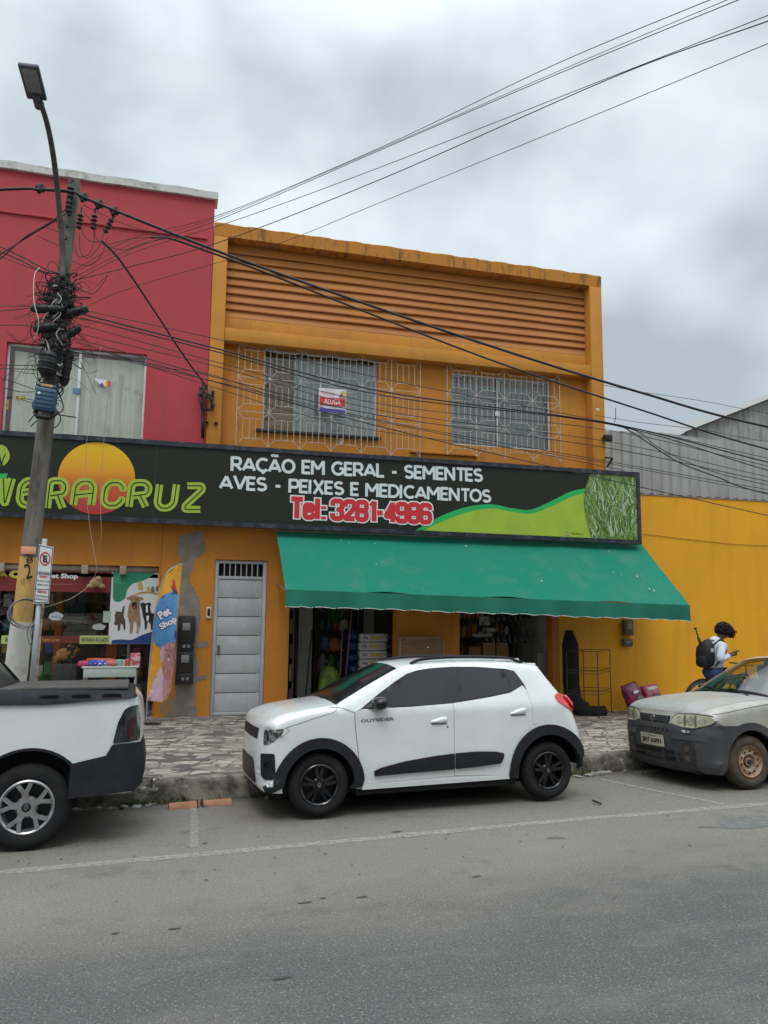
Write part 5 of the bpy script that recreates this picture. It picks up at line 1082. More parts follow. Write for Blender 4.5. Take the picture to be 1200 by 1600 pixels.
for i in range(9):
    z0 = zpx(88, random.uniform(445, 560)); p = pp(z0)+Vector((random.uniform(-.1, .1), -prad(z0)-.07, 0)); mb.tube(spline([p, p+Vector((random.uniform(-.05, .05), -.02, -.08)), p+Vector((random.uniform(-.12, .12), -.02, -.2))], 5), .004, 5)
o = mb.build('white_wire_ends', mat('white_wire', (0, 0, 0)), smooth=True); tag(o, 'white and pale wire ends hanging on the cable tangle', 'cables', kind='stuff')

# ------------------------------------------------------------------ cable rack at the corner of the two facades
c = at(318, 600, D-.1); r = thing('service_rack', 'black cable rack with insulators and conduit at the corner of the orange and red facades', 'cable rack', (c.x, D, 4.7))
mb = MB(); mb.tube([at(317, 684, D-.06), at(317, 640, D-.06)], .028, 10); a = mb.build('conduit', M_blk, smooth=True)
mb = MB(); mb.bar((at(317, 0, D).x*0+at(317, 600, D-.05).x, D-.05, at(317, 640, D).z), (at(317, 600, D-.05).x, D-.05, at(317, 598, D).z), .03)
mb.bar(at(330, 640, D-.05), at(333, 610, D-.05), .03); mb.bar(at(317, 612, D-.05), at(334, 622, D-.05), .03); b = mb.build('rack_bar', M_blk)
ins = []
for (px, py) in ((314, 606), (322, 606), (313, 617), (322, 618), (316, 630), (333, 613), (331, 624), (333, 634)):
    q = at(px, py, D-.12); ins.append(MB().lathe([(0, -.035), (.03, -.03), (.022, -.008), (.034, .01), (.022, .03), (0, .035)], 12, Matrix.Translation(q)).build('rack_insulator', mat('dark_porcelain', (0, 0, 0)), smooth=True))
mb = MB()
for i in range(9):
    random.seed(90+i); x = 312+random.random()*22; mb.tube(spline([at(x, 604, D-.14), at(x-6+random.random()*8, 620, D-.2), at(x-3+random.random()*8, 640, D-.16), at(317+random.random()*14, 634+random.random()*8, D-.1)], 6), .006, 5)
cc = mb.build('cable_loop', M_cable, smooth=True); adopt(r, a, b, cc, *ins)

# ------------------------------------------------------------------ no-parking sign on its own post
SY = 8.72
sb, st = at(48, 1090, SY), at(70, 842, SY); dd = (st-sb).normalized(); g0 = sb-dd*((sb.z-.12)/dd.z)
sp = thing('parking_sign', 'white no-parking sign plate with red ring on a leaning grey steel post', 'road sign', g0)
po = MB().tube([g0, st], .028, 14).build('post', M_steel, smooth=True)
Yp = SY-.045; tl, tr, br2, bl2 = at(61, 850, Yp), at(84, 855, Yp), at(76, 943, Yp), at(52, 943, Yp)
def pl(u, v, dy=0): p = bl2.lerp(br2, u).lerp(tl.lerp(tr, u), v); return Vector((p.x, p.y-dy, p.z))
ax = (pl(1, .5)-pl(0, .5)).normalized(); ay = (pl(.5, 1)-pl(.5, 0)).normalized(); PW = (pl(1, .5)-pl(0, .5)).length; PH = (pl(.5, 1)-pl(.5, 0)).length
mb = MB(); quad = [pl(0, 0), pl(1, 0), pl(1, 1), pl(0, 1)]; mb.poly(quad, .006, (0, 1, 0)); plate = mb.build('sign_plate', mat('sign_white', (.70, .70, .69), .4)); 
M_ink = mat('sign_ink', (.02, .02, .02), .5); M_rink = mat('sign_red_ink', (.55, .02, .03), .45)
def bord(u0, u1, v0, v1, t, m, name, dy=.003):
    mb = MB()
    for (a, b) in (((u0, v0), (u1, v0)), ((u1, v0), (u1, v1)), ((u1, v1), (u0, v1)), ((u0, v1), (u0, v0))): mb.bar(pl(*a, dy), pl(*b, dy), t, .002, up=Vector((0, 1, 0)))
    return mb.build(name, m)
b1 = bord(.05, .95, .02, .98, .006, M_ink, 'border'); mb = MB()
for v in (.505, .245): mb.bar(pl(.05, v, .003), pl(.95, v, .003), .005, .002, up=Vector((0, 1, 0)))
b2 = mb.build('divider', M_ink)
mb = MB(); cc_ = pl(.5, .77, .003); rr = PW*.36; vs = []
for k in range(40):
    a = 2*pi*k/40
    for q in (rr, rr*.8): vs.append(cc_+ax*q*cos(a)+ay*q*sin(a)*1.35)
mb.add(vs, [(2*k, 2*((k+1) % 40), 2*((k+1) % 40)+1, 2*k+1) for k in range(40)]); mb.bar(cc_-ax*rr*.62+ay*rr*.85+Vector((0, -.001, 0)), cc_+ax*rr*.62-ay*rr*.85+Vector((0, -.001, 0)), rr*.2, .002, up=Vector((0, 1, 0)))
b3 = mb.build('prohibition_ring', M_rink, recalc=False)
b4 = text_on(MB(), 'E', cc_+Vector((0, -.004, 0)), .2, ax, ay, fit=(rr*.75, rr*1.35), bold=.008).build('lettering', M_ink, recalc=False)
texts = [('CARGA E DESCARGA', .53, .80, .035, M_ink), ('PROIBIDO', .46, .55, .042, M_rink), ('SEG. A SEX. 7 AS 19H', .385, .8, .028, M_ink), ('SABADO 7 AS 14H', .32, .7, .028, M_ink), ('PERMITIDO', .20, .6, .042, M_rink), ('CARGA E DESCARGA', .125, .8, .028, M_ink), ('NOTURNO 20 AS 6H', .07, .75, .028, M_ink)]
tx = [text_on(MB(), t, pl(.5, v, .003), .05, ax, ay, fit=(PW*w, PH*h), bold=.0012).build('lettering', m, recalc=False) for t, v, w, h, m in texts]
clp = MB(); 
for v in (.2, .8): clp.cbox(-.035, .035, -.0, .08, -.012, .012, .004, M=Matrix.Translation(pl(.5, v, -.005)))
c2_ = clp.build('clamp', M_steel); adopt(sp, po, plate, b1, b2, b3, b4, c2_, *tx)
# second thin rusty post beside it
q0, q1 = at(55, 1090, SY+.12), at(66, 948, SY+.12); d3 = (q1-q0).normalized(); q0 = q0-d3*((q0.z-.12)/d3.z)
o = thing('thin_post', 'thin pale rusty rod standing right of the no-parking sign post', 'post', q0); a = MB().tube([q0, q1], .012, 8).build('rod', mat('pale_rust', (.48, .40, .34), .8, c2=(.3, .16, .1), scale=8), smooth=True); b = MB().cbox(-.018, .018, -.012, .012, -.05, .05, .004, M=Matrix.Translation(q1)).build('rod_cap', mat('orange_cap', (.62, .34, .22), .7)); adopt(o, a, b)
# ------------------------------------------------------------------ cars
def pip(x, z, poly):
    c = False; n = len(poly); j = n-1
    for i in range(n):
        xi, zi = poly[i]; xj, zj = poly[j]
        if (zi > z) != (zj > z) and x < (xj-xi)*(z-zi)/(zj-zi)+xi: c = not c
        j = i
    return c
def cr2(pts, n=6):                                  # Catmull-Rom through 2-D points
    P = [np.array(p, float) for p in pts]; P = [2*P[0]-P[1]]+P+[2*P[-1]-P[-2]]; o = []
    for i in range(1, len(P)-2):
        a, b, c, d = P[i-1:i+3]; L = np.linalg.norm(c-b); m = max(1, min(n, int(L/.03)+1))
        for k in range(m): t = k/m; o.append(tuple(.5*((2*b)+(c-a)*t+(2*a-5*b+4*c-d)*t*t+(3*b-a-3*c+d)*t**3)))
    o.append(tuple(P[-2])); return o
def dens(pts, s=.03, closed=True):
    o = []; n = len(pts)
    for i in range(n if closed else n-1):
        a, b = pts[i], pts[(i+1) % n]; L = hypot(b[0]-a[0], b[1]-a[1]); m = max(1, int(L/s))
        for k in range(m): o.append((a[0]+(b[0]-a[0])*k/m, a[1]+(b[1]-a[1])*k/m))
    if not closed: o.append(tuple(pts[-1]))
    return o
def rpoly(pts, r=.02, k=5):                         # closed polygon with rounded corners
    o = []; n = len(pts)
    for i in range(n):
        a, b, c = np.array(pts[i-1], float), np.array(pts[i], float), np.array(pts[(i+1) % n], float); u, v = a-b, c-b; lu, lv = np.linalg.norm(u), np.linalg.norm(v); q = min(r, lu*.45, lv*.45); p0, p1 = b+u/lu*q, b+v/lv*q
        for j in range(k+1): t = j/k; o.append(tuple((1-t)**2*p0+2*t*(1-t)*b+t*t*p1))
    return o
def arc(cx, cz, r, a0, a1, n=20): return [(cx+r*cos(radians(a0+(a1-a0)*k/n)), cz+r*sin(radians(a0+(a1-a0)*k/n))) for k in range(n+1)]
class Car:
    def __init__(s, name, label, cat, origin, ang, W, tumble, top, x0=None, k=1, kb=1, group=None):
        if x0 is not None: top = [((x0+(p[0]-x0)*k) if p[0] < x0 else p[0], p[1], p[2], p[3]*kb if p[0] < x0 else p[3]) for p in top]
        c, si = cos(radians(ang)), sin(radians(ang)); s.W = W; s.tumble = tumble
        s.root = thing(name, label, cat, (origin[0], origin[1], 0), radians(ang), group); s.root.rotation_euler = (radians(-3.0), 0, radians(ang))
        T = []                                      # (x, z, r, bulge) sampled
        P = cr2([(p[0], p[1]) for p in top], 6); s.top = P
        ctrl = np.array([(p[0], p[1]) for p in top]); par = np.concatenate([[0], np.cumsum(np.hypot(*np.diff(ctrl, axis=0).T))]); pd = np.concatenate([[0], np.cumsum(np.hypot(*np.diff(np.array(P), axis=0).T))]); pd = pd/pd[-1]*par[-1]
        s.tr = np.interp(pd, par, [p[2] for p in top]); s.tb = np.interp(pd, par, [p[3] for p in top]); s.tp = pd
        s.A = np.array(P); s.par = par
        s.seg0 = s.A[:-1]; s.segd = s.A[1:]-s.A[:-1]; s.segl = np.maximum((s.segd**2).sum(1), 1e-12)
    def dr(s, x, z):
        p = np.array([x, z]); t = np.clip(((p-s.seg0)*s.segd).sum(1)/s.segl, 0, 1); q = s.seg0+s.segd*t[:, None]; d2 = ((p-q)**2).sum(1); i = int(d2.argmin()); d_ = sqrt(d2[i])
        if d_ > 2e-3: s.g = (p-q[i])/d_
        else: v_ = s.segd[i]/sqrt(s.segl[i]); s.g = np.array([v_[1], -v_[0]])
        return sqrt(d2[i]), s.tr[i]+(s.tr[i+1]-s.tr[i])*t[i]
    def ins(s, x, z):
        d, r = s.dr(x, z); e = r-sqrt(max(0, r*r-(r-d)**2)) if d < r else 0
        return s.tumble(x, z)+e
    def pt(s, x, z, off):
        """point on the near flank pushed out along the surface normal"""
        d, r = s.dr(x, z); ty = s.tumble(x, z)
        if d >= r: return (x, ty-off, z)
        e = r-sqrt(max(0, r*r-(r-d)**2)); sf = (r-d)/r; cf = sqrt(max(0, 1-sf*sf)); return (x-s.g[0]*sf*off, ty+e-cf*off, z-s.g[1]*sf*off)
    def part(s, name, m, mb, smooth=35, recalc=True, parent=None):
        o = mb.build(name, m, angle=smooth, recalc=recalc); o.parent = parent or s.root; return o
    def panel(s, name, m, outline, holes=(), off=0, thick=.02, grid=.06, sides=(0, 1), smooth=35, rings=False, hrim=True, parent=None, fn=None):
        outline = dens(outline, .035); holes = [dens(h, .035) for h in holes]; loops = [outline]+list(holes)
        V = []; E = []
        for lp in loops:
            o = len(V); n = len(lp); V += lp; E += [(o+i, o+(i+1) % n) for i in range(n)]
        nb = len(V); B = np.array(V); xs = [p[0] for p in outline]; zs = [p[1] for p in outline]; cand = []
        x = min(xs)+grid*.5
        j = 0
        while x < max(xs):
            z = min(zs)+grid*(.5 if j % 2 else .25)
            while z < max(zs): cand.append((x, z)); z += grid
            x += grid*.87; j += 1
        if rings:
            for i in range(0, len(s.top)-1):
                a, b = s.A[i], s.A[i+1]; t = (b-a); L = np.linalg.norm(t)
                if L < 1e-6: continue
                t = t/L; nn = np.array([t[1], -t[0]])     # points inside (topline runs front to rear clockwise over the top)
                for f in (.04, .12, .25, .42, .64, .9): q = (a+b)/2+nn*s.tr[i]*f; cand.append((q[0], q[1]))
        keep = []
        for (x, z) in cand:
            if not pip(x, z, outline) or any(pip(x, z, h) for h in holes): continue
            md = grid*.35
            if rings:
                d, r = s.dr(x, z)
                if d < r*.9: md = .008
            if ((B-np.array([x, z]))**2).sum(1).min() < md*md: continue
            if keep and rings and ((np.array(keep)-np.array([x, z]))**2).sum(1).min() < .007**2: continue
            keep.append((x, z))
        V2 = [Vector(p) for p in V+keep]
        r = delaunay_2d_cdt(V2, E, [], 0, 1e-7); rv = [(p.x, p.y) for p in r[0]]; tris = []
        for f in r[2]:
            cx = sum(rv[i][0] for i in f)/len(f); cz = sum(rv[i][1] for i in f)/len(f)
            if pip(cx, cz, outline) and not any(pip(cx, cz, h) for h in holes): tris.append(tuple(f))
        PT = (lambda x, z, o: (x, fn(x, z)-o, z)) if fn else s.pt; Q0 = [PT(x, z, off) for x, z in rv]; LQ = [([PT(x, z, off) for x, z in lp], [PT(x, z, off-thick) for x, z in lp]) for lp in loops]; res = []
        for sd in sides:
            mb = MB(); g = (lambda y: y) if sd == 0 else (lambda y: s.W-y)
            mb.add([(x, g(y), z) for x, y, z in Q0], tris if sd == 0 else [tuple(reversed(t)) for t in tris])
            if thick:
                for k, lp in enumerate(loops):
                    if k and not hrim: continue
                    n = len(lp)
                    mb.add([(x, g(y), z) for x, y, z in LQ[k][0]]+[(x, g(y), z) for x, y, z in LQ[k][1]], [(i, (i+1) % n, n+(i+1) % n, n+i) for i in range(n)])
            o = mb.build(name, m, angle=smooth, recalc=False); o.parent = parent or s.root; res.append(o)
        return res
    def strip(s, name, m, a, b, M=16, off=0, lo=None, hi=None, smooth=40, extra=0):
        """skin across the car between control points a and b of the top line"""
        i0 = int(np.argmin(abs(s.tp-s.par[a]))); i1 = int(np.argmin(abs(s.tp-s.par[b]))); mb = MB(); vs = []
        for i in range(i0, i1+1):
            x, z = s.A[i]; t = s.A[min(i+1, len(s.A)-1)]-s.A[max(i-1, 0)]; t = t/np.linalg.norm(t); nx_, nz_ = -t[1], t[0]
            y0 = s.tumble(x, z)+s.tr[i]+extra; y1 = s.W-y0
            for k in range(M+1):
                u = k/M; bu = s.tb[i]*(1-abs(2*u-1)**2.4)+off; vs.append((x+nx_*bu, y0+(y1-y0)*u, z+nz_*bu))
        n = M+1; R_ = i1-i0
        mb.add(vs, [(i*n+k, i*n+k+1, (i+1)*n+k+1, (i+1)*n+k) for i in range(R_) for k in range(M)])
        o = mb.build(name, m, angle=smooth, recalc=False); o.parent = s.root; return o
    def frontx(s, y, z, rear=False):
        A = s.A; zz = A[:, 1]; idx = range(len(A)-1) if not rear else range(len(A)-2, -1, -1)
        for i in idx:
            if min(zz[i], zz[i+1]) <= z <= max(zz[i], zz[i+1]) and zz[i] != zz[i+1]:
                t = (z-zz[i])/(zz[i+1]-zz[i]); x = A[i, 0]+(A[i+1, 0]-A[i, 0])*t; r = s.tr[i]; b = s.tb[i]; break
        else: x = A[0, 0]; r = s.tr[0]; b = s.tb[0]
        ty = s.tumble(x, z); yy = min(y-ty, s.W-ty-y); r = max(r, 1e-3)
        if yy < r: d = r-sqrt(max(0, r*r-(r-max(yy, 0))**2)); return x+(d if not rear else -d)
        u = (yy-r)/(s.W/2-ty-r); u2 = 1-u; return x-(b*(1-u2**2.4) if not rear else -b*(1-u2**2.4))
    def fpatch(s, name, m, outline, holes=(), off=.003, boff=.022, thick=.01, grid=.05, rear=False, smooth=35, parent=None):
        """patch on the nose, outline given in (y, z)"""
        outline = dens(outline, .03); holes = [dens(h, .03) for h in holes]; loops = [outline]+list(holes); V = []; E = []
        for lp in loops: o = len(V); n = len(lp); V += lp; E += [(o+i, o+(i+1) % n) for i in range(n)]
        B = np.array(V); ys = [p[0] for p in outline]; zs = [p[1] for p in outline]; keep = []; y = min(ys)+grid/2
        while y < max(ys):
            z = min(zs)+grid/2
            while z < max(zs):
                if pip(y, z, outline) and not any(pip(y, z, h) for h in holes) and ((B-np.array([y, z]))**2).sum(1).min() > (.3*grid)**2: keep.append((y, z))
                z += grid
            y += grid
        r = delaunay_2d_cdt([Vector(p) for p in V+keep], E, [], 0, 1e-7); rv = [(p.x, p.y) for p in r[0]]; tris = []
        for f in r[2]:
            cy = sum(rv[i][0] for i in f)/len(f); cz = sum(rv[i][1] for i in f)/len(f)
            if pip(cy, cz, outline) and not any(pip(cy, cz, h) for h in holes): tris.append(tuple(f))
        sg_ = 1 if not rear else -1; off += boff; mb = MB(); F = lambda y, z, o: s.frontx(y, z, rear)-sg_*o
        mb.add([(F(y, z, off), y, z) for y, z in rv], tris)
        if thick:
            for lp in loops:
                n = len(lp); mb.add([(F(y, z, off), y, z) for y, z in lp]+[(F(y, z, off-thick), y, z) for y, z in lp], [(i, (i+1) % n, n+(i+1) % n, n+i) for i in range(n)])
        o = mb.build(name, m, angle=smooth, recalc=False); o.parent = parent or s.root; return o
    def line(s, name, m, pts, w=.004, off=.0015, sides=(0, 1), fn=None):
        f_ = fn or s.ins; P = dens(cr2(pts, 6), .03, False)
        for sd in sides:
            g = (lambda y: y) if sd == 0 else (lambda y: s.W-y); mb = MB(); vs = []
            for i, (x, z) in enumerate(P):
                a, b = P[max(i-1, 0)], P[min(i+1, len(P)-1)]; L = hypot(b[0]-a[0], b[1]-a[1]) or 1; nx_, nz_ = -(b[1]-a[1])/L*w/2, (b[0]-a[0])/L*w/2
                for q in (-1, 1): xx, zz = x+nx_*q, z+nz_*q; vs.append((xx, g(f_(xx, zz)-off), zz))
            mb.add(vs, [(2*i, 2*i+2, 2*i+3, 2*i+1) for i in range(len(P)-1)]); o = mb.build(name, m, recalc=False); o.parent = s.root
    def text(s, body, x0, z0, x1, z1, h, m, name='lettering', bold=.003):
        vs, fs = text_mesh(body, .1, bold=bold); xs = [v.x for v in vs]; ys = [v.y for v in vs]; mb = MB(); L = hypot(x1-x0, z1-z0); ax, az = (x1-x0)/L, (z1-z0)/L; out_ = []
        for v in vs:
            u = (v.x-min(xs))/(max(xs)-min(xs))*L; w = ((v.y-min(ys))/(max(ys)-min(ys))-.5)*h; x = x0+ax*u-az*w; z = z0+az*u+ax*w; out_.append((x, s.ins(x, z)-.0025, z))
        mb.add(out_, fs); return s.part(name, m, mb, recalc=False)
    def wheel(s, x, z, R, w, rim, style, near=True, steer=0, yin=.02, m_t=None):
        y = yin if near else s.W-yin
        M = Matrix.Translation((x, y, z)) @ Matrix.Rotation(radians(steer), 4, 'Z') @ (Matrix.Rotation(pi/2, 4, 'X') if near else Matrix.Rotation(-pi/2, 4, 'X'))
        r = rim; wroot = MB()
        prof = [(r-.012, -.03), (r+.004, -.002), (r+.02, .004), ((r+R)/2, .010), (R-.035, .003), (R-.012, -.016), (R-.002, -.04), (R, -.06), (R, -w+.05), (R-.01, -w+.01), (R-.05, -w), (r, -w+.01)]
        ty = wroot.lathe(prof, 56, M); 
        t = ty.build('wheel', m_t or M_tyre, angle=45, recalc=False); t.parent = s.root
        # tread blocks hinted by grooves
        g = MB()
        for k in range(3): h = -.075-k*.035; g.lathe([(R+.0008, h), (R+.0008, h-.007)], 56, M)
        gg = g.build('tread_groove', M_blk, recalc=False); gg.parent = t
        style(s, M, r, t, near); return t
M_tyre = mat('tyre_rubber', (.012, .012, .013), .85, spec=.3, c2=(.028, .026, .024), scale=6, lo=.45, hi=.75, bump=.2, bscale=60)
M_tyred = mat('dusty_tyre', (.045, .038, .03), .9, c2=(.12, .09, .06), scale=6, lo=.35, hi=.7, bump=.2, bscale=60)
M_cwhite = mat('white_car_paint', (.74, .765, .76), .25, spec=.5, coat=.8, c2=(.64, .66, .655), scale=1.5, lo=.35, hi=.75, rvar=.08)
M_clad = mat('cladding_plastic', (.012, .013, .016), .6, spec=.3, c2=(.020, .021, .025), scale=8, lo=.4, hi=.7, bump=.08, bscale=120)
M_gloss = mat('gloss_black', (.006, .006, .007), .22, coat=.15)
M_dglass = mat('tinted_glass', (.010, .014, .018), .06, spec=.55)
M_under = mat('underbody', (.008, .008, .008), .9)
M_seam_shade = mat('gap_and_shade', (.03, .03, .03), .8)
M_tail = mat('tail_lamp_red', (.62, .008, .018), .12, spec=.8, coat=.8)
M_chrome = mat('chrome', (.6, .61, .62), .15, 1)
M_lens = glassmat('lamp_lens_clear', (.85, .87, .87), .12)
def rim_kwid(s, M, r, t, near):
    mb = MB(); mb.lathe([(r-.002, -.004), (r-.012, .002), (r-.026, -.008), (r-.034, -.06), (r-.04, -.12)], 48, M); mb.lathe([(0, -.022), (.05, -.020), (.064, -.03), (.066, -.06)], 24, M)
    for k in range(5):
        for dd in (-12, 12):
            a0 = radians(90+k*72+dd); a1 = radians(90+k*72+dd*.9); p0 = Vector((.055*cos(a0), .055*sin(a0), -.030)); p1 = Vector(((r-.028)*cos(a1), (r-.028)*sin(a1), -.014)); mb.bar(M @ p0, M @ p1, .030, .03, up=(M.to_3x3() @ Vector((0, 0, 1))))
        a = radians(90+k*72); mb.add([M @ Vector(q) for q in ((.06*cos(a-.2), .06*sin(a-.2), -.03), (.10*cos(a-.1), .10*sin(a-.1), -.026), (.10*cos(a+.1), .10*sin(a+.1), -.026), (.06*cos(a+.2), .06*sin(a+.2), -.03))], [(0, 1, 2, 3)])
    o = mb.build('rim', M_gloss, angle=35, recalc=False); o.parent = t
    mb = MB(); mb.lathe([(0, -.010), (.026, -.010), (.029, -.016), (.029, -.03)], 20, M); c = mb.build('hub_cap', M_blk, angle=40, recalc=False); c.parent = t
    mb = MB(); d = [(0, .021), (.013, 0), (0, -.021), (-.013, 0)]
    for q in range(4): mb.bar(M @ Vector((*d[q], -.008)), M @ Vector((*d[(q+1) % 4], -.008)), .0055, .003, up=(M.to_3x3() @ Vector((0, 0, 1))))
    e = mb.build('emblem', M_chrome); e.parent = t
    back_disc(M, r, t)
def back_disc(M, r, t, col_=None):
    b = MB().lathe([(0, -.10), (r-.03, -.10)], 32, M).build('brake_disc', col_ or mat('brake_dark', (.03, .03, .032), .5, .5), recalc=False); b.parent = t
def rim_truck(s, M, r, t, near):
    mb = MB(); sil = mat('alloy_silver', (.40, .40, .42), .35, .7, c2=(.3, .29, .28), scale=8); mb.lathe([(r-.001, -.004), (r-.012, .003), (r-.024, -.006), (r-.036, -.07), (r-.04, -.14)], 48, M); mb.lathe([(.036, -.006), (.070, -.010), (.085, -.03), (.085, -.07)], 24, M)
    for k in range(5):
        a = radians(90+k*72+8); zx = (M.to_3x3() @ Vector((0, 0, 1)))
        p0 = Vector((.06*cos(a), .06*sin(a), -.024)); p1 = Vector((.125*cos(a), .125*sin(a), -.016)); mb.bar(M @ p0, M @ p1, .05, .03, up=zx)
        for dd in (-15, 15): b = a+radians(dd); mb.bar(M @ Vector((.115*cos(a+radians(dd*.35)), .115*sin(a+radians(dd*.35)), -.018)), M @ Vector(((r-.024)*cos(b), (r-.024)*sin(b), -.012)), .032, .028, up=zx)
    o = mb.build('rim', sil, angle=35, recalc=False); o.parent = t
    mb = MB(); mb.lathe([(0, .002), (.024, .002), (.034, -.006)], 20, M); c = mb.build('hub_cap', M_blk, angle=40, recalc=False); c.parent = t
    mb = MB(); d = [(0, .02), (.012, 0), (0, -.02), (-.012, 0)]
    for q in range(4): mb.bar(M @ Vector((*d[q], .004)), M @ Vector((*d[(q+1) % 4], .004)), .005, .003, up=(M.to_3x3() @ Vector((0, 0, 1))))
    e = mb.build('emblem', M_chrome); e.parent = t
    for k in range(5):
        a = radians(90+k*72+44); n_ = MB().lathe([(0, .0), (.010, -.002), (.012, -.02)], 8, M @ Matrix.Translation((.056*cos(a), .056*sin(a), -.012))).build('wheel_bolt', mat('rusty_bolt', (.10, .05, .03), .6), recalc=False); n_.parent = t
    back_disc(M, r, t)
def rim_steel(s, M, r, t, near):
    rm = mat('rusty_steel_rim', (.42, .36, .26), .6, .2, c2=(.30, .12, .04), scale=7, lo=.42, hi=.62, c3=(.16, .055, .02), s3=12, lo3=.55, hi3=.7, bump=.3)
    mb = MB(); mb.lathe([(r, -.004), (r-.010, .003), (r-.022, -.004), (r-.03, -.03), (r-.038, -.034), (r-.07, -.018), (r-.095, -.022), (.075, -.05), (.06, -.045), (.05, -.03), (.03, -.025), (0, -.025)], 48, M); o = mb.build('rim', rm, angle=40, recalc=False); o.parent = t
    ro = MB().lathe([(r-.0005, -.002), (r-.012, .0045), (r-.016, .002)], 48, M).lathe([(.062, -.0435), (.046, -.0235)], 24, M).build('rust_ring', mat('rust', (.16, .06, .025), .9, c2=(.09, .035, .02), scale=20), recalc=False); ro.parent = t
    for k in range(10):
        a = 2*pi*k/10+.2; q = MB(); q.lathe([(0, 0), (.014, 0)], 12, M @ Matrix.Translation(((r-.062)*cos(a), (r-.062)*sin(a), -.014)) @ Matrix.Rotation(a, 4, 'Z') @ Matrix.Diagonal((.75, 1.25, 1, 1))); h = q.build('rim_hole', M_under, recalc=False); h.parent = t
    c = MB().lathe([(0, .002), (.022, .0), (.027, -.012), (.03, -.03)], 16, M).build('hub_cap', mat('hub_dark', (.03, .03, .03), .7), angle=40, recalc=False); c.parent = t
def ground_origin(px, py, z=0): g = gnd(px, py, z); return (g.x, g.y)

# ---- white hatchback
oK = ground_origin(500, 1279)
tK = lambda x, z: max(0, z-.95)*.48+max(0, .42-z)*.12
topK = [(-.56, .24, .12, .0), (-.635, .27, .24, .06), (-.665, .38, .28, .08), (-.675, .52, .28, .09), (-.668, .64, .28, .09), (-.655, .70, .28, .09), (-.632, .80, .26, .085), (-.600, .845, .20, .07), (-.50, .892, .12, .05), (-.32, .942, .10, .035), (-.1, .98, .08, .03), (.16, 1.012, .06, .03),
        (.20, 1.03, .05, .05), (.52, 1.19, .05, .06), (.84, 1.340, .05, .05), (.92, 1.368, .06, .04), (1.15, 1.398, .08, .03), (1.5, 1.412, .08, .03), (1.9, 1.408, .08, .03), (2.2, 1.39, .08, .03), (2.43, 1.352, .07, .03), (2.455, 1.32, .05, .03), (2.50, 1.25, .06, .03), (2.63, 1.07, .10, .04), (2.75, .90, .14, .05), (2.83, .72, .16, .06), (2.865, .58, .16, .06), (2.87, .46, .14, .05), (2.855, .39, .12, .04), (2.80, .33, .08, .0)]
K = Car('white_hatchback', 'white compact hatchback with black wheel-arch cladding parked at the kerb before the shop', 'car', oK, 2.75, 1.46, tK, topK, -.42, .56, .2)
WB, ZC = 2.423, .288
low = [(2.80, .33)]+arc(WB, ZC, .37, 6, 188, 26)+[(2.03, .245), (.40, .235)]+arc(0, ZC, .355, -8, 188, 26)+[(-.40, .24), (-.56, .24)]
body = dens(list(K.top), .035, False)[:-1]+low[:-1]
dlo = [(.405, .972), (.60, 1.10), (.78, 1.207), (.925, 1.283), (1.05, 1.318), (1.2, 1.336), (1.429, 1.347), (1.7, 1.343), (2.04, 1.315), (2.13, 1.294), (2.16, 1.25), (2.212, 1.158), (2.03, 1.083), (1.8, 1.047), (1.442, 1.006), (1.38, .997), (.9, .975)]
dF = [(.33, .940), (.338, .80), (.368, .55), (.385, .40), (.405, .275), (1.355, .298), (1.357, .60), (1.362, .994), (.9, .973), (.405, .968)]
dR = [(1.367, .996), (1.362, .60), (1.361, .30), (1.955, .275), (1.965, .34), (2.0, .50), (2.08, .63), (2.2, .73), (2.243, .76), (2.240, .95), (2.222, 1.10), (2.19, 1.15), (2.03, 1.080), (1.8, 1.044), (1.442, 1.003)]
uni = [(.33, .940), (.338, .80), (.368, .55), (.385, .40), (.405, .272), (1.358, .295), (1.958, .272), (1.968, .34), (2.003, .50), (2.083, .63), (2.203, .73), (2.246, .76), (2.243, .95), (2.225, 1.10), (2.214, 1.158), (2.162, 1.252), (2.132, 1.297), (2.04, 1.318), (1.7, 1.346), (1.429, 1.35), (1.2, 1.339), (1.05, 1.321), (.922, 1.287), (.777, 1.211), (.597, 1.104), (.402, .975)]
lampK = rpoly([(-.510, .800), (-.345, .816), (-.37, .76), (-.43, .698), (-.48, .668), (-.515, .66)], .02)
fogK = rpoly([(-.535, .585), (-.425, .59), (-.412, .38), (-.44, .355), (-.505, .355), (-.528, .39)], .02)
K.panel('body', M_cwhite, body, [uni], thick=.03, rings=True)
K.strip('front_bumper', M_clad, 0, 1); K.strip('front_bumper', M_cwhite, 1, 5); K.strip('grille', M_blk, 5, 6); K.strip('hood', M_cwhite, 6, 11); K.strip('cowl', M_blk, 11, 12); K.strip('windshield', mat('windscreen_dark', (.010, .010, .011), .12, spec=.35), 12, 14); K.strip('roof', M_cwhite, 14, 21)
K.strip('rear_window', M_dglass, 21, 23); K.strip('tailgate', M_cwhite, 23, 26); K.strip('rear_bumper', M_clad, 26, 29)
K.panel('door', M_cwhite, dF, off=0, thick=.012); K.panel('door', M_cwhite, dR, off=0, thick=.012)
wf = K.panel('window_frame', M_gloss, dlo, off=-.004, thick=.02)
for q in ([(.57, 1.0), (.70, 1.10), (.94, 1.258), (1.05, 1.30), (1.2, 1.32), (1.345, 1.328), (1.262, .992), (.9, .985), (.575, .982)], [(1.452, 1.018), (1.482, 1.328), (1.7, 1.325), (2.02, 1.30), (2.026, 1.093), (1.8, 1.058)], [(2.045, 1.10), (2.04, 1.294), (2.112, 1.280), (2.145, 1.235), (2.188, 1.162)]):
    for i_, o_ in enumerate(K.panel('window_glass', M_dglass, rpoly(q, .012), off=-.0015, thick=.004)): pass
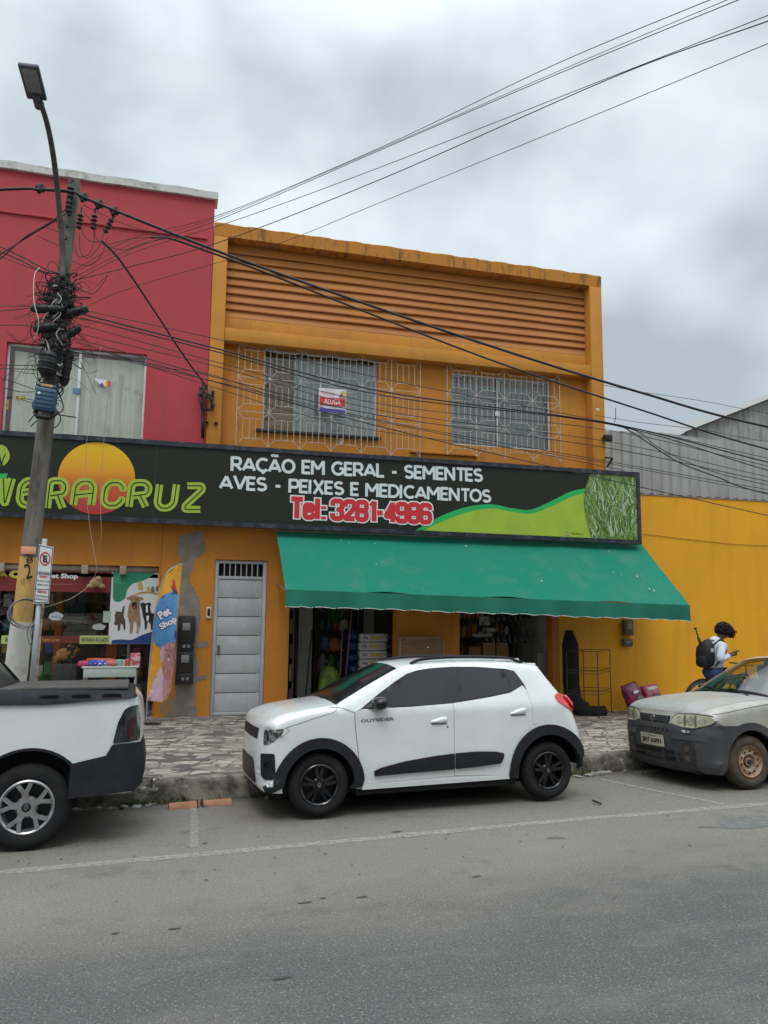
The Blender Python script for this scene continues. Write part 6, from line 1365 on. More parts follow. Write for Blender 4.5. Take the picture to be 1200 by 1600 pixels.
K.fpatch('lower_grille', M_blk, rpoly([(.30, .30), (.36, .52), (K.W-.36, .52), (K.W-.30, .30)], .04), off=.0, thick=.01, boff=.008)
# arch flares
def ring(cx, cz, ri, ro, a0, a1, sz=1.0): return arc(cx, cz, ri, a0, a1, 24)+[(cx+(p[0]-cx)*1, cz+(p[1]-cz)*sz) for p in arc(cx, cz, ro, a1, a0, 24)]
K.panel('wheel_arch', M_clad, [(.30, .245)]+arc(0, ZC, .335, 0, 178, 26)+[(-.44, .245), (-.482, .25), (-.505, .30), (-.435, .30)]+arc(0, ZC, .43, 172, 5, 26)+[(.405, .25)], off=.022, thick=.07, grid=.04)
K.panel('wheel_arch', M_clad, [(2.78, .30), (2.84, .35), (2.868, .46), (2.866, .52)]+arc(WB, ZC+.01, .455, 18, 172, 26)+[(1.955, .25), (2.06, .245)]+arc(WB, ZC, .365, 184, 2, 26), off=.022, thick=.07, grid=.04)
for q in ([(.525, .392), (.60, .420), (.85, .468), (1.15, .500), (1.352, .515), (1.352, .366), (.9, .355), (.53, .345)], [(1.366, .515), (1.6, .522), (1.8, .512), (1.893, .493), (1.89, .45), (1.855, .395), (1.6, .377), (1.366, .366)]): K.panel('door_trim', M_clad, rpoly(q, .012), off=.022, thick=.025, grid=.05)
K.panel('sill', M_cwhite, [(.405, .272), (1.955, .272), (1.965, .238), (.41, .225)], off=.010, thick=.02); K.panel('underbody_edge', M_under, [(.36, .26), (2.05, .26), (2.05, .17), (.36, .17)], off=-.03, thick=.02)
K.panel('headlight', mat('lamp_inner', (.10, .11, .11), .25, .3, c2=(.35, .36, .36), scale=22, lo=.5, hi=.6), lampK, off=.004, thick=.02, grid=.03)
K.panel('lamp_reflector', M_chrome, rpoly([(-.492, .780), (-.476, .785), (-.468, .715), (-.484, .705)], .006), off=.008, thick=0, grid=.02); K.panel('lamp_reflector', M_chrome, rpoly([(-.462, .785), (-.438, .79), (-.434, .735), (-.452, .725)], .006), off=.008, thick=0, grid=.02); K.panel('lamp_reflector', mat('indicator', (.30, .26, .2), .3), rpoly([(-.425, .79), (-.365, .80), (-.405, .76)], .006), off=.008, thick=0, grid=.02)
K.panel('fog_lamp_recess', M_clad, fogK, off=.006, thick=.02, grid=.04); K.panel('fog_lamp', M_gloss, arc(-.478, .49, .028, 0, 345, 16), off=.010, thick=.01, grid=.03)
K.panel('tail_lamp', M_tail, rpoly([(2.53, 1.03), (2.545, 1.055), (2.62, 1.062), (2.70, 1.025), (2.755, .94), (2.775, .865), (2.73, .873), (2.63, .93), (2.55, .985)], .02), off=.012, thick=.03, grid=.035)
M_line = M_seam_shade
K.line('panel_seam', M_line, [(.33, .94), (.20, .985), (.10, .992)], .004); K.line('panel_seam', M_line, [(-.345, .815), (-.30, .80), (-.36, .74)], .003); K.line('panel_seam', M_line, [(-.34, .818), (-.05, .90), (.12, .945), (.17, .985)], .004)
K.line('panel_seam', M_line, [(2.246, .76), (2.30, .765)], .003); K.line('panel_seam', M_line, [(.331, .938), (.339, .80), (.369, .55), (.386, .40), (.405, .275)], .005, .003)
for (x0, x1, z0, z1) in ((1.108, 1.284, .812, .83), (1.985, 2.163, .862, .893)):
    for sd in (0, 1):
        g = (lambda y: y) if sd == 0 else (lambda y: K.W-y); mb = MB(); n = 12; vs = []
        for i in range(n+1):
            t = i/n; x = x0+(x1-x0)*t; zc = z0+(z1-z0)*t; hgt = .030*min(1, .25+1.3*t)*(1 if t < .85 else .8); yb = K.ins(x, zc)
            for k in range(9): a = pi*k/8; vs.append((x, g(yb-.026*sin(a)*sin(pi*min(.97, max(.05, t)))**.4), zc+.012+hgt*cos(a)))
        mb.add(vs, [(i*9+k, i*9+k+1, (i+1)*9+k+1, (i+1)*9+k) for i in range(n) for k in range(8)]); h_ = mb.build('door_handle', M_cwhite, smooth=True); h_.parent = K.root
        q = MB(); q.cbox(x0+.01, x1-.0, g(K.ins(x0, z0)-.004)-.002, g(K.ins(x0, z0)-.004)+.002, z0-.022+(z1-z0)*.5, z0-.014+(z1-z0)*.5, .001); q = q.build('handle_shade', M_seam_shade); q.parent = K.root  # dark strip below the handle: its shade put in as colour
K.panel('door_lock', M_seam_shade, arc(1.29, .77, .010, 0, 340, 10), off=.002, thick=0, sides=(0,), grid=.05)
K.text('OUTSIDER', .392, .858, .730, .868, .028, mat('badge_grey', (.10, .10, .11), .4))
# mirrors, roof rails, wipers, spoiler, interior-dark underbody
for sd in (0, 1):
    g = (lambda y: y) if sd == 0 else (lambda y: K.W-y)
    bm = bmesh.new(); bmesh.ops.create_uvsphere(bm, u_segments=20, v_segments=12, radius=1)
    for v in bm.verts:
        x, y, z = v.co; x = abs(x)**.7*(1 if x > 0 else -1); z = abs(z)**.75*(1 if z > 0 else -1); v.co = Vector((.575+x*.075+.03*(-z)*(x < 0)*.5, g(-.045+y*.10), 1.018+z*.062+.012*x))
    me = bpy.data.meshes.new('mirror'); bm.to_mesh(me); bm.free(); me.materials.append(M_gloss); me.polygons.foreach_set('use_smooth', [True]*len(me.polygons)); mo = bpy.data.objects.new('mirror', me); col.objects.link(mo); mo.parent = K.root
    mb = MB(); mb.add([(.42, g(.03), .975), (.60, g(.03), .985), (.56, g(.03), 1.05), (.45, g(.03), .995), (.50, g(-.03), .985), (.60, g(-.03), .99), (.58, g(-.03), 1.03)], [(0, 1, 2, 3), (0, 4, 5, 1), (4, 0, 3, 6), (3, 2, 6), (4, 6, 5)]); q = mb.build('mirror_base', M_gloss); q.parent = K.root
    rl = [(1.0, 1.385), (1.12, 1.425), (1.35, 1.443), (1.6, 1.448), (1.95, 1.44), (2.15, 1.42), (2.28, 1.378)]
    P = [Vector((x, g(K.tumble(x, min(z, 1.40))+.055), z)) for x, z in rl]; q = MB().tube(spline(P, 6), [.012]*2+[.018]*32+[.012]*3, 8).build('roof_rail', M_clad, smooth=True) if False else MB().tube(spline(P, 6), .016, 8).build('roof_rail', M_clad, smooth=True); q.parent = K.root
    q = MB().cbox(1.95, 2.25, g(K.tumble(2.1, 1.40)+.055)-.012, g(K.tumble(2.1, 1.40)+.055)+.012, 1.395, 1.425, .01).build('rail_foot', M_cwhite, angle=35); q.parent = K.root
mb = MB(); mb.cbox(2.36, 2.475, .30, K.W-.30, 1.335, 1.372, .016); q = mb.build('spoiler', M_cwhite, angle=35); q.parent = K.root
mb = MB(); mb.tube(spline([(.17, 1.0, 1.035), (.25, .72, 1.075), (.30, .48, 1.10)], 6), .007, 6); mb.tube([(.14, .62, 1.04), (.22, .50, 1.08)], .006, 6); q = mb.build('wiper', M_blk, smooth=True); q.parent = K.root
mb = MB(); mb.box(-.40, 2.70, .22, K.W-.22, .17, .86); mb.box(.42, 1.98, .045, K.W-.045, .18, .80); q = mb.build('underbody', M_under); q.parent = K.root
mb = MB(); mb.box(.45, 2.3, .10, K.W-.10, .80, 1.0); mb.box(.95, 2.15, .30, K.W-.30, 1.0, 1.30); q = mb.build('cabin_liner', M_under); q.parent = K.root
for x in (0, WB):
    for near in (True, False): K.wheel(x, ZC, .2885, .165, .190, rim_kwid, near, steer=(-2 if x == 0 else 0), yin=.035)

# ---- white pickup, seen from its rear wheel back
oT = ground_origin(35, 1331)
tT = lambda x, z: max(0, z-1.15)*.30
topT = [(-3.45, .25, .1, 0), (-3.62, .35, .2, .08), (-3.65, .6, .22, .09), (-3.60, .90, .22, .08), (-3.45, 1.02, .15, .05), (-2.9, 1.12, .10, .03), (-2.35, 1.17, .06, .03), (-2.30, 1.19, .05, .05), (-1.62, 1.60, .05, .05), (-1.45, 1.65, .07, .03), (-1.1, 1.68, .08, .03), (-.80, 1.655, .08, .02),
        (-.62, 1.60, .06, .02), (-.46, 1.42, .05, .02), (-.32, 1.262, .05, .01), (-.2, 1.232, .03, .0), (.40, 1.225, .03, .0), (.70, 1.215, .04, .0), (.79, 1.195, .06, .0), (.828, 1.12, .12, .03), (.845, .95, .14, .04), (.850, .80, .14, .03), (.87, .70, .16, .03), (.882, .60, .17, .03), (.87, .47, .16, .03), (.82, .40, .1, .0)]
T_ = Car('white_pickup', 'white pickup with black bed cover, cut by the left edge of the photo', 'pickup', oT, 2.75, 1.62, tT, topT)
ZT_ = .325; WBT = -2.83
lowT = [(.82, .40), (.45, .385)]+arc(0, ZT_, .44, 8, 180, 26)+[(-.44, .25), (-2.38, .25)]+arc(WBT, ZT_, .43, -8, 188, 26)+[(-3.40, .25)]
bodyT = dens(list(T_.top), .035, False)[:-1]+lowT
dloT = [(-.80, 1.20), (-.66, 1.25), (-.72, 1.48), (-.85, 1.58), (-1.45, 1.575), (-2.10, 1.23), (-2.05, 1.19)]
T_.panel('body', M_cwhite, bodyT, [dloT], thick=.03, rings=True)
T_.strip('front_bumper', M_clad, 0, 2); T_.strip('grille', M_blk, 2, 3); T_.strip('hood', M_cwhite, 3, 6); T_.strip('cowl', M_blk, 6, 7); T_.strip('windshield', M_dglass, 7, 8); T_.strip('roof', M_cwhite, 8, 11); T_.strip('rear_window', mat('privacy_glass', (.006, .007, .008), .2, spec=.3), 11, 14); T_.strip('bed_cover', M_clad, 14, 18, off=.002); T_.strip('tailgate', M_cwhite, 18, 21); T_.strip('rear_bumper', M_clad, 21, 25)
T_.panel('window_glass', M_dglass, dloT, off=-.006, thick=.01)
T_.panel('roof_pillar', M_gloss, rpoly([(-.31, 1.255), (-.46, 1.43), (-.62, 1.60), (-.76, 1.61), (-.70, 1.40), (-.68, 1.16), (-.45, 1.13), (-.34, 1.16)], .015), off=.010, thick=.02)
T_.panel('bed_rail', M_clad, rpoly([(-.66, 1.135), (-.66, 1.228), (-.2, 1.226), (.40, 1.218), (.70, 1.206), (.775, 1.196), (.80, 1.16), (.5, 1.145), (.1, 1.122)], .02), off=.022, thick=.03)
mb = MB(); mb.cbox(-.28, .73, .075, T_.W-.12, 1.228, 1.258, .012); q = mb.build('bed_cover', mat('tonneau_vinyl', (.055, .05, .046), .75, c2=(.09, .085, .08), scale=4, bump=.3, bscale=60), angle=35); q.parent = T_.root
for x in (.12, .36, .60):
    for sd in (0,): q = MB().cbox(x-.075, x+.075, -.018, .02, 1.172, 1.200, .008).build('bed_hook', M_under, angle=35); q.parent = T_.root; q = MB().cbox(x-.06, x+.06, -.026, .0, 1.190, 1.206, .006).build('bed_hook', M_clad, angle=35); q.parent = T_.root
T_.panel('rear_bumper', M_clad, rpoly([(.31, .38), (.315, .648), (.45, .675), (.58, .70), (.625, .785), (.70, .79), (.844, .795), (.864, .70), (.876, .60), (.862, .46), (.80, .41), (.45, .385)], .01), off=.018, thick=.06, grid=.04)
T_.panel('arch_lip', M_clad, [(.425, .365)]+arc(0, ZT_, .44, 8, 180, 26)+[(-.47, .325)]+arc(0, ZT_, .462, 180, 10, 26), off=.004, thick=.05, grid=.05)
T_.panel('tail_lamp', mat('smoked_lamp', (.035, .04, .045), .08, spec=1, coat=.8, c2=(.012, .012, .014), scale=7, lo=.42, hi=.55), rpoly([(.628, .795), (.66, .96), (.71, 1.07), (.76, 1.095), (.822, 1.10), (.842, .98), (.845, .81)], .02), off=.010, thick=.03, grid=.04, fn=lambda x, z: T_.ins(min(x, .838), z))
T_.panel('lamp_red', mat('lamp_dark_red', (.045, .008, .012), .2, coat=.5), rpoly([(.735, .90), (.75, .99), (.80, 1.0), (.80, .93), (.79, .83), (.755, .82)], .015), off=.0125, thick=0, grid=.04)
T_.panel('reflector', M_tail, rpoly([(.808, .545), (.808, .655), (.838, .655), (.838, .545)], .006), off=.014, thick=.01, grid=.03)
T_.panel('sill', M_clad, [(-.46, .25), (-.46, .38), (-2.36, .38), (-2.36, .25)], off=.01, thick=.03)
T_.line('panel_seam', M_line, [(-.50, 1.15), (-.52, .9), (-.50, .6), (-.47, .42)], .004)
mb = MB(); mb.box(-3.4, .30, .20, T_.W-.20, .28, 1.10); mb.box(.28, .80, .12, T_.W-.12, .42, 1.1); mb.box(-2.35, -.5, .05, T_.W-.05, .27, .9); mb.box(-2.1, -.4, .16, T_.W-.16, 1.1, 1.2); q = mb.build('underbody', M_under); q.parent = T_.root
for x in (0, WBT):
    for near in (True, False): T_.wheel(x, ZT_, .333, .205, .212, rim_truck, near, yin=.03)
# tow ball
c = at(240, 1221, 7.62); Mi = T_.root.matrix_world
mb = MB(); L_ = Vector(c)-Vector((oT[0], oT[1], 0)); a_ = radians(2.75); lx, ly = L_.x*cos(a_)+L_.y*sin(a_), -L_.x*sin(a_)+L_.y*cos(a_)
bm = bmesh.new(); bmesh.ops.create_uvsphere(bm, u_segments=16, v_segments=10, radius=.026); me = bpy.data.meshes.new('tow_ball'); 
for v in bm.verts: v.co += Vector((lx, ly, c.z+.045))
bm.to_mesh(me); bm.free(); me.materials.append(mat('worn_steel', (.35, .33, .3), .3, .8)); me.polygons.foreach_set('use_smooth', [True]*len(me.polygons)); q = bpy.data.objects.new('tow_ball', me); col.objects.link(q); q.parent = T_.root
mb = MB(); mb.tube([(lx, ly, c.z-.02), (lx, ly, c.z+.03)], [.02, .012], 10); mb.cbox(lx-.045, lx+.045, ly-.03, ly+.03, c.z-.045, c.z-.02, .005); mb.bar((lx-.04, ly, c.z-.035), (.7, ly, c.z-.03), .045); mb.tube([(lx-.12, ly-.06, c.z-.02), (lx-.07, ly-.06, c.z-.02)], .035, 12); q = mb.build('tow_bar', mat('tow_metal', (.28, .27, .25), .5, .6), angle=40); q.parent = T_.root

# ---- silver car at the right
oS = ground_origin(1180, 1234)
tS = lambda x, z: max(0, z-.90)*.50+max(0, .35-z)*.1
topS = [(-.60, .17, .15, 0), (-.72, .215, .26, .06), (-.765, .33, .29, .09), (-.785, .48, .30, .10), (-.785, .60, .30, .10), (-.765, .645, .29, .10), (-.725, .665, .28, .10), (-.71, .72, .26, .10), (-.685, .785, .24, .09), (-.62, .825, .18, .07), (-.40, .872, .12, .05), (0, .925, .10, .035), (.44, .955, .07, .03), (.50, .965, .05, .07),
        (.84, 1.17, .05, .07), (1.19, 1.355, .05, .05), (1.30, 1.385, .07, .03), (1.7, 1.405, .08, .03), (2.3, 1.40, .08, .03), (2.75, 1.32, .07, .03), (2.86, 1.22, .06, .03), (3.05, .95, .12, .04), (3.13, .75, .14, .05), (3.16, .5, .14, .05), (3.12, .3, .12, .03), (3.0, .22, .08, 0)]
S_ = Car('silver_hatchback', 'worn silver car with faded headlights and rusty steel wheel cut by the right edge', 'car', oS, 2.75, 1.56, tS, topS, -.36, .57, .8)
M_sil = mat('worn_silver_paint', (.42, .425, .415), .36, .35, c2=(.48, .485, .475), scale=2.2, lo=.35, hi=.7, c3=(.26, .24, .20), s3=4, lo3=.6, hi3=.8, rvar=.2, coat=.1)
M_silside = mat('dusty_silver_paint', (.47, .46, .425), .42, .25, c2=(.38, .36, .31), scale=2.6, lo=.4, hi=.7, rvar=.2)
M_bump = mat('faded_bumper', (.040, .042, .048), .65, c2=(.085, .075, .06), scale=4, lo=.45, hi=.75, bump=.15, bscale=60)
ZS = .287; WBS = 2.43
lowS = [(3.0, .22)]+arc(WBS, ZS, .36, -8, 188, 26)+[(2.0, .22), (.42, .22)]+arc(0, ZS, .36, -8, 188, 26)+[(-.38, .18)]
bodyS = dens(list(S_.top), .035, False)[:-1]+lowS
dloS = [(.66, .945), (.95, 1.12), (1.30, 1.315), (1.5, 1.345), (2.2, 1.34), (2.55, 1.26), (2.62, 1.0), (1.5, .965)]
lampS_in_side = rpoly([(-.80, .66), (-.80, .79), (-.60, .80), (-.45, .797), (-.385, .785), (-.40, .742), (-.48, .70), (-.62, .665)], .02)
S_.panel('body', M_silside, bodyS, [dloS], thick=.03, rings=True)
S_.strip('front_bumper', M_bump, 0, 6, off=.018); S_.strip('front_panel', M_silside, 6, 8); S_.strip('hood', M_sil, 8, 12, off=.002); S_.strip('cowl', M_blk, 12, 13); 
S_.strip('windshield', glassmat('windscreen_glass', (.74, .80, .76), .02, k=.2), 13, 15); S_.strip('roof', M_silside, 15, 19); S_.strip('rear_window', MATS['windscreen_glass'], 19, 21); S_.strip('tailgate', M_silside, 21, 22); S_.strip('rear_bumper', M_bump, 22, 25)
S_.panel('window_glass', MATS['windscreen_glass'], dloS, off=-.006, thick=.005)
S_.panel('window_frame', M_blk, [(1.58, .965), (1.60, 1.345), (1.66, 1.345), (1.66, .97)], off=-.001, thick=.02)
# bumper wrapping the side with the arch flare
S_.panel('wheel_arch', M_bump, [(.36, .24)]+arc(0, ZS, .345, -4, 184, 26)+[(-.40, .17), (-.45, .175)]+[tuple(p) for p in S_.A if p[0] < -.40 and p[1] <= .668 and p[1] > .2]+[(-.50, .675), (-.42, .690)]+arc(0, ZS, .425, 112, 0, 20)+[(.43, .24)], off=.02, thick=.06, grid=.04)
S_.panel('wheel_arch', M_bump, ring(WBS, ZS, .345, .425, -6, 186), off=.010, thick=.05, grid=.05)
# near and far headlights, wrapping the corners
def lampS(flip):
    f = (lambda y: y) if not flip else (lambda y: S_.W-y)
    o = [(f(y), z) for y, z in rpoly([(.015, .735), (.05, .790), (.20, .800), (.42, .790), (.47, .745), (.50, .690), (.36, .660), (.20, .655), (.07, .690)], .025)]
    L = S_.fpatch('headlight', mat('yellowed_lens', (.42, .40, .27), .22, c2=(.52, .50, .36), scale=4, lo=.4, hi=.65, c3=(.26, .26, .20), s3=3, lo3=.5, hi3=.7, coat=.3, spec=.7), o, off=.012, thick=.03, grid=.03)
    fr = S_.fpatch('lamp_bezel', mat('lamp_bezel', (.05, .05, .05), .5), [(f(y), z) for y, z in rpoly([(.005, .73), (.04, .800), (.20, .812), (.43, .80), (.485, .745), (.515, .685), (.36, .648), (.20, .643), (.06, .68)], .03)], off=.006, thick=.02, grid=.04)
    for (cy, cz, r_) in ((.38, .728, .046), (.24, .728, .052), (.11, .737, .034)):
        a = S_.fpatch('lamp_reflector', mat('lamp_cup', (.60, .60, .50), .2, .5, c2=(.35, .34, .26), scale=9), arc(f(cy), cz, r_, 0, 345, 18), off=.0145, thick=0, grid=.03)
    for (cy, w_) in ((.31, .014), (.175, .012)): S_.fpatch('lamp_divider', mat('lamp_divider', (.12, .12, .10), .35), [(f(cy-w_), .670), (f(cy+w_), .665), (f(cy+w_*1.1), .788), (f(cy-w_), .790)], off=.0150, thick=0, grid=.04)
lampS(False); lampS(True)
W = S_.W
S_.fpatch('grille_surround', M_silside, rpoly([(.50, .668), (.475, .775), (W-.475, .775), (W-.50, .668)], .02), off=.010, thick=.02)
S_.fpatch('grille', M_blk, rpoly([(.52, .682), (.50, .762), (W-.50, .762), (W-.52, .682)], .015), off=.014, thick=.01)
for z in (.703, .724, .745): S_.fpatch('grille_bar', mat('grille_chrome', (.16, .18, .2), .3, .7), [(.525, z-.005), (W-.525, z-.005), (W-.525, z+.005), (.525, z+.005)], off=.020, thick=.008)
S_.fpatch('emblem', M_chrome, arc(W/2, .725, .036, 0, 345, 20), off=.026, thick=.012); S_.fpatch('emblem', mat('emblem_dark', (.08, .09, .12), .4), arc(W/2, .725, .027, 0, 345, 20), off=.028, thick=0)
S_.fpatch('bumper_intake', M_under, rpoly([(.50, .60), (W-.5, .60), (W-.52, .625), (.52, .625)], .008), off=.004, thick=0)
for k in range(8): y = .54+k*.065; S_.fpatch('intake_rib', M_bump, [(y, .590), (y+.02, .590), (y+.02, .632), (y, .632)], off=.010, thick=.01)
S_.fpatch('lower_intake', M_under, rpoly([(.36, .27), (.40, .385), (W-.40, .385), (W-.36, .27)], .03), off=.003, thick=0)
S_.fpatch('intake_bar', M_bump, rpoly([(.38, .318), (W-.38, .318), (W-.38, .338), (.38, .338)], .006), off=.012, thick=.012)
for k in (.42, .62): 
    S_.fpatch('intake_bar', M_bump, [(k-.02, .27), (k+.02, .27), (k+.02, .385), (k-.02, .385)], off=.014, thick=.012)
for f in (0, 1):
    g = (lambda y: y) if not f else (lambda y: W-y)
    S_.fpatch('fog_recess', mat('fog_recess', (.03, .03, .032), .7), [(g(y), z) for y, z in rpoly([(.20, .24), (.20, .475), (.38, .475), (.38, .24)], .02)], off=.003, thick=0)
    for z in (.425, .315): S_.fpatch('fog_blank', mat('fog_blank', (.05, .05, .05), .6, c2=(.12, .07, .04), scale=15), arc(g(.29), z, .034, 0, 345, 16), off=.008, thick=.008, grid=.03)
    S_.fpatch('bumper_strip', mat('bumper_strip', (.06, .063, .07), .5), [(g(y), z) for y, z in rpoly([(.02, .52), (.02, .578), (.45, .578), (.45, .52)], .012)], off=.010, thick=.01)
S_.fpatch('bumper_scuff', mat('scuff_white', (.5, .5, .48), .8, c2=(.05, .05, .05), scale=25, lo=.5, hi=.55), rpoly([(.23, .60), (.22, .625), (.30, .63), (.36, .615), (.30, .595)], .01), off=.0125, thick=0)
# licence plate
py0, py1, pz0, pz1 = W/2-.20, W/2+.20, .415, .545
pl_ = S_.fpatch('license_plate', mat('plate_grey', (.50, .47, .36), .5, c2=(.40, .36, .26), scale=8), [(py0, pz0), (py1, pz0), (py1, pz1), (py0, pz1)], off=.020, thick=.012)
def ptext(body, cy, cz, w, h, m, par, bold):
    vs, fs = text_mesh(body, .1, bold=bold); xs = [v.x for v in vs]; ys = [v.y for v in vs]; mb = MB(); out_ = []
    for v in vs:
        u = (v.x-min(xs))/(max(xs)-min(xs))-.5; t = (v.y-min(ys))/(max(ys)-min(ys))-.5; y = cy-u*w; z = cz+t*h; out_.append((S_.frontx(y, z)-.046, y, z))
    mb.add(out_, fs); o = mb.build('lettering', m, recalc=False); o.parent = par
ptext('JRY 6391', W/2, .468, .35, .066, M_blk, pl_, .004); ptext('BA - SALVADOR', W/2, .526, .2, .018, M_blk, pl_, .001)
# hood crease, seams, wipers, mirror
S_.line('panel_seam', M_line, [(-.45, .812), (-.36, .818), (0, .868), (.40, .915), (.60, .935)], .005)
S_.line('panel_seam', M_line, [(.50, .93), (.46, .7), (.44, .4), (.44, .26)], .004)
mb = MB()
for (ya, yb, xa, xb) in ((.95, 1.30, .42, .56), (.45, .85, .37, .50)): mb.tube(spline([(xa-.02, ya-.1, .975), (xa+.06, (ya+yb)/2, 1.03), (xb-.02, yb, 1.02)], 6), .008, 6)
q = mb.build('wiper', M_blk, smooth=True); q.parent = S_.root
for sd in (0, 1):
    g = (lambda y: y) if sd == 0 else (lambda y: W-y); q = MB().cbox(.78, .93, g(-.08)-.09, g(-.08)+.09, .93, 1.04, .035).build('mirror', M_blk, angle=40); q.parent = S_.root
mb = MB(); mb.box(-.40, 2.9, .22, W-.22, .17, .72); mb.box(.45, 2.0, .05, W-.05, .18, .84); q = mb.build('underbody', M_under); q.parent = S_.root
mb = MB(); mb.cbox(.50, .85, .16, W-.16, .80, .95, .04); q = mb.build('dashboard', mat('dash_grey', (.05, .052, .055), .8), angle=40); q.parent = S_.root
for y in (.42, 1.14):
    mb = MB(); mb.cbox(1.35, 1.50, y-.24, y+.24, .70, 1.12, .05); mb.cbox(1.36, 1.46, y-.12, y+.12, 1.13, 1.30, .04); mb.cbox(.95, 1.45, y-.24, y+.24, .62, .76, .05); q = mb.build('seat', mat('seat_cloth', (.12, .115, .11), .9), angle=40); q.parent = S_.root
mb = MB(); mb.tube([Vector((.95+.05*cos(a), 1.14+.18*sin(a), .98+.17*cos(a))) for a in [2*pi*k/24 for k in range(24)]], .014, 8, closed=True); q = mb.build('steering_wheel', M_blk, smooth=True, recalc=False); q.parent = S_.root
for x in (0, WBS):
    for near in (True, False): S_.wheel(x, ZS, .287, .165, .178, rim_steel, near, yin=.03, m_t=M_tyred)
# ------------------------------------------------------------------ flat printed things and soft goods
def sheet(outline, Y, m, name, fy=None, grid=.06, parent=None, dy=0, pix=True, smooth=True):
    """thin hanging sheet; outline in photo pixels on plane Y (or metres), depth from fy(x, z)"""
    P = [at(x, y, Y) for x, y in outline] if pix else [Vector((x, Y, z)) for x, z in outline]
    P2 = dens([(p.x, p.z) for p in P], grid*.7); V = list(P2); n = len(V); E = [(i, (i+1) % n) for i in range(n)]; xs = [p[0] for p in V]; zs = [p[1] for p in V]
    if fy:
        x = min(xs)+grid/2
        B = np.array(V)
        while x < max(xs):
            z = min(zs)+grid/2
            while z < max(zs):
                if pip(x, z, P2) and ((B-np.array([x, z]))**2).sum(1).min() > (.3*grid)**2: V.append((x, z))
                z += grid
            x += grid
    r = delaunay_2d_cdt([Vector(p) for p in V], E, [], 0, 1e-7); rv = [(p.x, p.y) for p in r[0]]; mb = MB()
    mb.add([(x, Y-dy+(fy(x, z) if fy else 0), z) for x, z in rv], [tuple(f) for f in r[2] if pip(sum(rv[i][0] for i in f)/3, sum(rv[i][1] for i in f)/3, P2)])
    o = mb.build(name, m, smooth=smooth, recalc=False)
    if parent is not None: adopt(parent, o)
    return o
C_ = lambda n, c, **k: mat(n, c, k.pop('rough', .6), **k)
def blob(c, r, m, name, seed=0, amp=.12, seg=16, rot=None, sq=1.0, parent=None):
    """lumpy soft ellipsoid"""
    bm = bmesh.new(); bmesh.ops.create_uvsphere(bm, u_segments=seg, v_segments=max(6, seg*2//3), radius=1); random.seed(seed); ph = [random.random()*6 for _ in range(6)]
    for v in bm.verts:
        x, y, z = v.co; f = 1+amp*(sin(3*x+ph[0])*sin(2.5*y+ph[1])+.6*sin(5*z+ph[2]+2*x)); q = Vector((abs(x)**sq*(1 if x > 0 else -1)*r[0], abs(y)**sq*(1 if y > 0 else -1)*r[1], abs(z)**sq*(1 if z > 0 else -1)*r[2]))*f
        v.co = (rot @ q if rot else q)+Vector(c)
    me = bpy.data.meshes.new(name); bm.to_mesh(me); bm.free(); me.materials.append(m); me.polygons.foreach_set('use_smooth', [True]*len(me.polygons)); o = bpy.data.objects.new(name, me); col.objects.link(o)
    if parent is not None: adopt(parent, o)
    return o

# ------------------------------------------------------------------ feather flag
fb = gnd(236, 1134, .15); FY = fb.y
ff_ = thing('feather_flag', 'yellow and blue pet-shop feather flag with pink dog picture beside the meter boxes', 'flag', (fb.x, FY, .15))
fyf = lambda x, z: .05*sin(z*3.2+x*6)+.02*sin(x*30+z*4)
fo = [(285, 882), (272, 886), (262, 895), (254, 910), (248, 930), (243, 960), (238, 1000), (234, 1040), (230, 1080), (230, 1094), (240, 1096), (252, 1098), (262, 1092), (266, 1078), (270, 1045), (274, 1005), (278, 955), (281, 920)]
M_fy = C_('flag_yellow', (.72, .36, .02), c2=(.62, .29, .02), scale=5); M_fb = C_('flag_blue', (.09, .28, .52), c2=(.07, .22, .46), scale=5); M_fw = C_('flag_white', (.75, .75, .76)); M_fd = C_('flag_dog_pink', (.55, .28, .28), c2=(.38, .16, .17), scale=14, lo=.4, hi=.6, stretch=(3, 1, 1)); M_fl = C_('flag_lilac', (.60, .42, .50), c2=(.52, .34, .44), scale=6)
sheet(fo, FY, M_fy, 'cloth', fyf, .05, ff_)
sheet([(244.5, 950), (250, 935), (258, 928), (268, 925), (279, 928), (277, 960), (274, 1003), (266, 1010), (252, 1012), (243, 1008), (238.5, 1000), (241, 970)], FY, M_fb, 'blue_print', fyf, .05, ff_, .006)
sheet([(251, 1040), (256, 1060), (262, 1088), (252, 1096), (236, 1095), (232, 1088), (240, 1062)], FY, M_fl, 'lilac_print', fyf, .05, ff_, .006)
sheet(rpoly([(262, 1003), (270, 1004), (274, 1015), (272, 1035), (270, 1058), (267, 1078), (262, 1090), (254, 1092), (254, 1075), (257, 1055), (254, 1040), (252, 1022), (256, 1010)], 3), FY, M_fd, 'dog_print', fyf, .04, ff_, .010)
sheet(rpoly([(252, 1012), (257, 1008), (257, 1025), (255, 1038), (251, 1032), (250, 1020)], 2), FY, M_fl, 'dog_ear_print', fyf, .04, ff_, .013); sheet(rpoly([(270, 1010), (275, 1014), (274, 1036), (271, 1036), (269, 1022)], 2), FY, C_('flag_dog_dark', (.36, .14, .14)), 'dog_ear_print', fyf, .04, ff_, .0135)
for (x, y) in ((261, 1016), (267, 1017)): sheet([(x-1, y), (x, y-1.3), (x+1, y), (x, y+1.3)], FY, M_blk, 'dog_eye_print', fyf, .04, ff_, .015)
sheet([(263, 1023), (265.5, 1023), (264.5, 1027)], FY, M_blk, 'dog_nose_print', fyf, .04, ff_, .0152); sheet([(261, 1029), (266, 1029), (264, 1033)], FY, M_fw, 'dog_mouth_print', fyf, .04, ff_, .0154)
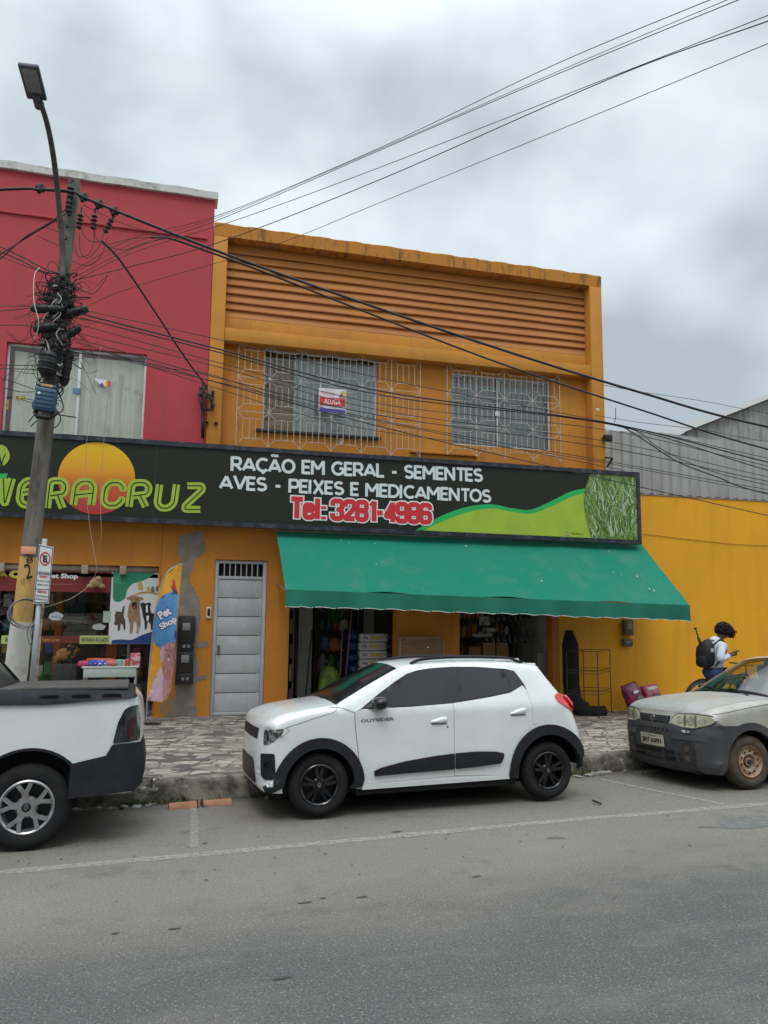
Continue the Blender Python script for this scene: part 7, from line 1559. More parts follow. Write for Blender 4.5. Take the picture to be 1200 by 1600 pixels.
sheet(rpoly([(270, 903), (273, 907), (275, 918), (278, 927), (272, 922), (267, 918), (270, 912)], 1.5), FY, C_('flag_red', (.55, .03, .03)), 'parrot_print', fyf, .04, ff_, .008); sheet(rpoly([(271, 918), (278, 927), (274, 928), (269, 922)], 1), FY, C_('flag_darkblue', (.03, .05, .2)), 'parrot_print', fyf, .04, ff_, .010)
sheet(rpoly([(274, 984), (277, 988), (275, 1000), (272, 994)], 1), FY, C_('flag_darkblue', (0, 0, 0)), 'paw_print', fyf, .04, ff_, .010)
c = at(259, 966, FY); ax = Vector((.85, 0, .52)); ay = Vector((-.52, 0, .85))
def flagtext(body, c, w, h, m, dy, bold, name='lettering'):
    mb = MB(); text_on(mb, body, c, .1, ax, ay, fit=(w, h), bold=bold); mb.v = [(p[0], FY-dy+fyf(p[0], p[2]), p[2]) for p in mb.v]; o = mb.build(name, m, recalc=False); adopt(ff_, o)
for (t, px, py, w) in (('Pet', 257, 958, .19), ('Shop', 263, 974, .27)):
    q = at(px, py, FY); flagtext(t, q, w+.025, .155, C_('flag_darkblue', (0, 0, 0)), .009, .008, 'lettering_outline'); flagtext(t, q, w, .13, M_fw, .013, .004)
pm = MB().tube(spline([Vector((at(229.5, 1120, FY).x, FY+.02, .17)), Vector((at(230, 1092, FY).x, FY+.02, at(230, 1092, FY).z)), *[at(x-.6, y, FY)+Vector((0, fyf(at(x, y, FY).x, at(x, y, FY).z), 0)) for x, y in ((234, 1040), (238, 1000), (243, 960), (248, 930), (254, 910), (262, 895), (272, 886), (285, 881))]], 5), .009, 8).build('flag_pole', M_steel, smooth=True)
bs = MB().lathe([(0, .05), (.05, .05), (.14, .035), (.165, .015), (.165, 0)], 28, Matrix.Translation((fb.x, FY, .145))).build('base', M_blk, angle=40); adopt(ff_, pm, bs)

# ------------------------------------------------------------------ pet-shop front (ground floor, left)
GY = D+.10
gl = thing('shop_window', 'wide pet-shop display window under the orange band, behind pole and flag', 'shop window', (-2.4, GY, .18))
a = MB().box(sx0+.03, sx1-.06, GY, GY+.008, .18, sz1-.18).build('pane', M_glass2)
mb = MB(); mb.cbox(sx0, sx1-.035, GY-.02, GY+.04, sz1-.19, sz1-.12, .005); b = mb.build('window_frame', mat('dark_alu', (.12, .12, .125), .4, .5), angle=35)
mb = MB(); mb.tube([(sx0, D+.10, sz1-.05), (sx1-.04, D+.10, sz1-.05)], .055, 12); c = mb.build('shutter_roll', mat('shutter_beige', (.40, .33, .26), .6, c2=(.3, .25, .2), scale=6), smooth=True)
mb = MB()
for px in (133, 193, 2): x = at(px, 878, D).x; mb.cbox(x-.05, x+.05, D-.02, D+.16, sz1-.14, sz1-.002, .008)
e = mb.build('shutter_bracket', mat('shutter_beige', (0, 0, 0)), angle=35)
mb = MB(); x = at(246, 1000, D+.1).x
for px in (246.5, 201.5, 61): x = at(px, 1000, GY).x; mb.cbox(x-.02, x+.02, GY-.015, GY+.03, .18, sz1-.19, .004)
f = mb.build('mullion', mat('dark_alu', (0, 0, 0)), angle=35); adopt(gl, a, b, c, e, f)
def sign_panel(px0, px1, py0, py1, Y, m, name, label, cat, depth=.012):
    cx, cz = at((px0+px1)/2, (py0+py1)/2, Y).x, at((px0+px1)/2, (py0+py1)/2, Y).z; w = at(px1, (py0+py1)/2, Y).x-at(px0, (py0+py1)/2, Y).x; h = at((px0+px1)/2, py0, Y).z-at((px0+px1)/2, py1, Y).z
    o = MB().box(cx-w/2, cx+w/2, Y, Y+depth, cz-h/2, cz+h/2).build(name, m); tag(o, label, cat); return o, cx, cz, w, h
def txt(par, body, c, w, h, m, bold=.002, name='lettering'): o = text_on(MB(), body, c, .1, fit=(w, h), bold=bold).build(name, m, recalc=False); o.parent = par; return o
PB = GY-.02
M_ban = C_('banner_red', (.20, .022, .018), c2=(.15, .018, .015), scale=3); M_lm = C_('strip_lime', (.42, .48, .16)); M_ybt = C_('print_bright_yellow', (.55, .52, .06))
o, cx, cz, w, h = sign_panel(-70, 177, 887, 924, PB, M_ban, 'shop_banner', 'dark red pet-shop banner across the top of the display window', 'banner')
q0, q1 = at(0, 900, PB-.004), at(31, 896, PB-.004); txt(o, 'a C', ((at(-2, 898, PB).x+at(32, 898, PB).x)/2, PB-.004, at(15, 897, PB).z), at(32, 898, PB).x-at(-2, 898, PB).x, .125, M_ybt, .009)
txt(o, 'Pet Shop', (at(98, 901, PB).x, PB-.004, at(98, 901, PB).z), at(122, 901, PB).x-at(74, 901, PB).x, .10, M_fw, .004)
for i, (x, y) in enumerate(((97, 913), (124, 914))): txt(o, 'RACOES  ACESSORIOS  AQUARIOS', (at(x, y, PB).x, PB-.004, at(x, y, PB).z), .30, .025, C_('banner_small', (.35, .2, .16)), .001) if i == 0 else None
for k in range(5): x = at(78+k*9, 919, PB).x; 
o, cx, cz, w, h = sign_panel(172.5, 258, 888, 1006, PB, C_('poster_white', (.62, .63, .64)), 'pet_poster', 'pet poster with running dogs, a cat and birds on green, white and blue', 'poster')
PR = lambda pts, m, nm, dy=.004, r=2: sheet(rpoly(pts, r), PB, m, nm, None, .08, None, dy)
def pchild(pts, m, nm, dy=.004, r=2): q = PR(pts, m, nm, dy, r); q.parent = o
M_pg = C_('poster_green', (.015, .22, .11)); M_pbl = C_('poster_blue', (.012, .045, .17)); M_dogb = C_('dog_tan', (.34, .22, .12), c2=(.22, .13, .07), scale=14); M_dogk = C_('dog_black', (.012, .011, .012)); M_cat = C_('cat_brown', (.12, .07, .04), c2=(.05, .03, .02), scale=22); M_chick = C_('bird_yellow', (.5, .36, .06))
pchild([(177, 889), (246, 889), (238, 900), (222, 908), (206, 912), (198, 922), (196, 936), (184, 941), (176.5, 938)], M_pg, 'green_print', .003, 6)
pchild([(175, 1000), (190, 999), (206, 1000), (222, 992), (240, 986), (254, 985), (254, 1006), (173, 1006)], M_pbl, 'blue_print', .003, 4)
q = sheet([(195.5+7*cos(a_), 892+4.5*sin(a_)) for a_ in [k*pi/8 for k in range(16)]], PB, C_('poster_sun', (.55, .22, .02)), 'sun_print', None, .08, None, .005); q.parent = o
pchild([(197, 934), (218, 925), (232, 924), (247, 927), (247, 929), (232, 926.5), (218, 928), (198, 937)], C_('branch', (.4, .26, .05)), 'branch_print', .005, 1)
for (x, y, s_, m_) in ((219, 915, 1.3, M_chick), (232, 921, .9, M_chick), (238.5, 921, .9, C_('bird_grey', (.14, .14, .15))), (246, 920, .9, C_('bird_grey', (0, 0, 0)))):
    pchild([(x-2*s_, y+4*s_), (x-3*s_, y), (x-1.5*s_, y-5*s_), (x+.5*s_, y-6*s_), (x+1.5*s_, y-4*s_), (x+3*s_, y+1*s_), (x+4*s_, y+4*s_), (x+1*s_, y+5*s_)], m_, 'bird_print', .007, 1.2)
# running tan dog: body, head with ears, muzzle, legs
pchild([(201, 948), (205, 938), (200, 936), (198, 934), (203, 932), (209, 931), (216, 932), (224, 934), (225, 937), (219, 938), (218, 950), (219, 962), (220, 975), (216, 990), (213, 989), (214, 976), (211, 970), (208, 975), (207, 988), (203, 990), (203, 976), (199, 962)], M_dogb, 'dog_print', .006, 1.5)
pchild([(206, 942), (210, 940), (214, 942), (214, 949), (210, 953), (206, 949)], M_dogk, 'muzzle_print', .008, 1.5); pchild([(208, 947), (212, 947), (211, 951), (209, 951)], C_('tongue', (.4, .08, .08)), 'tongue_print', .009, 1)
for x in (206.5, 214): pchild([(x-1, 937.5), (x, 936.5), (x+1, 937.5), (x, 938.7)], M_dogk, 'eye_print', .009, .5)
pchild([(219, 944), (223, 941), (228, 943), (233, 941), (237, 944), (234, 948), (236, 957), (241, 962), (241, 974), (239, 985), (236, 984), (235, 974), (231, 970), (229, 982), (226, 984), (226, 972), (223, 962), (222, 953)], M_dogk, 'dog_print', .0062, 1.5)
pchild([(228, 947), (230, 944), (231, 950), (231, 957), (228, 957)], M_fw, 'dog_blaze_print', .008, 1); pchild([(229, 962), (233, 962), (232, 970), (229, 970)], M_fw, 'dog_chest_print', .008, 1)
pchild([(181, 958), (180, 954), (184, 956), (188, 955), (190, 957), (192, 948), (195, 946), (194, 954), (193, 962), (196, 970), (196, 982), (194, 986), (192, 976), (189, 974), (187, 985), (184, 985), (184, 975), (181, 977), (178, 975), (180, 968), (179, 962)], M_cat, 'cat_print', .006, 1.2)
pchild([(236, 960), (241, 957), (241, 985), (237, 984)], M_dogk, 'dog_print', .0066, 1.2)
o, cx, cz, w, h = sign_panel(124.5, 172, 993, 1006, PB-.002, M_lm, 'entrance_strip', 'lime strip with entrance lettering, right one beside the pet poster', 'sign'); txt(o, 'ENTRADA AO LADO', (cx, PB-.006, cz), w*.88, .065, C_('strip_ink', (.05, .06, .04)), .002)
o, cx, cz, w, h = sign_panel(2, 40, 993, 1006, PB-.002, M_lm, 'entrance_strip', 'lime strip with entrance lettering, left one half hidden by the pole', 'sign'); txt(o, 'ENTRADA AO LADO', (cx+.04, PB-.006, cz), w*.9, .065, C_('strip_ink', (0, 0, 0)), .002)
o, cx, cz, w, h = sign_panel(62, 124, 993.5, 1005, PB, C_('band_red', (.13, .02, .018)), 'red_band', 'narrow dark red strip with yellow words low on the display window', 'sign'); txt(o, 'Vera Cruz', (cx-w*.22, PB-.004, cz), w*.45, .055, C_('band_gold', (.45, .28, .04)), .002)
for (px, py, rx_, ry_, lb, m_) in ((87.5, 963, .105, .065, 'pale oval sticker with paw marks on the shop glass', C_('sticker_lilac', (.42, .44, .50))), (154.5, 979.5, .10, .05, 'pale cloud-shaped sticker with handwriting on the shop glass', C_('sticker_pale', (.36, .39, .37)))):
    c = at(px, py, PB); o = MB().poly([(c.x+rx_*cos(a_)*(1+.06*sin(6*a_)), PB, c.z+ry_*sin(a_)*(1+.1*sin(5*a_))) for a_ in [k*pi/16 for k in range(32)]]).build('glass_sticker', m_, recalc=False); tag(o, lb, 'sticker')
    if px < 100: txt(o, 'Vitrine Pet', (c.x-.02, PB-.003, c.z), .12, .03, C_('sticker_ink', (.12, .12, .18)), .001)
    for k in range(3) if px < 100 else (): q = MB().poly([(c.x+.05+.014*k+.008*cos(a_), PB-.003, c.z-.03+.012*(k % 2)+.008*sin(a_)) for a_ in [j*pi/4 for j in range(8)]]).build('paw_mark', C_('paw_blue', (.08, .04, .2)), recalc=False); q.parent = o
o, *_ = sign_panel(161, 173.5, 955, 973, PB-.001, C_('note_green', (.33, .42, .33)), 'green_note', 'small pale green notice on the glass left of the pet poster', 'sign')
# interior of the pet shop
M_por = C_('pillar_orange', (.42, .12, .015))
for (px0, px1, Y, lb) in ((84, 96, D+.9, 'orange painted post inside the pet shop behind the oval sticker'), (167, 184, D+1.1, 'orange painted post inside the pet shop beside the pet poster')):
    a = at(px0, 1000, Y); b = at(px1, 1000, Y); o = MB().cbox(a.x, b.x, Y, Y+.15, .18, 2.98, .01).build('interior_post', M_por, angle=35); tag(o, lb, 'post')
random.seed(61)
pal = [(.30, .03, .03), (.04, .06, .20), (.45, .42, .36), (.36, .24, .03), (.03, .15, .06), (.25, .05, .15), (.5, .48, .45), (.10, .07, .05), (.38, .14, .03), (.05, .2, .25)]
pk = [C_('package_%d' % i, tuple(min(.8, v*1.5+.03) for v in c), c2=tuple(min(.85, v*2.4+.12) for v in c), scale=14, lo=.55, hi=.62, rough=.45) for i, c in enumerate(pal)]
def proto(kind, i):
    if kind == 'box': o = MB().cbox(-.5, .5, -.5, .5, 0, 1, .03).build('goods_box', pk[i % 10], angle=35)
    else: o = MB().lathe([(0, 0), (.46, 0), (.5, .04), (.5, .66), (.36, .78), (.2, .84), (.2, .97), (0, 1)], 14).build('bottle', pk[i % 10], angle=45)
    return o
protos = {}
def shelf(x0, x1, Y0, dep, z0, zt, rows, label, glabel, kinds, seed, sz=(.12, .22), hgt=.8):
    random.seed(seed); r = thing('shelf_unit', label, 'shelf', ((x0+x1)/2, Y0+dep/2, z0)); mb = MB(); mt = mat('shelf_metal', (.14, .13, .12), .5, .4)
    for x in (x0, x1-.03): mb.box(x, x+.03, Y0, Y0+dep, z0, zt)
    up_ = mb.build('upright', mt); bd = []
    for k in range(rows+1): z = z0+.08+(zt-z0-.1)*k/rows; bd.append(MB().box(x0+.03, x1-.03, Y0, Y0+dep, z-.012, z).build('shelf_board', mt))
    adopt(r, up_, *bd)
    for k in range(rows):
        z = z0+.08+(zt-z0-.1)*k/rows+.002; hh = (zt-z0-.1)/rows-.03; x = x0+.05
        while x < x1-sz[1]:
            w = random.uniform(*sz); i = random.randrange(10); kd = random.choice(kinds); key = (kd, i)
            if key not in protos: o = proto(kd, i); protos[key] = o
            else: o = protos[key].copy(); col.objects.link(o)
            o.location = (x+w/2, Y0+w/2+.03, z); o.scale = (w*.96, min(dep-.05, w*1.1), hh*random.uniform(.6, .95)*hgt); tag(o, glabel, 'goods', 'goods on '+label.split(' ', 1)[1]); x += w+.01
shelf(-3.0, -1.75, D+1.9, .4, .18, 2.3, 5, 'tall back shelf inside the pet shop full of packages', 'small package standing on the tall back shelf inside the pet shop', ('box', 'bottle'), 1)
shelf(-1.35, -.45, D+1.8, .4, .18, 2.2, 5, 'narrow shelf deep inside the pet shop beside the orange post', 'small package on the narrow shelf deep inside the pet shop', ('box', 'box', 'bottle'), 2)
# stack of flat pale boxes
c = at(118, 992, D+1.5); xa, xb = at(94, 980, D+1.5).x, at(160, 980, D+1.5).x; zb0, zt0 = at(125, 1004, D+1.5).z, at(125, 958, D+1.5).z
M_pb_ = C_('pale_carton', (.36, .34, .29), c2=(.2, .05, .05), scale=9, lo=.55, hi=.6)
lbs = ['bottom', 'second from the bottom', 'middle', 'second from the top', 'topmost']
for k in range(5): o = MB().cbox(xa+.02*sin(k*2), xb+.02*sin(k*2), D+1.5, D+2.0, zb0+(zt0-zb0)*k/5+.002, zb0+(zt0-zb0)*(k+1)/5-.004, .01).build('flat_carton', M_pb_, angle=35); tag(o, 'pale flat carton in the pet-shop pile, '+lbs[k], 'box')
mb = MB(); mb.cbox(xa-.03, xb+.03, D+1.45, D+2.05, zb0-.04, zb0, .006)
for x in (xa, xb): mb.box(x-.02, x+.02, D+1.5, D+1.54, .18, zb0-.04); mb.box(x-.02, x+.02, D+1.96, D+2.0, .18, zb0-.04)
o = mb.build('display_table', mat('table_dark', (.06, .04, .03), .6), angle=35); tag(o, 'dark table under the pile of pale cartons inside the pet shop', 'table')
c = at(133, 952, D+1.7); blob(c, (.42, .12, .11), mat('dark_cloth', (.012, .013, .02), .9), 'dark_bag', 4); tag(bpy.data.objects['dark_bag'], 'black soft bag lying on top of the pale carton pile', 'bag')
for (px, py, rx_, rz_, m_, lb) in ((98, 1022, .09, .10, pk[8], 'orange and black patterned pet bag hanging low in the display, left one'), (113, 1018, .10, .11, mat('patterned_bag', (.02, .015, .012), .6, c2=(.5, .2, .03), scale=14, lo=.5, hi=.55), 'black pet bag with orange bones pattern in the display, right one'), (87, 1030, .07, .07, mat('patterned_bag', (0, 0, 0)), 'small black and orange pouch low behind the sign post')):
    c = at(px, py, D+.5); o = blob(c, (rx_, .06, rz_), m_, 'pet_bag', int(px), .1, sq=.8); tag(o, lb, 'bag')
c = at(77, 1062, D+.45); 
def leaves(name, c, n, r, L, m, seed, label, cat, wl_=.018):
    random.seed(seed); mb = MB()
    for i in range(n):
        a = random.random()*6.28; e = random.uniform(-.3, 1.3); st = Vector(c)+Vector((random.gauss(0, r*.35), random.gauss(0, r*.35), random.gauss(0, r*.25))); d = Vector((cos(a)*cos(e), sin(a)*cos(e), sin(e))); l = L*random.uniform(.6, 1.2); sd_ = d.cross(Vector((0, 0, 1))).normalized()*wl_; m1_ = st+d*l*.55+Vector((0, 0, .01)); t = st+d*l+Vector((0, 0, -l*.25))
        mb.add([st, m1_+sd_, t, m1_-sd_], [(0, 1, 2, 3)])
    o = mb.build(name, m, recalc=False); return tag(o, label, cat)
M_leaf = mat('leaf_green', (.04, .13, .03), .5, c2=(.08, .2, .04), scale=12)
leaves('potted_plant', at(70, 1066, D+.4), 90, .14, .2, M_leaf, 5, 'leafy green plant low in the pet-shop window beside the thin post', 'plant')
leaves('potted_plant', at(76, 955, D+.7), 60, .14, .16, M_leaf, 6, 'small green plant seen through the glass above the oval sticker post', 'plant')
c = at(24, 955, D+.35); r = thing('desk_fan', 'round dark fan behind the glass left of the utility pole', 'fan', c)
a = MB().tube([c+Vector((.26*cos(a_), 0, .26*sin(a_))) for a_ in [k*2*pi/36 for k in range(36)]], .010, 6, closed=True).build('guard_ring', mat('fan_grey', (.2, .18, .2), .5), smooth=True, recalc=False)
mb = MB()
for k in range(4): a_ = k*pi/2; mb.add([c+Vector((.04*cos(a_), .0, .04*sin(a_))), c+Vector((.22*cos(a_-.35), .02, .22*sin(a_-.35))), c+Vector((.22*cos(a_+.35), -.02, .22*sin(a_+.35)))], [(0, 1, 2)])
mb.lathe([(0, -.06), (.05, -.05), (.05, .05), (0, .06)], 14, Matrix.Translation(c) @ Matrix.Rotation(pi/2, 4, 'X')); b = mb.build('fan_blade', mat('fan_plum', (.08, .02, .05), .5), recalc=False); adopt(r, a, b)
# plush toy hanging before the banner
c = at(150, 911, D-.03); r = thing('plush_toy', 'beige plush toy hanging in front of the red banner', 'toy', c); M_pl = mat('plush_beige', (.36, .25, .13), .95, c2=(.24, .16, .08), scale=14, bump=.6)
for (dx, dz, rr) in ((0, 0, (.10, .05, .07)), (-.08, -.05, (.06, .05, .04)), (.09, -.05, (.05, .05, .04)), (.03, .06, (.055, .05, .05)), (-.04, .05, (.025, .03, .03))): blob(c+Vector((dx, 0, dz)), rr, M_pl, 'plush_body' if dx == 0 else ('limb' if dz < 0 else 'head'), 3, .06, parent=r)
# folding table with pet goods in front of the window
TY = D-.50; zt_t = at(172, 1041.5, TY).z; xa, xb = at(127, 1045, TY).x, at(217, 1045, TY).x
r = thing('display_table', 'white-fronted folding table carrying pet goods before the shop window', 'table', ((xa+xb)/2, TY+.2, .16))
a = MB().cbox(xa, xb, TY, TY+.42, zt_t-.02, zt_t, .005).build('tabletop', C_('table_white', (.55, .56, .54)), angle=35); b = MB().cbox(xa+.03, xb-.04, TY+.01, TY+.02, zt_t-.16, zt_t-.021, .003).build('front_panel', C_('table_front', (.42, .48, .44)), angle=35); adopt(r, a, b)
for x in (xa+.05, xb-.05):
    for y in (TY+.05, TY+.37): q = MB().tube([(x, y, .16), (x, y, zt_t-.02)], .014, 8).build('leg', M_steel, smooth=True); adopt(r, q)
xs_ = lambda px: at(px, 1036, TY+.15).x
M_dot = mat('blue_polka', (.02, .06, .32), .7)
nt = M_dot.node_tree; vo = nt.nodes.new('ShaderNodeTexVoronoi'); vo.inputs['Scale'].default_value = 26; tcn = nt.nodes.new('ShaderNodeTexCoord'); nt.links.new(tcn.outputs['Object'], vo.inputs['Vector']); rp = nt.nodes.new('ShaderNodeMapRange'); rp.inputs['From Min'].default_value = .34; rp.inputs['From Max'].default_value = .30; nt.links.new(vo.outputs['Distance'], rp.inputs['Value']); mm = nt.nodes.new('ShaderNodeMix'); mm.data_type = 'RGBA'; mm.inputs['A'].default_value = (.02, .06, .32, 1); mm.inputs['B'].default_value = (.6, .65, .7, 1); nt.links.new(rp.outputs[0], mm.inputs['Factor']); nt.links.new(mm.outputs['Result'], nt.nodes['Principled BSDF'].inputs['Base Color'])
for (px, rr, m_, lb, cat) in ((132, (.10, .10, .045), C_('pink_cloth', (.52, .07, .16), c2=(.4, .04, .1), scale=9), 'bright pink folded pet bed at the left end of the table', 'pet bed'), (154, (.17, .10, .05), M_dot, 'blue polka-dot cushion in the middle of the table', 'cushion'), (176, (.11, .12, .05), C_('rose_cloth', (.45, .12, .15), c2=(.5, .2, .1), scale=9), 'rose coloured folded cloth right of the blue cushion', 'cloth'), (157, (.22, .08, .035), C_('orange_cloth', (.42, .08, .03)), 'red orange cloth lying behind the blue cushion', 'cloth')):
    yy = TY+.15+(.13 if rr[0] > .2 else 0); zz = zt_t+rr[2]*.8+(.05 if rr[0] > .2 else 0); o = blob((xs_(px), yy, zz), rr, m_, 'cushion' if cat == 'cushion' else 'folded_cloth', int(px), .08, sq=.75); tag(o, lb, cat)
for i, (px, w_, h_, m_, lb) in enumerate(((187, .055, .085, C_('can_teal', (.2, .4, .38)), 'teal and white can on the display table'), (194, .05, .075, C_('can_white', (.6, .58, .55)), 'white and red small can in the cluster on the table'), (199.5, .045, .09, C_('can_red', (.5, .1, .08)), 'dark red can next to the pink box on the table'), (203, .04, .06, C_('can_cream', (.55, .5, .4)), 'cream small jar in front of the pink box'))):
    o = MB().lathe([(0, 0), (w_*.9, 0), (w_, .006), (w_, h_), (w_*.7, h_+.012), (0, h_+.014)], 16, Matrix.Translation((xs_(px), TY+.1+.03*(i % 2), zt_t+.001))).build('food_can', m_, angle=40); tag(o, lb, 'can')
o = MB().cbox(xs_(211)-.075, xs_(211)+.075, TY+.12, TY+.2, zt_t+.001, zt_t+.19, .01).build('gift_box', mat('pink_box', (.52, .08, .14), .4, c2=(.65, .45, .45), scale=12, lo=.5, hi=.56), angle=35); tag(o, 'tall pink and white box at the right end of the table', 'box')
o = MB().cbox(at(86, 1050, D-.1).x, at(123, 1050, D-.1).x, D-.32, D-.05, .16, at(100, 1038, D-.2).z, .02).build('dark_crate', mat('crate_dark', (.012, .012, .013), .8, c2=(.022, .022, .02), scale=8), angle=35); tag(o, 'dark plastic crate standing left of the display table', 'crate')

# ------------------------------------------------------------------ goods in the feed-shop openings
zi = .174
for (px0, px1, py0, Y, m_, nm, lb, cat) in ((466, 488, 940, D+1.2, C_('grey_panel', (.42, .44, .40), c2=(.34, .36, .32), scale=2), 'door_leaf_panel', 'grey-green door leaf standing open inside the left shop opening', 'door'),
    (568, 584, 950, D+2.4, C_('pale_panel', (.6, .63, .6)), 'wall_cabinet', 'pale narrow cabinet deep inside the left shop opening', 'cabinet')):
    a = at(px0, 1000, Y); b = at(px1, 1000, Y); o = MB().cbox(a.x, b.x, Y, Y+.05 if px0 < 500 else Y+.4, zi, 2.55, .01).build(nm, m_, angle=35); tag(o, lb, cat)
shelf(at(492, 1000, D+2.2).x, at(560, 1000, D+2.2).x, D+2.2, .4, zi, 2.3, 5, 'dark shelf deep inside the left shop opening', 'package on the dark shelf deep inside the left shop opening', ('box', 'bottle'), 4, (.09, .16))
shelf(1.90, 2.02, D+.55, .9, zi, 2.3, 5, 'narrow side shelf just inside the left opening', 'package on the narrow side shelf just inside the left opening', ('box',), 5, (.04, .05))
# blue feed sacks
random.seed(14); M_bs = mat('blue_sack', (.012, .025, .12), .35, c2=(.25, .32, .5), scale=16, lo=.62, hi=.68)
xb0, xb1 = at(543, 1020, D+.55).x, at(563, 1020, D+.55).x; ztp = at(553, 984, D+.55).z; n = 7; lbl = ['bottom', 'second', 'third', 'fourth', 'fifth', 'sixth', 'top']
for k in range(n): z = zi+(ztp-zi)*(k+.5)/n; o = blob(((xb0+xb1)/2+.01*sin(k*3), D+.85, z), ((xb1-xb0)/2*1.08, .32, (ztp-zi)/n*.56), M_bs, 'feed_sack', k, .05, sq=.7); tag(o, 'dark blue feed sack, '+lbl[k]+' of its pile inside the left opening', 'sack')
# white printed sacks / boxes in flat layers
xw0, xw1 = at(562, 1000, D+.5).x, 3.72; ztp = at(590, 990, D+.5).z; z0_ = .42; n = 7
M_ws = mat('white_sack', (.58, .57, .55), .5, c2=(.5, .49, .48), scale=8); M_yp = C_('sack_yellow', (.62, .42, .03)); M_gp = C_('sack_grey', (.10, .11, .14))
lbl = ['bottom', 'second', 'third', 'fourth', 'fifth', 'sixth', 'top']
for k in range(n):
    za_, zb_ = z0_+(ztp-z0_)*k/n, z0_+(ztp-z0_)*(k+1)/n; dx = .012*sin(k*2.3); o = MB().cbox(xw0+dx, xw1-.02+dx, D+.5, D+1.0, za_+.003, zb_-.003, .028).build('feed_bag', M_ws, angle=40); tag(o, 'white and yellow printed feed bag, '+lbl[k]+' of the flat stack in the left opening', 'feed bag')
    zc_ = (za_+zb_)/2; txt(o, '15kg', (xw0+.09+dx, D+.497, zc_), .10, .055, M_gp, .004); txt(o, 'Junior', (xw0+.30+dx, D+.497, zc_), .24, .075, M_yp, .007); txt(o, 'CARNE', (xw0+.53+dx, D+.497, zc_), .13, .05, M_gp, .004)
mb = MB(); mb.cbox(xw0-.02, xw1-.01, D+.48, D+1.05, zi, zi+.22, .01); o = mb.build('pallet', mat('pallet_wood', (.16, .10, .05), .8), angle=35); tag(o, 'wooden pallet under the printed feed bags', 'pallet')
leaves('hanging_plant', at(521, 966, D+.8), 130, .20, .17, M_leaf, 9, 'green leafy plant hanging at the top of the left shop opening', 'plant', .014)
c = at(518, 1050, D+.5); o = blob((c.x, D+.75, zi+.36), (.20, .18, .36), mat('green_sack', (.12, .18, .05), .5, c2=(.26, .42, .06), scale=5, lo=.45, hi=.6), 'green_sack', 5, .08, sq=.8); tag(o, 'tall open green sack standing in the left shop opening', 'sack')
leaves('seedlings', at(515, 1035, D+.7), 50, .12, .12, M_leaf, 11, 'small seedlings on top of the green sack', 'plant', .02)
for i, (pa_, pb_, m_, lb) in enumerate((((487, 985), (478, 1085), mat('dark_wood', (.03, .02, .012), .7), 'dark broom handle leaning against the grey door leaf'), ((536, 970), (531, 1060), mat('broom_wood', (.22, .11, .05), .6), 'reddish broom handle leaning near the blue sacks'), ((462, 960), (463, 1085), mat('red_wood', (.10, .02, .015), .6), 'dark red pole by the left edge of the shop opening'), ((550, 950), (540, 1060), mat('broom_wood', (0, 0, 0)), 'tan broom handle rising above the blue sacks'))):
    a = at(*pa_, D+.42); b = at(*pb_, D+.42); o = MB().tube([a, b], .013, 8).build('broom_handle', m_, smooth=True); tag(o, lb, 'broom')
for i, (px, py, rr, m_, lb) in enumerate(((523, 1008, (.13, .1, .12), C_('terracotta', (.22, .07, .03)), 'orange terracotta pots hanging in the middle of the left opening'), (508, 1005, (.08, .08, .14), C_('blue_bucket', (.03, .06, .12)), 'dark blue bucket hanging in the left opening'), (505, 1040, (.07, .08, .22), C_('clear_bag', (.12, .13, .12)), 'grey transparent bag hanging in the left opening'))):
    c = at(px, py, D+.9); o = blob(c, rr, m_, 'hanging_goods', i, .1, sq=.8); tag(o, lb, 'goods')
# leaning board between the openings
YL = D-.17; x0_, x1_ = at(623, 1010, YL).x, at(694, 1010, YL).x; zt0 = at(660, 995, YL).z
r = thing('wooden_bed_panel', 'brown wooden panel with pale frame leaning between the two shop openings', 'panel', ((x0_+x1_)/2, YL, .13))
a = MB().cbox(x0_+.06, x1_-.03, YL, YL+.05, .14, zt0-.03, .012).build('panel_board', mat('panel_wood', (.27, .15, .075), .5, c2=(.21, .11, .055), scale=4, stretch=(1, 1, 6)), angle=35)
mb = MB(); mb.cbox(x0_, x0_+.055, YL-.01, YL+.07, .13, zt0, .012); mb.cbox(x1_-.03, x1_, YL-.01, YL+.07, .13, zt0-.05, .012); mb.cbox(x0_+.057, x1_-.032, YL-.008, YL+.06, zt0-.03, zt0, .01); b = mb.build('panel_frame', mat('panel_frame', (.32, .24, .17), .5), angle=35)
c_ = at(668, 1011, YL); q = MB().lathe([(0, -.03), (.02, -.03), (.03, -.015), (.018, 0)], 12, Matrix.Translation((c_.x, YL, c_.z)) @ Matrix.Rotation(-pi/2, 4, 'X')).build('knob', M_chrome, smooth=True); adopt(r, a, b, q)
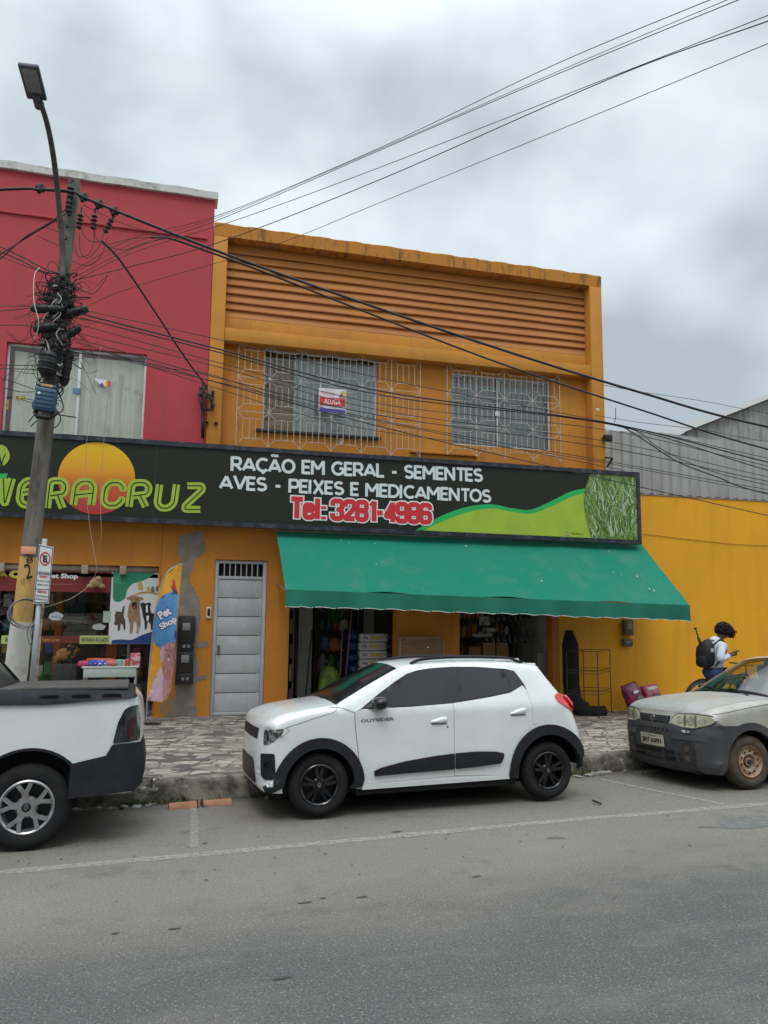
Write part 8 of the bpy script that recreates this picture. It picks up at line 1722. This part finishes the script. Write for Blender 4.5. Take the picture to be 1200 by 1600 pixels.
# right opening: bottles, bags and cartons
shelf(4.95, 6.65, D+1.5, .4, zi, 2.5, 6, 'wide bottle rack inside the right shop opening', 'dark bottle or packet on the wide rack inside the right opening', ('bottle', 'bottle', 'box'), 7, (.07, .12), .9)
for i, (px0, px1, py0, py1, Y, m_, lb) in enumerate(((733, 752, 1010, 1030, D+.6, C_('carton', (.17, .09, .045)), 'leftmost small brown carton on the right opening counter'), (755, 774, 1004, 1030, D+.6, C_('carton2', (.22, .12, .06)), 'middle brown carton on the right opening counter'), (776, 794, 1004, 1030, D+.6, C_('carton2', (0, 0, 0)), 'right brown carton on the right opening counter'))):
    a = at(px0, py1, Y); b = at(px1, py0, Y); o = MB().cbox(a.x, b.x, Y, Y+.3, a.z, b.z, .008).build('carton_box', m_, angle=35); tag(o, lb, 'box')
zc0 = at(760, 1030, D+.6).z-.003; mb = MB(); mb.cbox(at(730, 1030, D+.6).x, at(800, 1030, D+.6).x, D+.55, D+1.05, zc0-.04, zc0, .006); mb.box(at(732, 1030, D+.6).x, at(798, 1030, D+.6).x, D+.6, D+1.0, zi, zc0-.04); o = mb.build('counter', mat('counter_dark', (.05, .04, .035), .6), angle=35); tag(o, 'dark counter under the cartons in the right shop opening', 'counter')
random.seed(17)
for i, (px, py, rr, lb) in enumerate(((754, 992, (.26, .1, .045), 'pale folded sacks heaped above the cartons, lower layer'), (765, 984, (.16, .1, .04), 'pale folded sacks heaped above the cartons, upper layer'))): o = blob(at(px, py, D+.75), rr, mat('pale_sacking', (.55, .55, .52), .8, c2=(.1, .1, .1), scale=10), 'folded_sack', i, .2, sq=.8); tag(o, lb, 'sacks')
o, *_ = sign_panel(749, 766, 963, 977, D+.35, C_('price_card', (.30, .30, .28), c2=(.08, .08, .08), scale=20, lo=.5, hi=.55), 'price_card', 'small pale card hanging at the top of the right opening', 'card')
pkt = None; grp = 'hanging packets and bottles in the right opening'
for r_ in range(3):
    for k in range(13):
        if r_ and k < 5: continue
        if pkt is None:
            pkt = MB().lathe([(0, 0), (.045, 0), (.05, .01), (.05, .14), (.02, .17), (.016, .21), (0, .21)], 12).build('spray_bottle', mat('bottle_dark', (.04, .04, .043), .3, c2=(.55, .52, .44), scale=8, lo=.58, hi=.62), angle=45); o = pkt
        else: o = pkt.copy(); col.objects.link(o)
        o.location = (5.12+.118*k, D+.7+.03*(k % 2), 2.10-.40*r_+.01*(k % 3)); o.scale = (1, 1, .85+.05*((k*7) % 5)); tag(o, 'dark small bottle in a row on the front rack of the right opening', 'bottle', grp)
mb = MB()
for r_ in range(3): mb.box(5.05 if r_ == 0 else 5.62, 6.66, D+.62, D+.80, 2.085-.40*r_, 2.097-.40*r_)
o = mb.build('front_rack', mat('rack_dark', (.05, .045, .04), .5, .3)); tag(o, 'thin dark front rack carrying bottle rows in the right opening', 'rack')
mb = MB(); a = at(840, 1020, D+.2); mb.cbox(a.x, a.x+.19, D+.2, D+.5, a.z-.36, a.z, .01); o = mb.build('metal_tray', mat('tray_grey', (.22, .22, .21), .5, .3), angle=35); tag(o, 'grey metal tray near the right jamb of the right opening', 'tray')

# ------------------------------------------------------------------ stock on the pavement at the right
# roll of black plastic mesh standing and flopping on the ground
p0 = gnd(905, 1122, .13); YR = 12.35
P = [at(889, 985, YR), at(891, 1010, YR), at(892, 1045, YR), at(893, 1075, YR), at(899, 1098, YR-.05), at(912, 1109, YR-.12), at(930, 1112, YR-.18), at(945, 1111.5, YR-.2)]
r = thing('mesh_roll', 'roll of black shaggy mesh slumped against the yellow wall behind the hatchback', 'mesh roll', (P[3].x, YR, .13))
S_p = spline(P, 8); mb = MB(); random.seed(41); rs = [.02 if i < 2 else (.13 if i < 30 else .115) for i in range(len(S_p))]
rs = [min(.145, .06+.012*i) for i in range(len(S_p))]; rs = [max(r_ if i < 44 else .10, .05) for i, r_ in enumerate(rs)]
a = MB().tube(S_p, rs, 14).build('roll_core', mat('mesh_black', (.010, .010, .010), .95, bump=.8, bscale=90), smooth=True)
mb = MB()
for i in range(2200):
    k = random.randrange(1, len(S_p)-1); p = S_p[k]; a_ = random.random()*6.28; e = random.uniform(-1, 1); d = Vector((cos(a_), .8*sin(a_), e*.6)).normalized(); q = p+d*rs[k]*.9; t = q+d*random.uniform(.01, .05)*(2.2 if k < 12 else 1)+Vector((random.gauss(0, .02), 0, random.gauss(.01, .02))); w_ = .002
    mb.add([q+Vector((w_, 0, 0)), q-Vector((w_, 0, 0)), t], [(0, 1, 2)])
b = mb.build('frayed_strands', mat('mesh_black', (0, 0, 0)), recalc=False); b['kind'] = 'stuff'; adopt(r, a, b)
# wire stand
YA, YB = 11.85, 12.25; r = thing('wire_stand', 'empty black wire display stand with three shelf levels by the yellow wall', 'stand', (at(925, 1110, YA).x, YA, .12))
xl, xm, xr = at(886, 1060, YB).x, at(927, 1060, YA).x, at(953, 1060, YB).x
fp = [Vector((xm-.50, YA, 0)), Vector((xm, YA, 0)), Vector((xm+.0, YB, 0)), Vector((xm-.50, YB, 0))]
xl = at(886, 1060, YB).x; c4 = [Vector((at(886, 1060, YA+.1).x, YA+.1, 0)), Vector((xm, YA-.15, 0)), Vector((at(954, 1060, YB).x, YB, 0)), Vector((at(912, 1060, YB+.2).x, YB+.2, 0))]
mt = mat('stand_iron', (.02, .018, .016), .6, c2=(.08, .04, .02), scale=20)
ztop = [at(886, 1018, c4[0].y).z, at(927, 1013, c4[1].y).z, at(954, 1019, c4[2].y).z]; zt_ = sum(ztop)/3
for i, p in enumerate(c4): q = MB().tube([(p.x, p.y, .11), (p.x, p.y, zt_)], .008 if i != 1 else .011, 8).build('leg', mt, smooth=True); adopt(r, q)
for (z, n2) in ((zt_, 1), (zt_-.33, 2), (zt_-.68, 2)):
    mb = MB()
    for j in range(n2):
        for i in range(4): mb.tube([c4[i]+Vector((0, 0, z-j*.05)), c4[(i+1) % 4]+Vector((0, 0, z-j*.05))], .005, 6)
    q = mb.build('shelf_ring', mt, smooth=True); adopt(r, q)
# purple feed bags
def sackbag(name, c, w, d, h, tilt, m, label, seed, mark):
    r = thing(name, label, 'feed bag', c); M = Matrix.Translation(c) @ Matrix.Rotation(tilt[0], 4, 'X') @ Matrix.Rotation(tilt[1], 4, 'Y') @ Matrix.Rotation(tilt[2], 4, 'Z')
    nx_, nz_ = 12, 16; random.seed(seed); vs = []; ph = random.random()*6
    for j in range(nz_+1):
        t = j/nz_; z = h*t; dd = d*(min(1, .55+2.2*t) if t < .2 else 1)*(1 if t < .72 else max(.06, 1-(t-.72)/.28*.95)); ww = w*(1-.06*sin(pi*t))
        for i in range(2*nx_):
            a_ = 2*pi*i/(2*nx_); ca, sa = cos(a_), sin(a_); x = ww/2*abs(ca)**.45*(1 if ca > 0 else -1); y = dd/2*abs(sa)**.7*(1 if sa > 0 else -1); cr_ = .010*sin(9*t+5*x/w+ph)+.007*sin(23*t+ph+9*x/w); vs.append(M @ Vector((x+cr_*.5, y*(1+.1*sin(7*t+ph))+cr_, z)))
    n = 2*nx_; mb = MB(); mb.add(vs, [(j*n+i, j*n+(i+1) % n, (j+1)*n+(i+1) % n, (j+1)*n+i) for j in range(nz_) for i in range(n)]+[tuple(range(n)), tuple(nz_*n+i for i in range(n))])
    a = mb.build('bag_body', m, smooth=True); adopt(r, a)
    for (u, v, su, sv, mm_, nm) in mark:
        b = MB().poly([M @ Vector((u*w+su*w*.5*cos(k*pi/8)*(1+.15*sin(k*2.2)), -d/2*1.12-.012, v*h+sv*h*.5*sin(k*pi/8))) for k in range(16)]).build(nm, mm_, recalc=False); adopt(r, b)
    return r, M
M_pur = mat('purple_bag', (.12, .012, .06), .3, c2=(.30, .03, .10), scale=5, lo=.45, hi=.62); M_pkb = mat('pink_bag', (.42, .05, .11), .3, c2=(.55, .22, .25), scale=5, lo=.5, hi=.62)
g1_ = gnd(1006, 1117, .09); r, M = sackbag('feed_bag', (g1_.x, g1_.y+.12, .09), .36, .24, .56, (-.20, -.28, .12), M_pur, 'dark purple feed bag with cat picture leaning on the yellow wall, left one', 3, ((-.05, .70, .35, .10, M_fw, 'logo_print'), (.06, .44, .42, .24, C_('cat_picture', (.32, .30, .30), c2=(.12, .1, .1), scale=20), 'animal_picture')))
g2_ = gnd(1030, 1103, .09); r, M = sackbag('feed_bag', (at(1024, 1100, 12.3).x, 12.3, .09), .34, .22, .50, (-.18, -.15, -.1), M_pkb, 'pink feed bag with grey cat picture and white top, behind the silver car bonnet', 5, ((0, .88, .55, .12, M_fw, 'logo_print'), (.16, .50, .38, .34, C_('cat_picture', (0, 0, 0)), 'animal_picture')))
# terracotta ridge tiles tied together at the kerb
a = at(264, 1245, 8.12); b = at(361, 1245, 8.18); a.z = b.z = -.06; d_ = (b-a).normalized(); nn = Vector((-d_.y, d_.x, 0)); L = (b-a).length
M_tc = mat('terracotta_tile', (.38, .19, .11), .8, c2=(.27, .13, .07), scale=7, lo=.4, hi=.65, c3=(.12, .06, .035), s3=6, lo3=.62, hi3=.75)
for (s0, s1, lb) in ((0, .475, 'terracotta half-round tile in the gutter, left piece'), (.52, 1, 'terracotta half-round tile in the gutter, right piece')):
    mb = MB(); vs = []; n = 10
    for k in range(n+1):
        th = pi*k/n; rad = .075
        for rr in (rad, rad-.014):
            for s_ in (s0, s1): vs.append(a+d_*L*s_+nn*(rr*cos(th))+Vector((0, 0, -.062+rr*sin(th)*1.4)))
    for k in range(n): o_ = k*4; mb.add([], []); 
    mb.add(vs, [(4*k, 4*k+1, 4*k+5, 4*k+4) for k in range(n)]+[(4*k+2, 4*k+6, 4*k+7, 4*k+3) for k in range(n)]+[(4*k, 4*k+4, 4*k+6, 4*k+2) for k in range(n)]+[(4*k+1, 4*k+3, 4*k+7, 4*k+5) for k in range(n)]); o = mb.build('roof_tile', M_tc, angle=40); tag(o, lb, 'roof tile')
for i, s_ in enumerate((.45, .53)):
    o = MB().tube([a+d_*L*s_+nn*(.077*cos(t))+Vector((0, 0, -.062+.11*sin(t))) for t in [pi*k/12 for k in range(13)]], .008, 6).build('tie_strap', M_blk, smooth=True); tag(o, ('left' if i == 0 else 'right')+' black strap binding the terracotta tiles in the gutter', 'strap')
p, q = gnd(926, 1251, .008), gnd(939, 1256, .008); o = MB().tube(spline([p, (p+q)/2+Vector((0, .004, .004)), q], 4), .011, 6).build('stick', mat('brown_stick', (.05, .022, .012), .8), smooth=True); tag(o, 'short brown stick lying on the road behind the hatchback', 'stick')
random.seed(55); mb = MB()
for i in range(170):
    x = random.uniform(-1.5, 7.5); y = random.choice([random.uniform(5.5, 8.3), kerbY(x)-.1-abs(random.gauss(0, .3))]); s_ = random.uniform(.006, .02); a_ = random.random()*6; q_ = road_z(x, y)
    mb.add([(x+s_*cos(a_), y+s_*sin(a_), q_+.006), (x+s_*.5*cos(a_+1.8), y+s_*.5*sin(a_+1.8), q_+.012), (x-s_*cos(a_), y-s_*sin(a_), q_+.006), (x+s_*.5*cos(a_-1.8), y+s_*.5*sin(a_-1.8), q_+.005)], [(0, 1, 2, 3)])
o = mb.build('litter_leaves', mat('dry_leaf', (.09, .06, .035), .9, c2=(.2, .17, .13), scale=3), recalc=False); tag(o, 'scattered dry leaf bits and grit on the road', 'debris', kind='stuff')

# ------------------------------------------------------------------ bicycle and its rider
YP = 10.8
def skin(name, V, E, R, m, sub=2, parent=None, root=0):
    me = bpy.data.meshes.new(name); me.from_pydata([tuple(v) for v in V], E, []); o = bpy.data.objects.new(name, me); col.objects.link(o); md = o.modifiers.new('s', 'SKIN'); md.use_smooth_shade = True
    for i, r_ in enumerate(R): me.skin_vertices[0].data[i].radius = (r_, r_) if isinstance(r_, (int, float)) else r_; me.skin_vertices[0].data[i].use_root = (i == root)
    o.modifiers.new('u', 'SUBSURF').levels = sub; dg = bpy.context.evaluated_depsgraph_get(); m2 = bpy.data.meshes.new_from_object(o.evaluated_get(dg)); bpy.data.objects.remove(o)
    m2.name = name; m2.materials.clear(); m2.materials.append(m); m2.polygons.foreach_set('use_smooth', [True]*len(m2.polygons)); q = bpy.data.objects.new(name, m2); col.objects.link(q)
    if parent is not None: adopt(parent, q)
    return q
GZ = .10
cw = at(1099, 1080, YP); RW = .33; xr_w = cw.x; ztopw = at(1100, 1063, YP).z
zc_w = ztopw-RW-.02
bk_ = thing('bicycle', 'bicycle with dark mudguard whose rear wheel shows above the silver car bonnet', 'bicycle', (xr_w+.5, YP, GZ))
for i, x in enumerate((xr_w, xr_w+1.05)):
    c = Vector((x, YP, zc_w)); t = MB().tube([c+Vector((RW*cos(a_), 0, RW*sin(a_))) for a_ in [k*2*pi/40 for k in range(40)]], .022, 8, closed=True).build('wheel', M_tyred, smooth=True, recalc=False); adopt(bk_, t)
    rm = MB().tube([c+Vector(((RW-.028)*cos(a_), 0, (RW-.028)*sin(a_))) for a_ in [k*2*pi/40 for k in range(40)]], .009, 6, closed=True)
    for k in range(18): a_ = k*2*pi/18; rm.bar(c+Vector((0, .02*(-1)**k, 0)), c+Vector(((RW-.03)*cos(a_), 0, (RW-.03)*sin(a_))), .0025)
    rm.tube([c+Vector((0, -.05, 0)), c+Vector((0, .05, 0))], .018, 8); rm = rm.build('rim', M_steel, recalc=False, smooth=True); rm.data.transform(Matrix.Translation(-bk_.location)); rm.parent = t
    g = MB().tube([c+Vector(((RW+.035)*cos(a_), 0, (RW+.035)*sin(a_))) for a_ in [radians(20+k*7) for k in range(21)]], .016, 6).build('mudguard', M_blk, smooth=True); adopt(bk_, g)
hb_ = Vector((xr_w+.44, YP, zc_w-.03)); st_ = Vector((xr_w+.27, YP, .86)); hd_ = Vector((xr_w+.86, YP, .92)); rw_, fw_ = Vector((xr_w, YP, zc_w)), Vector((xr_w+1.05, YP, zc_w))
mb = MB()
for a_, b_, r_ in ((hb_, st_, .016), (hb_, hd_, .018), (st_+Vector((0, 0, -.08)), hd_, .016), (rw_, hb_, .011), (rw_, st_+Vector((0, 0, -.08)), .010), (hd_, fw_, .014)): mb.tube([a_, b_], r_, 8)
fr = mb.build('frame', mat('bike_paint', (.05, .02, .02), .4), smooth=True); adopt(bk_, fr)
q = blob(st_+Vector((-.02, 0, .03)), (.13, .07, .03), M_blk, 'saddle', 1, .05, parent=bk_)
mb = MB(); hh = hd_+Vector((-.02, 0, .12)); mb.tube([hd_, hh], .013, 8); mb.tube(spline([hh+Vector((-.1, -.26, .03)), hh+Vector((0, -.18, .02)), hh, hh+Vector((0, .18, .02)), hh+Vector((-.1, .26, .03))], 5), .012, 8); q = mb.build('handlebar', M_blk, smooth=True); adopt(bk_, q)
mb = MB(); mb.tube([hb_+Vector((0, -.09, 0)), hb_+Vector((.05, -.09, -.16))], .008, 6); mb.cbox(hb_.x+.0, hb_.x+.10, YP-.16, YP-.09, hb_.z-.18, hb_.z-.155, .006); mb.tube([hb_+Vector((0, .09, 0)), hb_+Vector((-.05, .09, .16))], .008, 6); mb.cbox(hb_.x-.1, hb_.x, YP+.09, YP+.16, hb_.z+.15, hb_.z+.175, .006); q = mb.build('pedal', M_steel); adopt(bk_, q)
# rider
J = lambda px, py, dy=0: at(px, py, YP+dy)
per = thing('person', 'person in white hoodie and jeans with black backpack, looking down at a phone', 'person', (J(1115, 1060).x, YP, GZ))
M_skin = mat('skin_brown', (.095, .045, .028), .55, c2=(.08, .036, .022), scale=6)
hip = J(1114, 1053); waist = J(1116, 1042); chest = J(1118, 1020); sh = J(1119, 1006); neck0 = J(1121, 1001); neck = J(1125, 996.5); head = J(1131, 991); hipz = hip.z
V = [hip, waist, chest, sh, neck0, neck, head+Vector((-.03, 0, .0)), head+Vector((.035, 0, .045))]; E = [(0, 1), (1, 2), (2, 3), (3, 4), (4, 5), (5, 6), (6, 7)]; R = [(.13, .13), (.115, .13), (.12, .15), (.09, .13), .06, .052, .085, .088]
def chain(pts, rad, root):
    o = len(V); k = root
    for p, r_ in zip(pts, rad): V.append(p); R.append(r_); E.append((k, len(V)-1)); k = len(V)-1
    return k
el_n, el_f = J(1125, 1031, -.26), J(1127, 1029, .24); wr_n, wr_f = J(1141.5, 1024, -.10), J(1142.5, 1022.5, .08)
shn, shf = sh+Vector((-.02, -.17, -.03)), sh+Vector((-.02, .17, -.03))
kn = chain([shn, shn.lerp(el_n, .5), el_n, el_n.lerp(wr_n, .5), wr_n], [.055, .048, .042, .038, .026], 3); kf = chain([shf, shf.lerp(el_f, .5), el_f, el_f.lerp(wr_f, .5), wr_f], [.055, .048, .042, .038, .026], 3)
ph = J(1147, 1020.5, 0)
for (k, w0, s_) in ((kn, wr_n, -1), (kf, wr_f, 1)):
    palm = w0.lerp(ph, .55)+Vector((0, s_*.01, -.005)); o_ = len(V); V.append(palm); R.append((.030, .018)); E.append((k, o_))
    for j in range(4):                                # fingers curl under the phone
        b0 = palm+Vector((.028, s_*.005, .022-.014*j)); b1 = b0+Vector((.026, -s_*.022, .002)); b2 = b1+Vector((.010, -s_*.018, .010)); chain([b0, b1, b2], [.009, .008, .007], o_)
    t0 = palm+Vector((.0, -s_*.01, .03)); t1 = t0+Vector((.03, -s_*.012, .014)); chain([t0, t1], [.011, .009], o_)
# legs: near foot on the pavement, far foot on the pedal
gp_ = .12; knn, knf = hip+Vector((.38, -.16, -.10)), hip+Vector((.36, .14, -.06)); ann = Vector((hip.x+.30, YP-.26, gp_+.09)); anf = Vector((hb_.x-.04, YP+.13, hb_.z+.24))
for (s_, kk, an) in ((-1, knn, ann), (1, knf, anf)):
    h0 = hip+Vector((.03, s_*.10, -.03)); e = chain([h0, h0.lerp(kk, .5), kk, kk.lerp(an, .35), an], [.098, .085, .062, .058, .040], 0); chain([an+Vector((.06, 0, -.045)), an+Vector((.16, 0, -.055))], [.042, .030], e)
body_ = skin('body', V, E, R, M_skin, 2, per, 0)
# face features
hc = head+Vector((.02, 0, .03))
fd = Vector((.86, 0, -.5)).normalized(); upv = Vector((.5, 0, .86))
blob(hc+fd*.095+upv*-.012, (.018, .014, .02), M_skin, 'nose', 1, .02, 10, parent=per); blob(hc+fd*.085+upv*-.05, (.014, .026, .009), mat('lips', (.12, .04, .035), .5), 'mouth', 1, .02, 10, parent=per)
for s_ in (-1, 1):
    blob(hc+fd*.083+upv*.022+Vector((0, s_*.032, 0)), (.010, .013, .009), mat('eye_dark', (.02, .015, .012), .2), 'eye', 1, 0, 10, parent=per); blob(hc+Vector((-.015, s_*.083, -.01)), (.018, .010, .028), M_skin, 'ear', 1, .05, 10, parent=per)
# curly hair: many small tufts falling forward
random.seed(88); mb = MB(); hcn = head+Vector((.01, 0, .065))
for i in range(620):
    th = random.random()*2*pi; u = random.uniform(-.35, 1); rr = sqrt(max(0, 1-u*u)); d = Vector((rr*cos(th), rr*sin(th), u)); 
    if d.x > .55 and d.z < -.1: continue
    sx_ = .150 if d.x > 0 else .125; p = hcn+Vector((d.x*sx_, d.y*.115, d.z*.115-.05*max(0, d.x)))*random.uniform(.92, 1.16); s_ = random.uniform(.014, .032); n_ = 5; M = Matrix.Translation(p) @ Matrix.Rotation(random.random()*3, 4, 'X') @ Matrix.Rotation(random.random()*3, 4, 'Z')
    mb.add([M @ Vector(q) for q in ((s_, 0, 0), (-s_, 0, 0), (0, s_, 0), (0, -s_, 0), (0, 0, s_), (0, 0, -s_))], [(0, 2, 4), (2, 1, 4), (1, 3, 4), (3, 0, 4), (2, 0, 5), (1, 2, 5), (3, 1, 5), (0, 3, 5)])
for i in range(60):
    p = hcn+Vector((random.uniform(.09, .15), random.gauss(0, .04), random.uniform(-.11, .03))); s_ = random.uniform(.012, .024); mb.add([p+Vector(q)*s_ for q in ((1, 0, 0), (-1, 0, 0), (0, 1, 0), (0, -1, 0), (0, 0, 1.6), (0, 0, -1.6))], [(0, 2, 4), (2, 1, 4), (1, 3, 4), (3, 0, 4), (2, 0, 5), (1, 2, 5), (3, 1, 5), (0, 3, 5)])
hr = mb.build('hair', mat('hair_black', (.008, .006, .005), .85), smooth=True); core = blob(hcn+Vector((.0, 0, -.005)), (.125, .10, .105), mat('hair_black', (0, 0, 0)), 'hair_core', 2, .06, parent=per); adopt(per, hr)
# white hoodie
M_hood = mat('hoodie_white', (.66, .67, .72), .85, c2=(.56, .57, .63), scale=5, lo=.4, hi=.65, bump=.5, bscale=18)
V2 = [hip+Vector((0, 0, .05)), waist, chest+Vector((-.0, 0, 0)), sh+Vector((-.01, 0, -.02)), neck0+Vector((-.01, 0, .0))]; E2 = [(0, 1), (1, 2), (2, 3), (3, 4)]; R2 = [(.145, .155), (.14, .155), (.15, .175), (.115, .155), (.082, .085)]
for (s0, e_, w_) in ((shn, el_n, wr_n), (shf, el_f, wr_f)):
    o_ = len(V2); V2 += [s0, s0.lerp(e_, .5), e_, e_.lerp(w_, .5), e_.lerp(w_, .88)]; R2 += [.075, .068, .064, .056, .044]; E2 += [(3, o_)]+[(o_+k, o_+k+1) for k in range(4)]
skin('hoodie', V2, E2, R2, M_hood, 2, per, 0); blob(neck0+Vector((-.05, 0, .015)), (.085, .095, .05), M_hood, 'hood', 6, .08, parent=per)
# jeans
M_jean = mat('jeans_blue', (.025, .05, .13), .85, c2=(.04, .075, .17), scale=6, bump=.4, bscale=40); V3 = [hip+Vector((0, 0, .12)), hip]; R3 = [(.162, .17), (.165, .17)]; E3 = [(0, 1)]
for (s_, kk, an) in ((-1, knn, ann), (1, knf, anf)):
    h0 = hip+Vector((.03, s_*.10, -.03)); o_ = len(V3); V3 += [h0, h0.lerp(kk, .5), kk, kk.lerp(an, .5), kk.lerp(an, .95)]; R3 += [.118, .102, .082, .072, .062]; E3 += [(1, o_)]+[(o_+k, o_+k+1) for k in range(4)]
skin('jeans', V3, E3, R3, M_jean, 2, per, 0)
for an in (ann, anf): q = blob(an+Vector((.07, 0, -.045)), (.14, .05, .045), M_blk, 'shoe', 2, .04, sq=.8, parent=per)
# things carried
bpk = thing('backpack', 'black backpack worn by the person at the yellow wall', 'backpack', J(1103, 1035)); bc = J(1102.5, 1023)
blob(bc, (.115, .16, .22), mat('backpack_cloth', (.008, .008, .010), .7, bump=.4), 'bag_body', 3, .06, sq=.75, rot=Matrix.Rotation(.10, 3, 'Y'), parent=bpk); blob(J(1099, 1033), (.09, .13, .11), mat('backpack_cloth', (0, 0, 0)), 'front_pocket', 5, .05, sq=.7, parent=bpk); blob(J(1104.5, 1003), (.06, .08, .035), mat('backpack_cloth', (0, 0, 0)), 'top_flap', 7, .1, parent=bpk)
mb = MB()
for s_ in (-1, 1): mb.tube(spline([bc+Vector((.08, s_*.11, .17)), sh+Vector((-.02, s_*.15, .075)), sh+Vector((.06, s_*.155, -.04)), chest+Vector((.03, s_*.165, -.04)), bc+Vector((.08, s_*.12, -.18))], 6), .014, 6)
q = mb.build('strap', M_blk, smooth=True); adopt(bpk, q); q = MB().cbox(bc.x-.03, bc.x+.03, bc.y-.175, bc.y-.16, bc.z+.05, bc.z+.11, .006, M=None).build('patch', mat('patch_grey', (.4, .4, .42), .6), angle=35); adopt(bpk, q)
tp = thing('tripod', 'folded black tripod sticking up out of the black backpack', 'tripod', J(1096, 1010, .02)); mb = MB()
mb.tube([J(1097, 1012, .02), J(1091, 996, .02)], .022, 8); a = mb.build('tripod_legs', M_blk, smooth=True); b = MB().tube([J(1091, 996, .02), J(1087.5, 984, .02)], .011, 8).build('centre_column', M_blk, smooth=True); c = blob(J(1086.5, 982, .02), (.025, .025, .02), M_blk, 'tripod_head', 1, .1, 10, parent=tp); adopt(tp, a, b)
pc_ = J(1148.5, 1019.5, -.0); M = Matrix.Translation(pc_) @ Matrix.Rotation(radians(-28), 4, 'Y'); o = MB().cbox(-.075, .075, -.037, .037, -.005, .005, .004, M=M).build('phone', M_gloss, angle=35); tag(o, 'dark phone held in both hands by the person in the white hoodie', 'phone')

# ------------------------------------------------------------------ unseen buildings added across the street, behind the photographer, to block low sky
for i, (x0, x1, h, cc, lb) in enumerate(((-16, -4.5, 6.2, (.45, .43, .38), 'unseen pale plastered building added to block low sky across the street, left of the photographer'), (-4.4, 5.5, 4.2, (.30, .36, .38), 'unseen low blue-grey shop added to block low sky across the street, right behind the photographer'), (5.6, 18, 7.0, (.5, .42, .30), 'unseen tall cream building added to block low sky across the street, right of the photographer'))):
    r = thing('sky_block_building', lb, 'building', ((x0+x1)/2, -7.5, .14)); m = mat('sky_block_wall_%d' % i, cc, .85, c2=tuple(v*.8 for v in cc), scale=1.2); hs = []; n = int((x1-x0)/2.6)
    for k in range(n):
        xa = x0+.8+k*2.6; hs.append((xa, xa+1.5, .14, 2.5)); 
        if h > 5: hs.append((xa, xa+1.3, 3.8, 5.1))
    mb = MB(); wallgrid(mb, x0, x1, 0, h, -7.5, -7.75, hs); a = mb.build('wall', m); b = MB().box(x0, x1, -13, -7.95, 0, h-.1).build('rear_block', mat('sky_block_dark', (.06, .06, .06), .8)); c = MB().cbox(x0-.1, x1+.0, -7.9, -7.3, h, h+.15, .02).build('coping', M_conc, angle=40); adopt(r, a, b, c)
